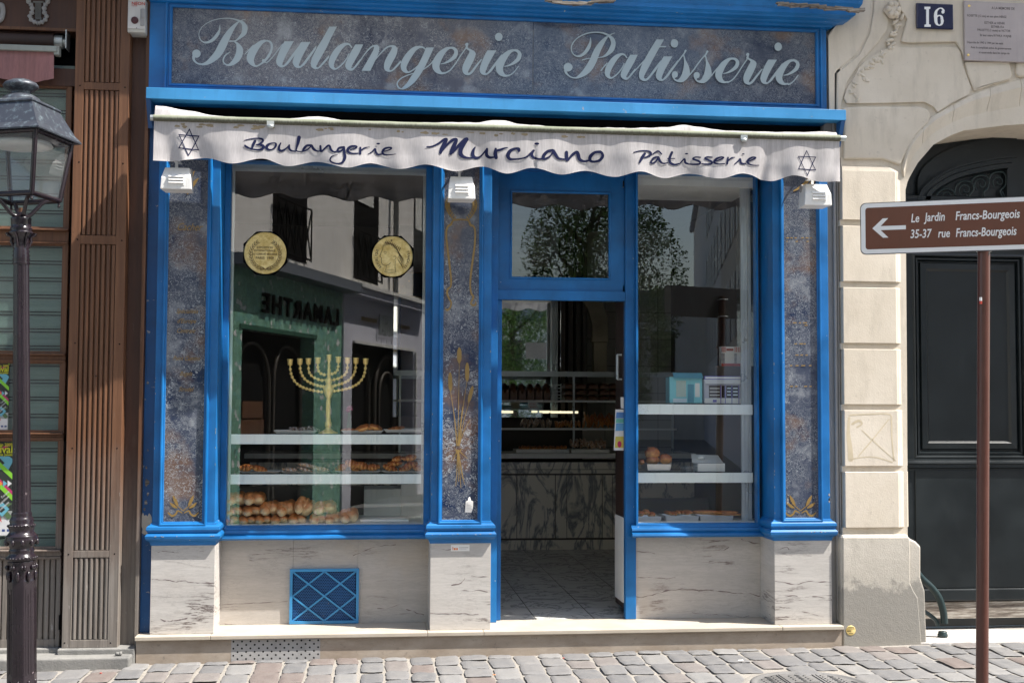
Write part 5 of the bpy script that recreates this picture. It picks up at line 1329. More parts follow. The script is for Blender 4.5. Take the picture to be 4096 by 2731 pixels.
# rolled pink awning
pa = thing('rolled_awning', (-2.6, .0, P(100, 328, -.03).z), 'rolled up faded pink canvas awning over the shutters', 'awning')
rz = P(200, 168, .1).z; xe = P(235, 170, .1).x
b = MB(); b.tube([(xL, .1, rz), (xe-.02, .1, rz)], .06, 18); b.build('fabric_roll', M['wooddark'], pa)
b = MB(); b.tube([(xe-.02, .1, rz), (xe+.03, .1, rz)], .045, 16); b.tube([(xe+.0295, .1, rz), (xe+.062, .1, rz)], .028, 12); b.box(xe+.06, xe+.067, .02, .12, rz-.06, rz+.06); b.build('end_bracket', M['alu'], pa)
b = MB(); b.tube([(xe-.03, .12, rz-.2), (xe+.02, .12, rz-.2)], .04, 12); b.build('lower_bracket', M['alu'], pa)
bz = P(200, 200, -.02).z; xb_ = P(231, 200, -.02).x
b = MB(); b.box(xL, xb_, -.05, .0, bz-.018, bz+.018); b.box(xb_-.02, xb_+.012, -.04, .02, bz-.035, bz+.02); b.build('front_bar', paint('weathered bar', (.3, .32, .29)), pa, bevel=.004)
zlo = P(200, 326, -.02).z; xv = P(216, 260, -.02).x
def vg(u, v):
    X = xL+(xv-xL)*u; sc_ = .018*math.sin((X-xv)*2*PI/.55+.4); Z = bz-.016+(zlo+sc_-bz+.016)*v
    return Vector((X+.012*v*(u > .99), -.028-.02*v*math.sin(X*21)-.012*v*math.sin(X*9+2)-.01*v, Z))
b = MB(); b.grid(vg, 260, 12); b.build('valance', M['canvaspink'], pa)
b = MB(); b.tube([(xe+.05, .09, rz-.21), (xe+.07, .06, rz-.235), (xe+.085, .05, rz-.2)], .004, 6); b.build('loose_cable', M['white'], pa)
# neon switch box
X0, X1, Z0, Z1 = rect(517, 2, 585, 139, -.02)
nb = thing('neon_switch_box', (X0, 0, Z0), 'dirty white neon isolator box above the wooden strip', 'switch box')
b = MB(); b.box(X0, X1, -.06, .06, Z0, Z1); b.build('case', paint('dirty cream plastic', (.45, .43, .38), .5, .25), nb, bevel=.006)
b = MB(); b.box(X0+.002, X1-.002, -.066, -.061, Z0+.022, Z1-.002); b.build('cover', paint('cream plastic', (.55, .53, .5), .4, .12), nb, bevel=.003)
b = MB(); p = P(539, 82, -.068); b.lathe([(.023, 0), (.023, .004), (.02, .006), (.001, .006)], (p.x, -.0665, p.z), 22, Matrix.Rotation(PI/2, 3, 'X')); b.build('button', paint('dark plum', (.06, .012, .015)), nb)
b = MB(); p = P(570, 70, -.07); b.box(p.x-.014, p.x+.014, -.073, -.067, p.z-.055, p.z+.055); b.box(p.x-.004, p.x+.016, -.079, -.072, p.z-.005, p.z+.05); b.build('lever', M['greywall'], nb, bevel=.003)
p = P(526, 20, -.067); text('label_text', 'NEON', .028, facing(p.x, -.0672, p.z), M['red'], nb, 1.05, 0, .0002, .0006)
p = P(526, 26, -.067); text('label_text', 'SURTEL', .011, facing(p.x, -.0672, p.z), M['red'], nb, 1.0, 0, .0002)
b = MB(); p = P(548, 9, -.067); b.ball((p.x, -.066, p.z), (.003, .002, .003), 8, 5); p = P(546, 113, -.067); b.ball((p.x, -.066, p.z), (.003, .002, .003), 8, 5); b.build('screw', M['black'], nb)

# posters behind the shutter glass
def poster(xr, y0, y1, label):
    Y = BYF+.027
    a = P(xr, y0, Y); c = P(xr-1, y1, Y); W = (a.z-c.z)*.68
    X0, X1, Z0, Z1 = a.x-W, a.x, c.z, a.z; H = Z1-Z0
    o = thing('poster', (X0, Y, Z0), label, 'poster', 'festival posters behind the glass')
    MB().box(X0, X1, Y-.001, Y, Z0+H*.26, Z1).build('sheet', pm['black'], o)
    MB().box(X0, X1, Y-.001, Y, Z0, Z0+H*.2595).build('sheet', pm['pale'], o)
    MB().box(X0+.004, X1-.004, Y-.0016, Y-.0012, Z0+.004, Z0+H*.17).build('credits_box', pm['white'], o)
    g = lambda u, v, k=0: Vector((X1-u*H, Y-.0014-.0002*k, Z1-v*H))
    def q4(name, pts, key, k=1):
        b = MB(); b.flat(pts, lambda u, v: g(u, v, k)); b.build(name, pm[key], o)
    # zigzag bands
    for i, (v, key) in enumerate(((.05, 'green'), (.07, 'magenta'))): q4('stripe', [(.0, v-.035), (.05, v-.035), (.16, v+.03), (.11, v+.03)] if i else [(0, v-.05), (.04, v-.05), (.0, v-.01)], key, i)
    q4('chevron', [(0, .21), (.045, .17), (.16, .17), (.09, .24), (.16, .31), (.05, .31)], 'blue', 1)
    q4('chevron', [(.0, .36), (.0, .42), (.16, .27), (.16, .21)], 'green', 2)
    q4('chevron', [(.0, .54), (.0, .60), (.20, .40), (.20, .34)][::-1], 'magenta', 3)
    q4('chevron', [(.0, .58), (.0, .64), (.25, .39), (.25, .33)], 'green', 4)
    for i, key in enumerate(('white', 'blue', 'orange', 'magenta', 'pink')):
        q4('arrow', [(.012+i*.045, .455), (.055+i*.045, .42), (.055+i*.045, .49)], key, 6+i)
    q4('chevron', [(.0, .80), (.07, .72), (.0, .66), (.04, .66), (.14, .72), (.04, .83)], 'dgreen', 12)
    q4('chevron', [(.03, .72), (.10, .65), (.19, .72), (.10, .80)], 'blue', 13); q4('chevron', [(.07, .725), (.11, .69), (.15, .725), (.11, .76)], 'black', 14)
    q4('chevron', [(.10, .86), (.25, .72), (.25, .66), (.14, .76)], 'red', 15)
    for s, u, v, h, key in (('juin 2009', .012, .065, .034, 'yellow'), ('festival', .008, .135, .085, 'yellow'), ('des Cultures Juives', .012, .165, .03, 'yellow')):
        p = g(u, v, 18); text('poster_text', s, H*h*1.35, facing(p.x, p.y, p.z), pm[key], o, .9, 0, .0001, H*h*.02, 'RIGHT')
    for i, (s, v) in enumerate((('Concerts', .56), ('Expositions', .60), ('Conférences', .65))):
        p = g(.03, v-.02+i*.012, 18); text('poster_text', s, H*.034, facing(p.x, p.y, p.z) @ Matrix.Rotation(.75, 4, 'Z'), pm['white'], o, .8, 0, .0001, 0, 'RIGHT')
    b = MB()
    for i in range(5): b.flat([(.02+i*.05, .93), (.05+i*.05, .93), (.05+i*.05, .955), (.02+i*.05, .955)], lambda u, v: g(u, v, 3))
    b.build('logo_row', pm['navy'], o)
pm = {k: NT('poster '+k).surf(c, .5) for k, c in dict(black=(.02, .025, .02), pale=(.3, .32, .3), white=(.6, .6, .6), green=(.2, .5, .03), magenta=(.4, .03, .12), blue=(.12, .36, .45), orange=(.7, .2, .04), pink=(.6, .2, .3), dgreen=(.08, .14, .06), red=(.5, .03, .04), yellow=(.6, .6, .02), navy=(.03, .06, .2)).items()}
poster(39, 1450, 1720, 'colourful festival poster in the upper shutter pane'); poster(57, 1759, 2142, 'colourful festival poster in the lower shutter pane behind the lamp post')

# ================================================================== LAMP POST
LYp = -.95
lb = P(90, 2715, LYp); lz = -1.625
lamp = thing('lamp_post', (lb.x, LYp, lz), 'fluted plum brown cast iron street lamp with square lantern', 'street lamp')
TL = Matrix.Translation((lb.x, LYp, lz)) @ Matrix.Rotation(-.026, 4, 'Y')
zz = lambda y: P(95, y, LYp).z-lz
class LB(MB):
    def build(s, *a, **k):
        s.v = [TL @ q for q in s.v]; return MB.build(s, *a, **k)
s1 = 1/699
def prof_(lst): return [(r*s1, zz(y)) for r, y in lst]
b = LB(); b.lathe([(.098, -.03), (.098, .02), (.092, .035), (.086, .045), (.082, .06), (.078, .08), (.077, zz(2320)), (.074, zz(2310)), (.074, zz(2240))], n=8, smooth=False, ph=PI/8); post = b.build('pedestal', M['ironlamp'], lamp, bevel=.004)
b = LB()
for k in range(8):
    a = k*PI/4
    Mx = Matrix.Rotation(a, 4, 'Z')
    b.box(.066, .0735, -.018, -.012, .16, zz(2350), Mx); b.box(.066, .0735, .012, .018, .16, zz(2350), Mx)
    b.box(.066, .0745, -.004, .004, .17, zz(2370), Mx)
    b.ball(Mx @ Vector((.072, 0, .11)), (.008, .012, .022), 8, 6)
    b.ball(Mx @ Vector((.073, 0, zz(2300))), (.01, .016, .03), 8, 6); b.ball(Mx @ Vector((.073, .022, zz(2265))), (.009, .012, .014), 8, 6); b.ball(Mx @ Vector((.073, -.022, zz(2265))), (.009, .012, .014), 8, 6)
b.build('relief_ornament', M['ironlamp'], post, weld=False)
b = LB(); b.lathe(prof_([(52, 2238), (56, 2232), (53, 2222), (46, 2214), (44, 2206), (47, 2199), (44, 2194), (42, 2188), (52, 2172), (60, 2160), (61, 2152), (57, 2146), (60, 2142), (54, 2138), (44, 2124), (46, 2112), (50, 2104), (47, 2096), (42, 2090), (45, 2080), (40, 2070), (36, 2062), (38, 2055), (35, 2046)]), n=28); b.build('vase', M['ironlamp'], lamp)
b = LB()
for y, r, n_, q in ((2229, 54, 26, 4.6), (2100, 49, 24, 4.4)):
    for k in range(n_):
        a = 2*PI*k/n_; b.ball((r*s1*math.cos(a), r*s1*math.sin(a), zz(y)), q*s1, 7, 5)
for k in range(10):
    a = 2*PI*k/10; b.ball((57*s1*math.cos(a), 57*s1*math.sin(a), zz(2166)), (.012, .012, .018), 8, 6)
b.build('beading', M['ironlamp'], lamp)
b = LB(); n_ = 64; R_ = []
for t in [i/8 for i in range(9)]:
    y = 2050+(1055-2050)*t; r0 = 34+(29-34)*t; ring = []
    for k in range(n_):
        a = 2*PI*k/n_; r = r0*s1*(1-.085*max(0, math.sin(a*8))**.7); ring.append(Vector((r*math.cos(a), r*math.sin(a), zz(y))))
    R_.append(ring)
b.loft(R_); b.build('fluted_shaft', M['ironlamp'], lamp)
b = LB(); b.lathe(prof_([(29, 1060), (33, 1052), (28, 1044), (33, 1037), (29, 1030), (33, 1022), (28, 1014), (32, 1006), (27, 998), (30, 988), (27, 975), (30, 955), (38, 942), (44, 936), (46, 930), (36, 924), (42, 918), (40, 912), (36, 908), (37, 900), (37, 880), (39, 874), (34, 870), (20, 862), (16, 850)]), n=26); b.build('capital', M['ironlamp'], lamp)
b = LB()
for k in range(6):
    a = 2*PI*k/6+.3; c_, s_ = math.cos(a), math.sin(a)
    b.tube([(26*s1*c_, 26*s1*s_, zz(990)), (36*s1*c_, 36*s1*s_, zz(965)), (34*s1*c_, 34*s1*s_, zz(948)), (48*s1*c_, 48*s1*s_, zz(940)), (50*s1*c_, 50*s1*s_, zz(932))], [.007, .009, .008, .01, .012], 7)
b.build('leaf_ornament', M['ironlamp'], lamp)
A0 = math.radians(-59.7)     # first corner towards the viewer on the right
def corner(r, k, z): a = A0+k*PI/2; return Vector((r*math.cos(a), r*math.sin(a), z))
zl0, zl1 = zz(796), zz(552); rb, rt = .208, .279
def beam(b, p, q, w): b.tube([p, q], w, 4)
lant = None
b = LB()
for k in range(4):
    b.tube([corner(rb, k, zl0), corner(rt, k, zl1)], .014, 4)
    b.tube([corner(rb, k, zl0+.006), corner(rb, k+1, zl0+.006)], .015, 4); b.tube([corner(rt, k, zl1-.004), corner(rt, k+1, zl1-.004)], .015, 4)
lant = b.build('lantern_frame', M['ironlamp'], lamp)
for k in range(4):
    b = LB(); A_ = [corner(rb*.985, k, zl0+.01), corner(rb*.985, k+1, zl0+.01), corner(rt*.985, k+1, zl1-.01), corner(rt*.985, k, zl1-.01)]
    b.add(A_, [(0, 1, 2, 3)]); b.build('pane', M['lampglass'], lant)
b = LB(); ze = zz(545); re = .333
sq = lambda r, z: [corner(r, k, z) for k in range(4)]
b.loft([sq(re-.03, ze-.008), sq(re, ze-.012), sq(re+.002, ze-.004), sq(re-.035, ze+.03), sq(.21, zz(432)), sq(.205, zz(426))], True, True, False); roof = b.build('roof', M['lantroof'], lant)
b = LB(); b.loft([sq(.215, zz(434)), sq(.222, zz(430)), sq(.218, zz(424)), sq(.17, zz(410)), sq(.1, zz(402))], True, True, False); b.lathe([(.11, zz(412)), (.10, zz(396)), (.075, zz(384)), (.05, zz(378)), (.055, zz(368)), (.075, zz(360)), (.092, zz(352)), (.095, zz(344)), (.085, zz(334)), (.05, zz(322)), (.01, zz(317))], n=26); b.build('finial', M['lantroof'], roof)
b = LB()
for k in range(4):
    c_ = corner(1, k, 0).normalized()
    pts = [(.022, 866), (.05, 858), (.085, 830), (.12, 805), (.17, 792), (.214, 793)]
    b.tube([c_*r+Vector((0, 0, zz(y))) for r, y in cr(pts, 5)], .011, 8)
    b.ball(c_*.205+Vector((0, 0, zz(806))), (.007, .007, .010), 8, 6); b.ball(c_*.205+Vector((0, 0, zz(814))), (.009, .009, .009), 8, 6)
b.build('cradle_arm', M['ironlamp'], lamp)
b = LB(); b.lathe([(.014, zz(862)), (.014, zz(832))], n=12); b.build('fuse_holder', M['wood'], lamp)
b = LB(); b.lathe([(.02, zz(560)), (.16, zz(572)), (.17, zz(585)), (.10, zz(596)), (.03, zz(600))], n=24); b.build('reflector', M['white'], lant)

# ================================================================== INSIDE THE SHOP
CZ = 1.95
def _tiles():
    t = NT('veined floor tiles')
    x, y, z = t.pos()[0], t.pos()[1], t.pos()[2]
    n = t.noise(3, 6, .65, dist=1.2); rid = t.math('ABSOLUTE', t.math('SUBTRACT', n, .5))
    c = t.mix(t.ramp(rid, [(0, 1), (.035, 0)]), (.68, .67, .64), (.3, .3, .3))
    fx_ = t.math('ABSOLUTE', t.math('SUBTRACT', t.math('FRACT', t.math('DIVIDE', t.math('SUBTRACT', x, .105), .4)), .5))
    fy_ = t.math('ABSOLUTE', t.math('SUBTRACT', t.math('FRACT', t.math('DIVIDE', t.math('SUBTRACT', y, .2), .4)), .5))
    g = t.math('LESS_THAN', t.math('MINIMUM', fx_, fy_), .0075)
    c = t.mix(g, c, (.04, .04, .04))
    return t.surf(c, .22)
def _walltile():
    t = NT('pale wall tiles')
    x, z = t.pos()[0], t.pos()[2]
    fx_ = t.math('ABSOLUTE', t.math('SUBTRACT', t.math('FRACT', t.math('DIVIDE', x, .3)), .5))
    fz_ = t.math('ABSOLUTE', t.math('SUBTRACT', t.math('FRACT', t.math('DIVIDE', z, .3)), .5))
    g = t.math('LESS_THAN', t.math('MINIMUM', fx_, fz_), .012)
    return t.surf(t.mix(g, (.5, .47, .41), (.25, .22, .18)), .3)
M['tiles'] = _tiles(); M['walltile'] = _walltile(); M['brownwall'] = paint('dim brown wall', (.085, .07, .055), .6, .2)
M['inwhite'] = paint('off white laminate', (.8, .79, .74), .45, .1)
M['shelfw'] = paint('satin shelf front', (.93, .98, .95), .5, .03)
M['shelfw'].node_tree.nodes['Principled BSDF'].inputs['Metallic'].default_value = .6
room = thing('shop_interior', (.8, 3, ZS), 'dim interior of the bakery seen through door and windows', 'interior')
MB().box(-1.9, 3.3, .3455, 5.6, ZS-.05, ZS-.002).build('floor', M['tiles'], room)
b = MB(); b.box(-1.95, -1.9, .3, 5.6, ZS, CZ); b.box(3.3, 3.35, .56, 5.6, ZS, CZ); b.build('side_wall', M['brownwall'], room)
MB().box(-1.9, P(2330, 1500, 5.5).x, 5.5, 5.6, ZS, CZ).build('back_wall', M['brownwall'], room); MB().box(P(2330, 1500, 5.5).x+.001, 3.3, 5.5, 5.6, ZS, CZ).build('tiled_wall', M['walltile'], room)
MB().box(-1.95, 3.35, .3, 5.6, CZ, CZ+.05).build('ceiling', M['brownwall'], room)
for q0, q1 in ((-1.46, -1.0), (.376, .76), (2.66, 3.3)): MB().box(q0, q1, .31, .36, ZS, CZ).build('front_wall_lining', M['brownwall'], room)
# mirror on the back wall
mx0, mx1 = .2, P(2238, 1350, 5.2).x; mz0 = P(2100, 1520, 5.2).z
mir = thing('wall_mirror', (1.2, 5.25, mz0), 'tall wall mirror behind the counter reflecting the leafy street', 'mirror')
MB().box(mx0, 2.15, 5.2, 5.22, mz0-.4, 1.93).build('mirror_glass', M['mirror'], mir)
b = MB(); b.box(P(2208, 1350, 5.15).x, P(2222, 1350, 5.15).x, 5.15, 5.19, mz0-.4, 1.93); b.box(P(2226, 1350, 5.15).x, P(2232, 1350, 5.15).x, 5.15, 5.19, mz0-.4, 1.93); b.build('mirror_strip', M['alu'], mir)
b = MB()
for x in (2245, 2275, 2305, 2332): 
    p = P(x, 1350, 5.0); b.box(p.x, p.x+.045, 5.0, 5.03, mz0-.4, 1.93)
b.build('curtain', M['brownwall'], room)
# painted arch pilaster
ap = thing('painted_pilaster', (P(2395, 1500, 4.9).x, 4.9, ZS), 'painted arch and pilaster against the pale tiled wall', 'pilaster')
b = MB(); f = lambda a, c: (lambda p: (p.x, p.z))(P(1980+a*.4592, 1180+c*.4592, 4.9))
b.prism([f(860,700), f(860,410), f(975,410), f(975,700)], 4.9, 5.0, lambda a, y, c: Vector((a, y, c)))
b.prism([f(840,408), f(850,350), f(980,350), f(985,408)], 4.87, 5.0)
a_ = cr([(850,350),(848,260),(830,180),(800,100),(760,30),(700,-60)], 5); c_ = cr([(985,350),(985,260),(975,180),(950,100),(915,30),(860,-60)], 5)
b.prism([f(*p) for p in a_]+[f(*p) for p in c_[::-1]], 4.9, 4.99)
b.build('arch', paint('painted plaster', (.42, .36, .24), .6, .4), ap)

# counter
cy = 4.3
ct = thing('shop_counter', (1.6, cy, ZS), 'long veined marble counter with glass shelving on top', 'counter')
cz = P(2240, 1812, cy).z
def _cm():
    t = NT('breccia counter marble'); v = t.map((1.4, 1.4, .55), rot=(0, .45, 0))
    rid = t.math('ABSOLUTE', t.math('SUBTRACT', t.noise(3.5, 5, .6, vec=v, dist=.8), .5))
    c = t.mix(t.ramp(rid, [(0, 1), (.06, 0)]), (.82, .77, .67), (.24, .25, .26))
    return t.surf(c, .25)
M['cmarble'] = _cm()
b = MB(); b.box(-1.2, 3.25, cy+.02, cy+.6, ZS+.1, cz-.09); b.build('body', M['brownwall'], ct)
xs = [P(x, 2000, cy).x for x in (1990, 2068, 2222, 2268, 2410, 2450, 2560)]
b = MB()
for i, (a, c) in enumerate(zip([-1.2]+xs, xs+[3.25])):
    wide = i in (2, 4, 0)
    b.box(a+.003, c-.003, cy+(.0 if not wide else .012), cy+.02, ZS+.12, P(2200, 1900, cy).z)
b.build('front_slab', M['cmarble'], ct, bevel=.004)
b = MB(); b.box(-1.2, 3.25, cy-.01, cy+.02, P(2200, 1893, cy).z, P(2200, 1878, cy).z); b.box(-1.2, 3.25, cy, cy+.02, P(2200, 1876, cy).z, P(2200, 1848, cy).z); b.build('drawer_band', M['cmarble'], ct)
b = MB(); b.box(-1.25, 3.25, cy-.06, cy+.62, cz-.05, cz); b.build('counter_top', M['inwhite'], ct, bevel=.006)
b = MB(); b.box(-1.2, 3.25, cy+.03, cy+.05, ZS+.001, ZS+.1); b.build('plinth', M['cmarble'], ct)
sy = cy+.15
shz = [P(2240, 1716, sy).z, P(2240, 1605, sy).z, P(2240, 1503, sy).z]
for k, z in enumerate(shz):
    b = MB()
    if k < 2: b.box(.2, 3.1, sy, sy+.4, z, z+.008); b.build('glass_shelf', M['glassin'], ct)
    MB().box(.2, 3.1, sy-.006, sy, z-.008, z+.012 if k < 2 else z+.045).build('shelf_edge', M['alu'] if k == 2 else M['inwhite'], ct)
b = MB()
for x in (.25, 2.02, 3.05): b.box(x, x+.02, sy, sy+.02, cz, shz[2])
b.build('upright', M['alu'], ct)
x0, x1 = P(2065, 1800, cy).x, P(2278, 1800, cy).x; x2 = P(2440, 1800, cy).x
z = P(2200, 1797, cy).z
tr1 = MB().box(x0, x1, cy+.02, cy+.3, cz+.001, z).build('tray', M['inwhite'], None, bevel=.003); tag(tr1, 'long pale tray of biscuits on the counter top, left one', 'tray')
tr2 = MB().box(x1+.02, x2, cy+.02, cy+.3, cz+.001, z).build('tray', M['inwhite'], None, bevel=.003); tag(tr2, 'long pale tray on the counter top piled with wrapped pastries', 'tray')
def lumps(name, label, cat, group, X0, X1, Y, Z, h, n, m, seed, parent=None):
    rnd = random.Random(seed); b = MB()
    for i in range(n):
        x = X0+(X1-X0)*(i+.5)/n; b.ball((x+rnd.uniform(-.01, .01), Y+rnd.uniform(-.04, .04), Z+h*.4+rnd.uniform(0, h*.35)), ((X1-X0)/n*.62, .06, h*.5), 9, 6, Matrix.Rotation(rnd.uniform(-.5, .5), 3, 'Y'), .3, i+seed, 20)
    o = b.build(name, m, parent)
    if parent is None: tag(o, label, cat, group)
    return o
lumps('pastry', '', '', None, x1+.04, x2-.02, cy+.15, z, .09, 13, M['flaky'], 1, tr2); lumps('biscuit', '', '', None, x0+.04, x1-.02, cy+.15, z-.02, .05, 18, M['croissant'], 2, tr1)
# loaves on the upper counter shelf
zl = shz[1]+.009
lx = [P(x, 1570, sy+.1).x for x in (2018, 2052, 2086, 2120, 2152, 2185)]
base = None
def loaf(x, y, z, w, d, h, label, group, m):
    b = MB(); b.ball((x, y, z+h*.62), (w/2, d/2, h*.42), 12, 8, disp=.12, seed=x*9, freq=20); b.box(x-w*.45, x+w*.45, y-d*.42, y+d*.42, z, z+h*.6)
    o = b.build('loaf', m, None, bevel=.01, seg=2); tag(o, label, 'loaf', group)
for i, x in enumerate(lx): loaf(x, sy+.14, zl, .078, .26, .17, 'dim tin loaf on the upper counter shelf, %s from the left' % ORD[i], 'tin loaves on the counter shelf', M['loaf'])
for i, px in enumerate((2275, 2322, 2370, 2415, 2455)):
    x = P(px, 1570, sy+.1).x
    for j in range(3): loaf(x, sy+.14, zl+.062*j, .108, .24, .058, 'dim flat loaf in the %s stack right of the wire rack, %s in its stack' % (ORD[i], ('bottom', 'middle', 'top')[j]), 'flat loaves stacked on the counter shelf', M['loaf'])
b = MB(); xr = P(2208, 1560, sy).x
for k in range(5): b.box(xr, xr+.1, sy+.02, sy+.2, zl+.02+k*.034, zl+.028+k*.034)
b.box(xr, xr+.008, sy+.02, sy+.03, zl, zl+.17); b.box(xr+.092, xr+.1, sy+.02, sy+.03, zl, zl+.17)
tag(b.build('wire_rack', M['alu'], None), 'small empty metal rack between the loaves on the counter shelf', 'rack')
zl = shz[0]+.009
lumps('pastry_pile', 'pile of pale sugared biscuits on the middle counter shelf', 'pastries', None, P(2090, 1700, sy).x, P(2210, 1700, sy).x, sy+.1, zl, .09, 16, M['flaky'], 5)
lumps('pastry_pile', 'pile of small golden pastries in the middle of the counter shelf', 'pastries', None, P(2225, 1700, sy).x, P(2330, 1700, sy).x, sy+.1, zl, .07, 14, M['croissant'], 6)
lumps('pastry_pile', 'heap of brown pastries at the right end of the counter shelf', 'pastries', None, P(2345, 1700, sy).x, P(2460, 1700, sy).x, sy+.1, zl, .14, 26, M['croissant'], 8)
b = MB(); z = P(2240, 1648, sy+.3).z
for a, c in ((2003, 2052), (2170, 2195), (2203, 2312)): b.tube([(P(a, 1648, sy+.3).x, sy+.3, z), (P(c, 1648, sy+.3).x, sy+.3, z)], .012, 8)
b.build('tube_light', M['lampglow'], ct)
X0, X1, Z0, Z1 = rect(2112, 1604, 2150, 1636, sy-.02)
no = thing('price_card', (X0, sy-.02, Z0), 'small white card with red handwriting hanging from the counter shelf', 'card')
MB().box(X0, X1, sy-.02, sy-.018, Z0, Z1).build('card', M['paper'], no)
text('card_text', 'LET SELF', .022, facing(X0+.012, sy-.0205, Z1-.035), M['red'], no, .8, .1, .0001); text('card_text', 'SERVICE', .022, facing(X0+.018, sy-.0205, Z1-.065), M['red'], no, .8, .1, .0001)

# ------------------------------------------------------------------ left display window
def disp(name, label, gx0, gx1, gz, shelves, fy, posts):
    o = thing(name, ((gx0+gx1)/2, .5, gz), label, 'display shelf')
    MB().box(gx0-.01, gx1+.01, .29, .95, gz-.05, gz+.003).build('deck', M['inwhite'], o)
    for (z0, z1, a, c) in shelves:
        b = MB(); b.box(a, c, fy, fy+.012, z0, z1); b.build('shelf_front', M['shelfw'], o, bevel=.002)
        MB().box(a, c, fy+.0125, fy+.36, z1-.012, z1-.004).build('glass_shelf', M['glassin'], o)
    b = MB()
    for a, c, y0 in posts:
        w = (c-a)/3
        for k in range(3): b.box(a+w*k+.0012, a+w*(k+1)-.0012, y0+.003*(k % 2), y0+.02, gz+.003, 1.6)
    b.build('post', M['alu'], o)
    return o
zz1 = [(P(1300, 1776, .33).z, P(1300, 1737, .33).z), (P(1300, 1935, .33).z, P(1300, 1896, .33).z)]
xA, xB = P(907, 1755, .33).x, P(1703, 1755, .33).x
d1 = disp('window_display_shelf', 'two aluminium fronted display shelves in the wide left window', -.96, .34, gzL, [(a, c, xA, xB) for a, c in zz1], .325, [(P(906, 1200, .31).x, P(934, 1200, .31).x, .30), (.318, .336, .31)])
b = MB(); b.box(-.96, .34, .29, .31, P(1300, 693, .3).z, 1.6); b.build('top_rail', M['alu'], d1)
b = MB(); b.box(-.96, .34, .31, .9, 1.56, 1.6); b.build('soffit', M['brownwall'], d1)
X0, X1, Z0, Z1 = rect(1456, 1955, 1602, 2066, .75)
b = MB(); b.box(X0, X1, .75, 1.1, gzL+.003, Z1); tag(b.build('white_box', M['inwhite'], None, bevel=.004), 'plain off white cabinet box behind the bread on the right', 'box')
X0, X1, Z0, Z1 = rect(1604, 1935, 1702, 2066, .8)
b = MB(); b.box(X0, X1+.1, .8, 1.1, gzL+.003, Z1); tag(b.build('white_box', M['inwhite'], None, bevel=.004), 'second off white cabinet box at the far right of the left window', 'box')
b = MB(); X0, X1, Z0, Z1 = rect(1440, 2070, 1634, 2092, .45); b.box(X0, X1, .4, .7, gzL+.004, gzL+.02); tag(b.build('serving_board', M['inwhite'], None, bevel=.004), 'empty pale serving board right of the bread pile', 'board')
q4 = lambda x, y, Y: P(850+x*.5422, 1350+y*.5422, Y)
# challah loaves
def challah(x, y, w, h, Y, label, tilt=0, turned=0, grp='braided loaves piled in the left window', m=None, L=.2):
    c = q4(x, y, Y); sx = w*.5422/590; sz = h*.5422/590
    b = MB(); rnd = random.Random(int(x*7+y))
    Mx = Matrix.Rotation(tilt, 3, 'Y') @ Matrix.Rotation(turned, 3, 'Z')
    n_ = 7
    for i in range(n_):
        t = (i-(n_-1)/2)/(n_-1); k = 1-.9*abs(t)**2.2
        for s in (-1, 1):
            ph = i*PI*.5+(0 if s > 0 else PI)
            off = Vector((s*sx*.24*k+.03*sx*math.sin(ph), t*L+s*.012, sz*.10*math.cos(ph)*k+sz*.05))
            b.ball(Mx @ off+c, (sx*.31*k, L*.16, sz*.40*k), 12, 8, Mx @ Matrix.Rotation(s*.55, 3, 'Z') @ Matrix.Rotation(s*.3, 3, 'Y'), .10, i*3+s+x, 25)
        b.ball(Mx @ Vector((0, t*L+.015, sz*.12*k))+c, (sx*.26*k, L*.13, sz*.40*k), 10, 7, Mx, .12, i+x, 25)
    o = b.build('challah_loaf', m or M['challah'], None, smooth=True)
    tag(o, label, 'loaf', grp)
rowA = [(140,1342,120,66),(268,1342,118,62),(382,1338,108,64),(500,1338,118,62),(630,1334,112,70),(782,1334,108,74),(890,1332,100,76),(1008,1316,118,100)]
rowB = [(168,1278,140,72),(300,1276,130,74),(425,1262,122,100),(545,1264,124,110),(828,1256,158,92)]
rowC = [(172,1192,138,98),(312,1190,138,98)]
for i, (x, y, w, h) in enumerate(rowA): challah(x, y, w*1.1, h*1.12, .43, 'golden braided loaf, %s from the left in the bottom row of the pile' % ORD[i], random.uniform(-.1, .1))
for i, (x, y, w, h) in enumerate(rowB): challah(x, y, w*1.1, h*1.1, .44, 'golden braided loaf, %s from the left in the second row of the pile' % ORD[i if i < 4 else 5], random.uniform(-.15, .15))
challah(672, 1252, 124, 144, .42, 'tall dark crusted braided loaf standing upright in the second row', .5)
for i, (x, y, w, h) in enumerate(rowC): challah(x, y, w*1.08, h*1.05, .44, 'pale topped braided loaf, %s on the top of the pile at far left' % ('left one', 'right one')[i], random.uniform(-.1, .1))
# croissant-like rolls
def roll(x, y, w, h, Y, label, grp, m='croissant'):
    c = q4(x, y, Y); sx = w*.5422/590; sz = h*.5422/590; b = MB(); tl = random.uniform(-.35, .35)
    Mx = Matrix.Rotation(tl, 3, 'Y') @ Matrix.Rotation(random.uniform(-.5, .5), 3, 'Z')
    for i in range(5):
        t = (i-2)/2; k = 1-.35*t*t
        b.ball(Mx @ Vector((t*sx*.36, -.02*(1-t*t), .0))+c, (sx*.17*(1.1-.2*abs(t)), .05*k, sz*.5*k), 12, 8, Mx @ Matrix.Rotation(t*.5, 3, 'Z'), .08, i+x, 25)
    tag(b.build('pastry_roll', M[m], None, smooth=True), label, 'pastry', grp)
g1 = 'glazed rolls on the middle shelf right'
for i, (x, y, w, h) in enumerate([(945,960,80,60),(1065,966,70,50),(1028,930,100,64),(1112,946,90,64),(1186,955,90,56)]): roll(x, y, w, h, .44+.03*(i in (0, 1)), 'glossy brown roll in the left heap on the middle shelf, %s from the left' % ORD[[0, 2, 1, 3, 4][i]], g1)
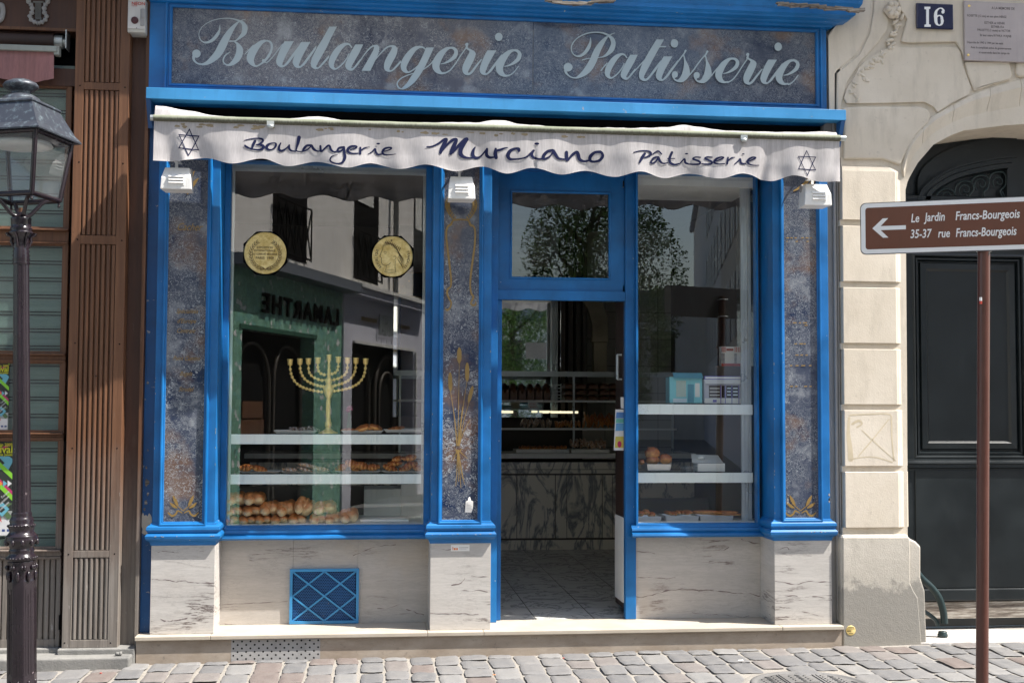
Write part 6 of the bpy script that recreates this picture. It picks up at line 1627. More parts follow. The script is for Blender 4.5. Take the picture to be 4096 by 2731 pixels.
for i, (x, y, w, h) in enumerate([(1308,960,100,54),(1345,926,100,50),(1376,890,80,44),(1418,965,90,50),(1448,886,96,52),(1470,934,90,50),(1532,960,90,52)]): roll(x, y, w, h, .44+.015*(i % 2), 'glossy brown roll in the pyramid at the shelf end, counted %s from the left' % ORD[i], g1)
roll(238, 960, 84, 58, .44, 'square strudel slice at the left end of the middle shelf', 'strudel slices'); roll(336, 963, 124, 50, .44, 'long strudel slice with a golden crust beside the square one', 'strudel slices')
g2 = 'sugared flaky pastries'
for x, y, w, h, l in ((566, 972, 110, 34, 'low sugared pastry at the left of the flaky heap'), (682, 972, 116, 30, 'low sugared pastry in the middle of the flaky heap'), (700, 940, 130, 32, 'sugared pastry lying on top of the flaky heap'), (790, 966, 140, 40, 'sugared pastry at the right end of the flaky heap')): roll(x, y, w, h, .43, l, g2, 'flaky')
for x, w, l in ((612, 90, 'left'), (680, 90, 'middle'), (752, 90, 'right')): roll(x, 674, w, 34, .43, 'dark sugared pastry on the top shelf tray, %s one of three' % l, 'dark pastries on the top shelf', 'darkpastry')
challah(1155, 668, 200, 50, .44, 'flat wide braided bread on the top shelf right of the candelabrum', 0, 0, None, M['croissant'], .2)
roll(1010, 682, 110, 34, .43, 'flat golden bread beside the wide braid on the top shelf', 'flat breads on the top shelf'); roll(1350, 670, 120, 32, .43, 'flat golden bread at the right of the top shelf', 'flat breads on the top shelf')
def tray_px(x0, x1, y, Y, label, h=14, d=.22, m='paper'):
    a, c = q4(x0, y, Y), q4(x1, y, Y); z = a.z
    b = MB(); t = h*.5422/590
    b.loft([[Vector((a.x+.02, Y-.0, z-.0)), Vector((c.x-.02, Y, z)), Vector((c.x-.02, Y+d, z)), Vector((a.x+.02, Y+d, z))], [Vector((a.x, Y-.02, z+t)), Vector((c.x, Y-.02, z+t)), Vector((c.x, Y+d+.02, z+t)), Vector((a.x, Y+d+.02, z+t))], [Vector((a.x+.03, Y, z+t*.6)), Vector((c.x-.03, Y, z+t*.6)), Vector((c.x-.03, Y+d, z+t*.6)), Vector((a.x+.03, Y+d, z+t*.6))]], True, True, False)
    tag(b.build('paper_tray', M[m], None), label, 'tray', 'white paper trays on the display shelves')
for a in ((450, 770, 706, 'white paper tray under the dark sugared pastries'), (948, 1262, 706, 'white paper tray under the wide braided bread'), (1262, 1560, 700, 'white paper tray at the right end of the top shelf')): tray_px(a[0], a[1], a[2], .36, a[3], 22)
for a in ((195, 500, 998, 'white paper tray under the strudel slices'), (505, 858, 998, 'white paper tray under the flaky heap'), (910, 1240, 996, 'white paper tray under the left heap of rolls'), (1250, 1570, 996, 'white paper tray under the roll pyramid')): tray_px(a[0], a[1], a[2], .36, a[3], 12)
# nine branched candelabrum
MY = .42
mn = thing('menorah', (q4(853, 712, MY).x, MY, q4(853, 712, MY).z), 'tall gilded nine branched candelabrum on the top display shelf', 'candelabrum')
k_ = .5422/590
def m3(x, y, dy=0): p = q4(x, y, MY); return Vector((p.x, MY+dy, p.z))
prof = [(70, 706), (72, 700), (60, 694), (40, 686), (22, 672), (18, 660), (24, 655), (26, 640), (24, 625), (18, 616), (20, 606), (17, 598), (15, 520), (14, 450), (18, 444), (24, 430), (34, 405), (40, 380), (34, 360), (20, 345), (26, 325), (28, 312), (16, 300), (12, 285), (18, 270), (12, 255), (14, 238), (9, 225), (12, 210), (9, 190), (12, 172), (17, 166), (18, 130), (20, 125), (8, 125)]
b = MB(); b.lathe([(r*k_, m3(853, y).z-m3(853, 706).z) for r, y in prof], m3(853, 706), 20); b.build('stem', M['gold'], mn)
arms = [[(572,205),(577,255),(592,300),(625,342),(680,372),(745,390),(815,402)], [(645,200),(650,248),(668,288),(702,322),(760,348),(818,362)], [(708,198),(712,250),(735,285),(780,308),(820,318)], [(777,192),(780,238),(800,264),(836,276)]]
for s in (-1, 1):
    for i, A_ in enumerate(arms):
        pts = [(853+s*(853-x)*(1.0 if s < 0 else .985) if s > 0 else x, y-(0 if s < 0 else 6)) for x, y in A_]
        q_ = cr(pts, 5); b = MB(); b.tube([m3(*p) for p in q_], .0055, 8)
        acc = 0
        for p, r in zip(q_, q_[1:]):
            acc += math.dist(p, r)
            if acc > 23: acc = 0; b.ball(m3(*r), .0115, 10, 7)
        arm = b.build('branch', M['gold'], mn)
        x, y = pts[0]; b = MB(); b.lathe([(.008, -.002), (.014, .001), (.017, .01), (.018, .034), (.0205, .038), (.0205, .042), (.012, .042)], m3(x, y+0), 14); b.build('candle_cup', M['gold'], arm)
b = MB()
for k in range(-3, 4):
    b.ball(m3(853+k*9, 385-abs(k)*3, -.02+.004*abs(k)), (.006, .006, .035), 8, 6, Matrix.Rotation(k*.28, 3, 'Y')); b.ball(m3(853+k*6, 320, -.014+.003*abs(k)), (.004, .005, .02), 8, 6, Matrix.Rotation(k*.3, 3, 'Y'))
    if abs(k) < 3: b.ball(m3(853+k*6.5, 520, -.011+.0015*abs(k)), (.0025, .003, .065), 8, 6)
b.build('leaf_relief', M['gold'], mn)
# medallions
q3 = lambda x, y, Y: P(850+x*.4975, 620+y*.4975, Y)
def medal(cx, cy_, r, label):
    Y = .262; c = q3(cx, cy_, Y); R = r*.4975/590
    o = thing('medallion', (c.x, Y, c.z-R), label, 'medallion')
    b = MB(); b.lathe([(R*1.12, 0), (R*1.12, .004), (R*1.0, .004), (R*1.0, 0)], c, 8, Matrix.Rotation(PI/2, 3, 'X'), False, PI/8); b.build('backing_plate', M['black'], o)
    b = MB(); b.lathe([(R, 0), (R, .006), (R*.965, .011), (R*.93, .008), (.001, .0085)], (c.x, c.y-.003, c.z), 48, Matrix.Rotation(PI/2, 3, 'X')); dsc = b.build('disc', M['medal'], o)
    return o, dsc, c, R
o1, dk, c1, R1 = medal(425, 790, 165, 'round gold medallion with a wreath and Paris 1909 lettering')
fm = lambda Y: (lambda x, y: q3(x, y, Y))
FY = .2495
for s, y, h, w in (('EXPOSITION', 752, 17, .92), ('INTERNATIONALE', 776, 17, .84), ('DU CONFORT MODERNE', 805, 16, .75), ('PARIS  1909', 838, 22, .92)):
    p = q3(420, y, FY); text('engraved_text', s, h*.4975/590*1.38, facing(p.x, FY, p.z), M['engrave'], dk, w, 0, .0002, .0003, 'CENTER')
b = MB()
for s in (-1, 1):
    arc = [(425+s*118*math.sin(t), 800+118*math.cos(t)) for t in [.1+2.55*i/13 for i in range(14)]]
    stroke(b, [(x, y, 3.5) for x, y in arc], fm(FY), 2)
    for i, (x, y) in enumerate(arc[:-1]):
        dx, dy = arc[i+1][0]-x, arc[i+1][1]-y; l = math.hypot(dx, dy)
        for s2 in (-1, 1):
            nx, ny = -dy/l*s2, dx/l*s2
            stroke(b, [(x, y, 2), (x+dx*.6+nx*11, y+dy*.6+ny*11, 5), (x+dx*1.3+nx*15, y+dy*1.3+ny*15, 1)], fm(FY-.0005-.0003*(s2+1)), 3, False)
stroke(b, [(385,925,4),(405,905,5),(425,922,6),(445,905,5),(468,925,4)], fm(FY-.0015), 3)
b.build('wreath_engraving', M['engrave'], dk)
o2, dk2, c2, R2 = medal(1447, 817, 161, 'round gold medallion with a laurelled head in profile')
b = MB()
L_ = lambda pts, w=3.2: stroke(b, [(x, y, w) for x, y in pts], fm(FY), 4)
L_([(1372,720),(1368,755),(1352,795),(1347,815),(1358,828),(1356,840),(1362,850),(1358,862),(1370,882),(1400,888),(1432,868)], 4)
L_([(1398,885),(1395,915),(1384,938)]); L_([(1470,850),(1468,900),(1476,942)]); L_([(1384,938),(1420,945),(1476,942)])
L_([(1376,782),(1388,776),(1400,780)], 3); L_([(1380,790),(1390,794),(1398,788)], 3); L_([(1455,822),(1466,812),(1476,822),(1470,838),(1458,842)], 3)
for k in range(7): L_([(1375+k*9, 735-k*4), (1400+k*10, 705+k*3), (1440+k*9, 720+k*9), (1480+k*8, 760+k*13), (1500+k*4, 800+k*14)], 2.6)
for k in range(6): L_([(1470+k*12, 770+k*10), (1500+k*8, 800+k*12), (1490+k*8, 840+k*12), (1520+k*3, 880+k*8)], 2.6)
for k in range(10):
    x, y = 1385+k*13, 722-8*math.sin(k*.5)+k*5; stroke(b, [(x, y, 1.5), (x+4, y-18, 8), (x+14, y-32, 1.5)], fm(FY-.0005), 3, False)
for i in range(9): disc(b, 1398+i*9, 928-2*math.sin(i*.4), 3, 3, fm(FY-.0005), 8)
b.flat([(1439+ (13 if k % 2 == 0 else 5)*math.sin(k*PI/5), 688-(13 if k % 2 == 0 else 5)*math.cos(k*PI/5)) for k in range(10)], fm(FY-.0008))
b.build('profile_engraving', M['engrave'], dk2)
for word, a0, a1, flip in (('REPUBLIQUE', 222, 158, 1), ('FRANÇAISE', 18, -42, 1)):
    for i, ch in enumerate(word):
        a = math.radians(a0+(a1-a0)*i/(len(word)-1)); rr_ = R2*.80
        x = c2.x+rr_*math.cos(a); z = c2.z+rr_*math.sin(a)
        text('engraved_letter', ch, .024, Matrix.Translation((x, FY, z)) @ Matrix.Rotation(-(a-PI/2), 4, 'Y') @ Matrix.Rotation(PI/2, 4, 'X') @ Matrix.Translation((0, -.008, 0)), M['engrave'], dk2, .8, 0, .0002, .0004, 'CENTER')
# magenta flower stems behind the shelf
p = q4(1010, 520, .62); o = thing('flower_bunch', (p.x, .62, q4(1010, 700, .62).z), 'bunch of magenta flowers with green stems behind the top shelf', 'flowers')
b = MB(); 
for k in range(9): b.tube([(p.x+.004*(k-4), .62+.003*k, p.z-.15), (p.x+.001*(k-4), .62, p.z-.03)], .003, 5)
b.build('stem', paint('stem green', (.03, .16, .05)), o)
b = MB()
for k in range(6): b.ball((p.x+.012*math.cos(k), .62+.01*math.sin(k*2), p.z-.005+.012*math.sin(k*1.3)), (.013, .01, .012), 8, 6, disp=.4, seed=k, freq=30)
b.build('blossom', paint('magenta petals', (.5, .03, .15)), o)

# ------------------------------------------------------------------ right display window
q8 = lambda x, y, Y: P(2480+x*.7398, 1400+y*.7398, Y)
zz2 = [(P(2780, 1657.5, .33).z, P(2780, 1617, .33).z), (P(2780, 1930, .33).z, P(2780, 1890, .33).z)]
xA, xB = P(2550, 1637, .33).x, P(3010, 1637, .33).x
d2 = disp('window_display_shelf', 'two aluminium fronted display shelves in the right window', 1.79, 2.64, gzR, [(a, c, xA, xB) for a, c in zz2], .325, [(P(2963, 1200, .34).x, P(3004, 1200, .34).x, .34)])
b = MB(); b.box(1.79, 2.64, .3, .9, 1.53, 1.6); b.build('soffit', M['inwhite'], d2)
MB().box(P(2980, 1200, .5).x+.06, P(2980, 1200, .5).x+.065, .36, .9, gzR, 1.52).build('side_glass', M['glassin'], d2)
# cream puffs
for i, (x, y, r) in enumerate([(118, 604, 16), (175, 556, 42), (245, 590, 36), (175, 590, 38)]):
    c = q8(x, y, .46); R_ = r*.7398/590
    b = MB(); b.ball(c, (R_, R_*.9, R_*.82), 18, 12, disp=.35, seed=i*3+1, freq=28)
    tag(b.build('cream_puff', M['croissant'], None, smooth=True), ('tiny golden puff at the left of the foil tray', 'golden choux puff at the back, highest of the heap', 'golden choux puff at the right of the heap', 'golden choux puff at the front of the heap')[i], 'pastry', 'golden puffs in the foil tray')
def tin(x0, x1, y0, y1, Y, label, m='tray', d=.2):
    a, c = q8(x0, y0, Y), q8(x1, y1, Y)
    b = MB(); t = .008
    b.loft([[Vector((a.x+t, Y+.01, c.z)), Vector((c.x-t, Y+.01, c.z)), Vector((c.x-t, Y+d, c.z)), Vector((a.x+t, Y+d, c.z))], [Vector((a.x, Y, a.z)), Vector((c.x, Y, a.z)), Vector((c.x, Y+d+.01, a.z)), Vector((a.x, Y+d+.01, a.z))], [Vector((a.x+t*1.4, Y+.012, a.z-.004)), Vector((c.x-t*1.4, Y+.012, a.z-.004)), Vector((c.x-t*1.4, Y+d-.01, a.z-.004)), Vector((a.x+t*1.4, Y+d-.01, a.z-.004))], [Vector((a.x+t*2, Y+.02, c.z+.006)), Vector((c.x-t*2, Y+.02, c.z+.006)), Vector((c.x-t*2, Y+d-.02, c.z+.006)), Vector((a.x+t*2, Y+d-.02, c.z+.006))]], True, True, False)
    tag(b.build('foil_tray', M[m], None), label, 'tray', 'metal trays in the right window')
tin(146, 278, 616, 652, .36, 'foil tray holding the golden puffs on the middle shelf')
tin(92, 226, 898, 932, .36, 'metal tray of round pastries at the bottom left of the right window')
tin(246, 428, 896, 930, .36, 'metal tray of small brown sausage rolls at the window bottom')
tin(432, 614, 896, 928, .36, 'metal tray of long pastry sticks at the window bottom')
def sticks(x0, x1, y, n_, Y, ang, name, label, m, rx, rz_, ly, top=0):
    b = MB(); rnd = random.Random(n_)
    for i in range(n_):
        x = x0+(x1-x0)*(i+.5)/n_; c = q8(x, y-rnd.uniform(0, top), Y+.06+rnd.uniform(-.02, .02))
        b.ball(c, (rx, ly, rz_), 10, 7, Matrix.Rotation(ang+rnd.uniform(-.15, .15), 3, 'Z'), .12, i, 25)
    tag(b.build(name, M[m], None, smooth=True), label, 'pastries')
sticks(95, 185, 888, 3, .36, .4, 'round_pastry', 'two or three round brown pastries in the bottom left tray', 'croissant', .026, .02, .04, 22)
sticks(248, 378, 882, 7, .38, .1, 'sausage_rolls', 'row of small brown sausage rolls in the middle bottom tray', 'croissant', .014, .014, .07, 14)
sticks(430, 600, 888, 9, .38, 1.3, 'pastry_sticks', 'crossed golden pastry sticks in the bottom right tray', 'croissant', .009, .010, .09, 18)
a, c = q8(420, 612, .38), q8(568, 656, .38)
bx = thing('pastry_box', (a.x, .38, c.z), 'white takeaway pastry box half open on the middle shelf', 'box')
MB().box(a.x, c.x, .38, .5, c.z, a.z).build('box_base', M['inwhite'], bx, bevel=.002)
a2, c2_ = q8(378, 570, .48), q8(560, 614, .48)
b = MB(); b.add([Vector((a2.x, .42, a.z+.002)), Vector((c.x, .42, a.z+.002)), Vector((c.x, .56, a2.z)), Vector((a2.x+.03, .56, a2.z+.008))], [(0, 1, 2, 3)]); b.ball(q8(437, 580, .48), (.03, .03, .016), 10, 7, disp=.3, seed=2); b.build('box_lid', M['inwhite'], bx)
a, c = q8(344, 620, .36), q8(420, 656, .36)
MB().box(a.x, c.x, .36, .44, c.z, c.z+.02)
b = MB(); b.box(a.x, c.x, .36, .46, c.z, a.z-.012); tag(b.build('cellophane_pack', M['lampglass'], None, bevel=.004), 'clear packet of biscuits left of the white takeaway box', 'packet')
# paper model shops
def model(x0, x1, y0, y1, Y, label, kind):
    a, c = q8(x0, y0, Y), q8(x1, y1, Y); W = c.x-a.x; H = a.z-c.z; o = thing('model_shop', (a.x, Y, c.z), label, 'model house')
    colr = {'t': M['teal'], 'v': M['palev']}[kind]; dk_ = {'t': M['teal2'], 'v': M['violet']}[kind]
    B = lambda n, u0, u1, v0, v1, y0_, y1_, m: MB().box(a.x+W*u0, a.x+W*u1, Y+y0_, Y+y1_, c.z+H*v0, c.z+H*v1).build(n, m, o)
    B('front', 0, 1, 0, .86, .0, .012, colr); B('side', 0, .08, 0, .86, .0125, .12, colr); B('side', .92, 1, 0, .86, .0125, .12, colr)
    if kind == 't':
        B('window', .2, .5, .2, .74, -.002, 0, M['glassin']); B('window_back', .2, .5, .2, .74, -.001, -.0005, M['inwhite']); B('door', .55, .74, .02, .62, -.003, 0, M['teal2']); B('window', .78, .92, .2, .66, -.002, 0, M['inwhite']); B('plinth', .1, .52, .02, .15, -.003, 0, M['palec'])
        b = MB(); b.add([Vector((a.x+W*.1, Y-.03, c.z+H*.82)), Vector((a.x+W*1.0, Y-.03, c.z+H*.82)), Vector((a.x+W*1.0, Y+.01, c.z+H*1.0)), Vector((a.x+W*.1, Y+.01, c.z+H*1.0))], [(0, 1, 2, 3)]); b.build('awning', M['teal2'], o)
    else:
        B('fascia', 0, 1, .86, .98, -.003, .01, dk_); B('fascia_band', .02, .98, .885, .955, -.004, -.0031, M['inwhite']); B('base_band', 0, 1, 0, .18, -.003, 0, M['inwhite']); B('vent', .22, .32, .04, .13, -.004, -.0031, dk_)
        for u0, u1 in ((.12, .42), (.46, .54), (.58, .72), (.74, .9)): B('window', u0, u1, .2, .64, -.002, 0, M['black'] if u0 != .12 else M['brownwall'])
        for v in (.28, .4, .52): B('shelf', .14, .4, v, v+.03, -.003, -.0021, M['inwhite']); B('shelf', .6, .7, v, v+.05, -.003, -.0021, M['palec']); B('shelf', .76, .88, v, v+.05, -.003, -.0021, M['palec'])
        for u in (.43, .55, .725, .91): B('frame', u-.008, u+.008, .0, .66, -.005, -.0032, dk_)
        b = MB(); b.add([Vector((a.x, Y-.03, c.z+H*.7)), Vector((a.x+W, Y-.03, c.z+H*.7)), Vector((a.x+W, Y+.0, c.z+H*.86)), Vector((a.x, Y+.0, c.z+H*.86))], [(0, 1, 2, 3)]); b.build('awning', M['inwhite'], o)
M['teal'] = paint('teal card', (.22, .62, .68), .5, .05); M['teal2'] = paint('dark teal card', (.07, .3, .4), .5, .1); M['palev'] = paint('speckled grey card', (.55, .55, .62), .5, .2); M['violet'] = paint('violet card', (.12, .1, .42), .5, .1); M['palec'] = paint('pale blue card', (.65, .75, .8), .5, .1)
model(268, 445, 122, 286, .42, 'turquoise cardboard model of a shop on the top shelf', 't'); model(456, 660, 137, 288, .40, 'white and violet cardboard model of a shop on the top shelf', 'v')
q7 = lambda x, y, Y: P(2480+x*.5228, 680+y*.5228, Y)
a, c = q7(775, 1350, .62), q7(930, 1500, .62)
pb_ = thing('striped_bag', (a.x, .62, c.z), 'white paper bag with red print and striped awning pattern', 'bag')
MB().box(a.x, c.x, .62, .68, c.z, a.z).build('bag', M['paper'], pb_)
b = MB(); H = a.z-c.z; W = c.x-a.x
b.box(a.x, c.x, .6185, .6195, c.z, c.z+H*.13); b.box(a.x+W*.25, a.x+W*.6, .6185, .6195, c.z+H*.78, c.z+H*.9)
for k in range(4): b.box(a.x+W*(.02+.06*k), a.x+W*(.05+.06*k), .6185, .6195, c.z+H*.72, c.z+H*.98); b.box(a.x+W*(.66+.08*k), a.x+W*(.7+.08*k), .6185, .6195, c.z+H*.72, c.z+H*.98)
b.build('red_print', M['red'], pb_)
b = MB()
for k in range(8): b.box(a.x, a.x+W*.17, .6185, .6195, c.z+H*(.16+.065*k), c.z+H*(.19+.065*k)); b.box(a.x+W*.64, a.x+W*.76, .6185, .6195, c.z+H*(.16+.065*k), c.z+H*(.19+.065*k))
b.build('blue_stripe', M['navy'], pb_)
# stand carrying the bag and the low back partitions of the window bays
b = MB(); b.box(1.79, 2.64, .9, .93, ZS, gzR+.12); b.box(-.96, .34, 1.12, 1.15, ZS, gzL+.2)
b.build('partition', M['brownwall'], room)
b = MB(); b.box(a.x-.05, c.x+.06, .60, .78, gzR, c.z-.001); tag(b.build('stand', M['brownwall'], None), 'plain brown stand under the striped paper bag', 'stand')

# ================================================================== GROUND
def gz_(x, y): return -1.600+.0068*(x+1.46)+.022*(y+.05)
b = MB()
b.grid(lambda u, v: (lambda X, Y: Vector((X, Y, gz_(X, Y)-.013+.004*noise.noise(Vector((X*6, Y*6, 0))))))(-7+20*u, -6.5+7*v), 200, 90)
o = b.build('sand_joints', M['sand']); structure(o); o.name = 'ground_joints'
rnd = random.Random(11)
b = MB()
x = -4.6; col = 0
MHX, MHY = None, None
mh = P(3245, 2712, -.9); 
def groundhit(px, py):
    d = RT*((px-2048)/F)-UP*((py-1365.5)/F)+FW
    t = 1.0
    for _ in range(30):
        q = CAM+d*t; t *= (gz_(q.x, q.y))/q.z
    return CAM+d*t
mh = groundhit(3245, 2738)
while x < 7.6:
    w = rnd.uniform(.145, .178); y = -.05+rnd.uniform(0, .2)
    while y > -5.2:
        L = rnd.uniform(.21, .28)
        if y < -2.6 and rnd.random() < 0: pass
        cx, cy_ = x+w/2, y-L/2
        yl = -.06 if -1.47 < cx < 3.12 else (-.18 if cx <= -1.47 else (-.09 if cx < 3.72 else -.065))
        g = .009
        ytop = min(y-g, yl)
        if y-L+g < yl-.04 and math.hypot(cx-mh.x, (cy_-mh.y)) > .36:
            Lr = ytop-(y-L+g)
            nx, ny = (9, 11) if y > -1.6 else (4, 4)
            tilt = (rnd.uniform(-.02, .02), rnd.uniform(-.02, .02)); h0 = rnd.uniform(-.003, .004); sd = rnd.uniform(0, 99)
            X0, Y0 = x+g*rnd.uniform(.5, 1.1), ytop-Lr
            ww = w-g*rnd.uniform(1.1, 1.8)
            sk = rnd.uniform(-.012, .012); sk2 = rnd.uniform(-.01, .01)
            def sf(u, v):
                eu = min(u, 1-u)*ww; ev = min(v, 1-v)*Lr; e = min(eu, ev)
                k = max(0, 1-e/.011); drop = .006*k**2
                # rounded corners
                cu, cv = 2*u-1, 2*v-1
                sh = 1-.055*(abs(cu)**4)*(abs(cv)**4)
                X = X0+ww*(.5+cu*.5*sh)+sk*(v-.5)+.006*noise.noise(Vector((v*3+sd, u*2, sd)))*abs(cu)**3
                Y = Y0+Lr*(.5+cv*.5*sh)+sk2*(u-.5)+.007*noise.noise(Vector((u*3, sd, v*2)))*abs(cv)**3
                return Vector((X, Y, gz_(X, Y)+h0+tilt[0]*(X-X0)+tilt[1]*(Y-Y0)-drop+.003*noise.noise(Vector((X*17, Y*17, sd)))+.002*noise.noise(Vector((X*45, Y*45, sd)))))
            b.grid(sf, nx, ny)
        y -= L
    x += w+rnd.uniform(.0, .006); col += 1
o = b.build('cobblestone_pavement', M['cobble']); structure(o)
b = MB(); b.box(-400, 400, -400, 400, -1.80, -1.70); o = b.build('ground', M['street']); structure(o)
b = MB(); b.add([Vector((-60, -6.4, gz_(0, -6.4)-.01)), Vector((60, -6.4, gz_(0, -6.4)-.01)), Vector((60, -80, gz_(0, -6.4)-.012)), Vector((-60, -80, gz_(0, -6.4)-.012))], [(0, 1, 2, 3)])
b.add([Vector((13, -6.4, -1.7)), Vector((60, -6.4, -1.7)), Vector((60, .1, -1.6)), Vector((13, .1, -1.6))], [(0, 1, 2, 3)]); b.add([Vector((-60, -6.4, -1.74)), Vector((-7, -6.4, -1.74)), Vector((-7, .1, -1.64)), Vector((-60, .1, -1.64))], [(0, 1, 2, 3)])
o = b.build('road', M['street']); structure(o)
# manhole cover
mz = gz_(mh.x, mh.y)+.003
mo = thing('manhole_cover', (mh.x, mh.y, mz-.02), 'round patterned cast iron manhole cover set in the cobbles', 'manhole cover')
mm = paint('worn cast iron', (.17, .165, .16), .5, .3)
b = MB(); b.lathe([(.345, -.03), (.345, .002), (.335, .005), (.318, .005), (.312, -.002), (.30, -.002), (.001, -.0025)], (mh.x, mh.y, mz), 48); b.build('disc', mm, mo)
b = MB(); f = lambda x, y, w, l, a: b.box(-w/2, w/2, -l/2, l/2, -.003, .0035, Matrix.Translation((mh.x+x, mh.y+y, mz)) @ Matrix.Rotation(a, 4, 'Z'))
f(0, .02, .012, .5, 0) if 0 else None
for x0 in (-.1, .1): f(x0, 0, .012, .54, 0); f(x0*1.2, 0, .008, .52, 0)
for side in (-1, 1):
    for i in range(4):
        for j in range(-6, 7):
            x_, y_ = side*(.15+.042*i), j*.04
            if x_*x_+y_*y_ < .285**2: f(x_, y_, .009, .04, (.7 if (i % 2) else -.7))
for i in range(3):
    for j in range(-6, 7):
        if abs(j) > 1: f(-.045+.045*i, j*.04, .009, .034, .7 if i % 2 else -.7)
f(0, .0, .15, .01, 0); f(0, .06, .15, .008, 0)
b.build('raised_tread', mm, mo)
b = MB(); b.lathe([(.40, -.012), (.385, -.004), (.346, -.003)], (mh.x, mh.y, mz), 40); o = b.build('mortar_ring', M['sand'], mo)
# litter
def litter(px, py, fn, name, label, m):
    p = groundhit(px, py); b = MB(); fn(b, Vector((p.x, p.y, gz_(p.x, p.y)+.006))); tag(b.build(name, m, None), label, 'litter')
litter(2960, 2644, lambda b, p: b.tube([p+Vector((-.012, 0, 0)), p+Vector((.022, .006, 0))], .004, 8), 'cigarette_end', 'cigarette end on the cobbles left of the manhole', M['paper'])
litter(1116, 2624, lambda b, p: b.ball(p, (.018, .012, .012), 8, 6, disp=.5, seed=4, freq=30), 'crust_crumb', 'pale crumb lying against the perforated plate', M['challah'])
litter(403, 2694, lambda b, p: b.ball(p, (.008, .006, .003), 8, 5), 'paper_scrap', 'tiny red paper scrap on the cobbles below the wooden front', M['red'])
litter(2253, 2634, lambda b, p: b.ball(p, (.007, .006, .003), 8, 5), 'paper_scrap', 'tiny red paper scrap on the cobbles below the door', M['red'])
litter(1976, 2701, lambda b, p: b.ball(p, (.012, .005, .003), 8, 5), 'dry_leaf', 'small orange dry leaf on the cobbles near the bottom edge', M['challah'])

# ================================================================== OPPOSITE SIDE (seen only in the glass)
dv = Vector((.324, -.946, 0)); nv = Vector((.946, .324, 0)); A0_ = Vector((-1.22, -9.4, 0))
def of(u, z, o=0): return A0_+dv*u+nv*o+Vector((0, 0, z))
def obox(b, u0, u1, z0, z1, o0, o1):
    vs = [of(u, z, o) for z in (z0, z1) for o in (o0, o1) for u in (u0, u1)]
    return b.add(vs, [(0, 2, 3, 1), (4, 5, 7, 6), (0, 1, 5, 4), (2, 6, 7, 3), (0, 4, 6, 2), (1, 3, 7, 5)])
ob = thing('corner_building', of(4, -1.7), 'cream corner building across the street with green mosaic shop', 'building')
GZ = -1.8
b = MB(); obox(b, -2.0, 12, 1.95, 11.5, -9, 0); obox(b, -2.0, 12, GZ, 1.95, -9, -.25); b.build('wall', M['render'], ob)
def win(u0, u1, z0, z1):
    b = MB(); obox(b, u0, u1, z0, z1, .001, .006); w = b.build('window', M['black'], ob)
    b = MB(); obox(b, u0+.03, u0+(u1-u0)*.72, z0+(z1-z0)*.62, z1, .02, .03); b.build('blind', M['inwhite'], w)
    b = MB()
    for i in range(5):
        x = u0+(u1-u0)*i/4; b.tube([of(x, z0+.02, .08), of(x, z0+.8, .08)], .012, 5)
    for i in range(4):
        x0 = u0+(u1-u0)*i/4; x1 = u0+(u1-u0)*(i+1)/4; b.tube([of(x0, z0+.05, .08), of(x1, z0+.8, .08)], .012, 4); b.tube([of(x1, z0+.05, .08), of(x0, z0+.8, .08)], .012, 4)
    b.tube([of(u0, z0+.8, .08), of(u1, z0+.8, .08)], .016, 5); b.tube([of(u0, z0+.05, .08), of(u1, z0+.05, .08)], .016, 5)
    b.build('railing', M['black'], w)
for u in (-.65, 2.65, 6.0, 9.3):
    for z in (2.1, 5.4, 8.3): win(u, u+1.25, z, z+2.1)
b = MB(); obox(b, -2.05, 2.1, 1.8, 1.95, -.1, .35); b.build('cornice', M['roofzinc'], ob)
b = MB(); obox(b, -2.0, -1.62, GZ, 1.8, -.25, .02); obox(b, -1.62, .92, 1.02, 1.8, -.25, .02); obox(b, .92, 2.1, GZ, 1.8, -.25, .02); b.build('mosaic_front', M['mosaic'], ob)
MB_ = MB(); obox(MB_, -1.6, .9, GZ, 1.0, -.24, -.2); MB_.build('dark_window', M['black'], ob)
b = MB(); obox(b, -1.7, 1.0, 1.0, 1.06, .02, .035); b.build('tile_band', paint('dark green tiles', (.05, .14, .09), .3), ob)
Rm = Matrix(((-dv.x, 0, nv.x), (-dv.y, 0, nv.y), (0, 1, 0))).to_4x4()
Mt = Matrix.Translation(of(1.85, 1.26, .06)) @ Rm
text('shop_lettering', 'LAMARTHE', .37, Mt, M['black'], ob, 1.3, 0, .012, .008, 'LEFT', 1.3)
b = MB(); obox(b, 2.1, 6.4, 1.78, 1.9, -.1, .3); b.build('cornice', M['shopgrey'], ob)
b = MB(); obox(b, 2.1, 2.5, GZ, 1.8, -.25, .05); obox(b, 2.5, 5.9, 1.05, 1.78, -.25, .05); obox(b, 5.9, 6.4, GZ, 1.8, -.25, .05); obox(b, 6.4, 12, GZ, 1.9, -.25, .02); b.build('grey_front', M['shopgrey'], ob)
b = MB(); obox(b, 2.5, 5.9, GZ, 1.05, -.24, -.2); b.build('dark_window', M['black'], ob)
def arc_(u0, u1, z0, zt_, w, n_=10):
    b = MB(); um = (u0+u1)/2; R_ = (u1-u0)/2
    pts = [of(u0, z0, -.15)]+[of(um-R_*math.cos(PI*i/n_), zt_-R_+R_*math.sin(PI*i/n_), -.15) for i in range(n_+1)]+[of(u1, z0, -.15)]
    b.tube(pts, w, 6); b.build('arched_frame', M['brownwall'], ob)
arc_(2.75, 3.9, GZ, .85, .04); arc_(4.2, 5.6, GZ, .9, .04); arc_(4.45, 5.35, GZ, .6, .03); arc_(-1.5, -.35, GZ, .85, .03); arc_(-.2, .8, GZ, .85, .03)
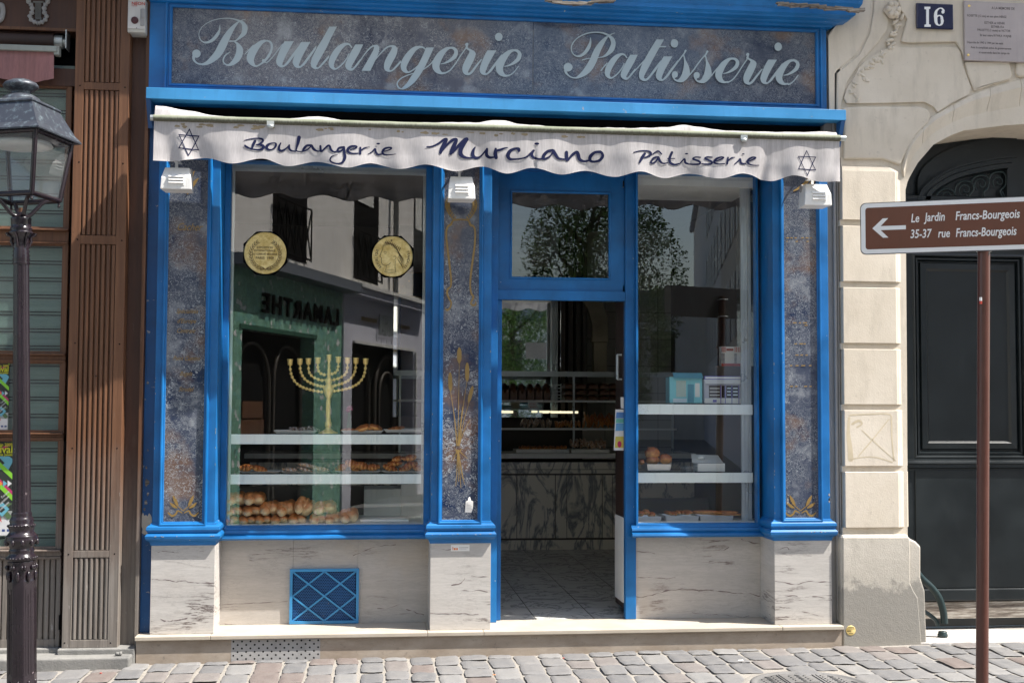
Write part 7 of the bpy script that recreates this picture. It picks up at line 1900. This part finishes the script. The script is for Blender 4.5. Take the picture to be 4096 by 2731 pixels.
b = MB(); obox(b, -1.3, -.5, -.5, -.2, -.2, -.15); obox(b, -1.2, -.55, -.18, .05, -.2, -.15); b.build('display_box', M['wood'], ob)
b = MB(); obox(b, 2.1, 6.4, 1.9, 1.96, -.1, .36); obox(b, 2.55, 5.85, 1.02, 1.07, .05, .09); obox(b, 5.95, 6.0, GZ, 1.02, .05, .09); b.build('moulding', M['inwhite'], ob)
Mt = Matrix.Translation(of(4.9, 1.3, .08)) @ Rm
b = MB(); obox(b, 2.9, 3.6, 1.42, 1.48, .06, .1); obox(b, 4.8, 5.5, 1.42, 1.48, .06, .1); b.build('yellow_bar', M['giltfaint'], ob)
b = MB()
for i in range(7):
    u = 3.75+i*.14; b.tube([of(u, 1.22+.03*(i % 2), .1), of(u+.05, 1.58, .1)], .03, 6)
b.build('metal_lettering', M['alu'], ob)
for u in (4.6, 6.55): b = MB(); b.tube([of(u, 1.9, .1), of(u, 11, .1)], .05, 8); b.build('downpipe', M['stonegrey'], ob)
# row on the far side of the cross street
slp = .236; kx = 2.4
d2v = Vector((slp, -1, 0)).normalized(); n2v = Vector((-d2v.y*-1, 0, 0))
n2v = Vector((d2v.y, -d2v.x, 0))
if n2v.x > 0: n2v = -n2v
def rp(u, z, o=0):
    base = Vector((slp*18+kx, 8.6-18, 0)); return base+d2v*u+n2v*o+Vector((0, 0, z))
def rbox(b, u0, u1, z0, z1, o0, o1):
    vs = [rp(u, z, o) for z in (z0, z1) for o in (o0, o1) for u in (u0, u1)]
    return b.add(vs, [(0, 2, 3, 1), (4, 5, 7, 6), (0, 1, 5, 4), (2, 6, 7, 3), (0, 4, 6, 2), (1, 3, 7, 5)])
for i, (u0, u1, h, mt, lab) in enumerate(((0, 12, 7.2, 'render', 'near cream house on the right of the side street opposite'), (12.05, 30, 15, 'stone', 'taller cream stone house further down the side street'), (30.05, 70, 12.5, 'render', 'long pale house row at the end of the side street'))):
    o = thing('house', rp((u0+u1)/2, -1.8), lab, 'house')
    b = MB(); rbox(b, u0, u1, -1.8, h, -8, 0); b.build('wall', M[mt], o)
    b = MB(); rbox(b, u0, u1, h, h+.3, -8, .3); rbox(b, u0+.3, u1-.3, h+.3, h+2.2, -7.5, -1.2); b.build('roof', M['roofzinc'], o)
    b = MB(); rbox(b, u0+1, u0+2.2, h+.3, h+3.4, -2.5, -1.8); b.build('chimney', M['stone'], o)
    u = u0+1.2
    while u < u1-1.5 and u < 46:
        for z in (2.2, 5.4, 8.6):
            b = MB(); rbox(b, u, u+1.2, z, z+2.1, .002, .01); w = b.build('window', M['wooddark'], o)
            b = MB(); rbox(b, u-.5, u-.02, z, z+2.1, .01, .05); rbox(b, u+1.22, u+1.7, z, z+2.1, .01, .05); b.build('shutter', M['inwhite'], w)
        u += 3.0
    b = MB(); rbox(b, u0+.3, u1-.3, -1.8, 1.5, .01, .15); b.build('shop_front', M['shopgrey'], o)
b = MB(); b.box(2, 34, -62, -54, -1.8, 5); eb = thing('house', (18, -54, -1.8), 'pale house closing the far end of the side street', 'house'); b.build('wall', M['render'], eb)
b = MB(); b.box(2, 34, -62, -53.7, 5, 6); b.build('roof', M['roofzinc'], eb)
for i in range(8):
    for z in (1.8,):
        MB().box(4+3.4*i, 5.3+3.4*i, -54.02, -53.98, z, z+2.1).build('window', M['wooddark'], eb)
# street tree
tx, ty = 3.35, -10.0
tr = thing('street_tree', (tx, ty, -1.75), 'slender leafy street tree on the opposite pavement', 'tree')
b = MB(); b.tube([(tx, ty, -1.8), (tx-.05, ty, -.6), (tx-.2, ty, .6), (tx-.15, ty, 2.0), (tx+.05, ty, 3.4)], [.11, .09, .075, .055, .02], 10)
rt_ = random.Random(3); limbs = []
for k in range(16):
    z0 = .1+.2*k; a = k*2.4; p0 = Vector((tx-.15, ty, z0)); L = .95*(1-.03*k)
    p1 = p0+Vector((math.cos(a)*L*.6, math.sin(a)*L*.6, .35)); p2 = p0+Vector((math.cos(a)*L, math.sin(a)*L, .8)); b.tube([p0, p1, p2], [.035, .022, .008], 6); limbs += [p1, p2]
b.build('trunk', M['wooddark'], tr)
b = MB(); lv = []; lf_ = []
for k in range(62000):
    while True:
        q = Vector((rt_.uniform(-1, 1), rt_.uniform(-1, 1), rt_.uniform(-1, 1)))
        if q.length < 1: break
    dn = noise.noise(q*3.4+Vector((7, 1, 3)))+.4*noise.noise(q*8)
    if dn < -.07: continue
    rs = 1+.18*noise.noise(q.normalized()*2.2)
    c = Vector((tx+.08+q.x*1.25*rs, ty+q.y*1.1*rs, 1.7+q.z*2.2*rs))
    s = rt_.uniform(.024, .044); d1_ = Vector((rt_.uniform(-1, 1), rt_.uniform(-1, 1), rt_.uniform(-.8, .3))).normalized(); d3 = d1_.cross(Vector((rt_.uniform(-.5, .5), rt_.uniform(-.5, .5), 1))).normalized()
    n0 = len(lv); lv += [c-d1_*s, c+d3*s*.45, c+d1_*s, c-d3*s*.45]; lf_.append((n0, n0+1, n0+2, n0+3))
b.add(lv, lf_); b.build('crown', M['leaf'], tr)

# ================================================================== LIGHT
w = bpy.data.worlds.new('World'); scene.world = w; w.use_nodes = True
nt = w.node_tree; bg = nt.nodes['Background']
sky = nt.nodes.new('ShaderNodeTexSky'); sky.sky_type = 'NISHITA'; sky.sun_disc = False
to_sun = Vector((2.8, -1, 4.2)).normalized()
el = math.asin(to_sun.z)
sky.sun_elevation = el; sky.sun_rotation = math.atan2(to_sun.x, to_sun.y)
sky.air_density = 1.2; sky.dust_density = 1.8; sky.ozone_density = 1
nt.links.new(sky.outputs[0], bg.inputs[0]); bg.inputs[1].default_value = .115
sl_ = bpy.data.lights.new('sun', 'SUN'); sl_.energy = 5.0; sl_.angle = math.radians(.53); sl_.color = (1, .955, .89)
so = bpy.data.objects.new('sun', sl_); COL.objects.link(so); so.rotation_euler = (-to_sun).to_track_quat('-Z', 'Y').to_euler(); so.location = (20, -8, 30)
scene.view_settings.view_transform = 'Standard'; scene.view_settings.look = 'None'; scene.view_settings.gamma = 1; scene.view_settings.use_curve_mapping = False
scene.view_settings.exposure = 1.12
try:
    scene.cycles.max_bounces = 10; scene.cycles.transparent_max_bounces = 16; scene.cycles.caustics_reflective = False; scene.cycles.caustics_refractive = False
    scene.cycles.use_denoising = True
except Exception: pass
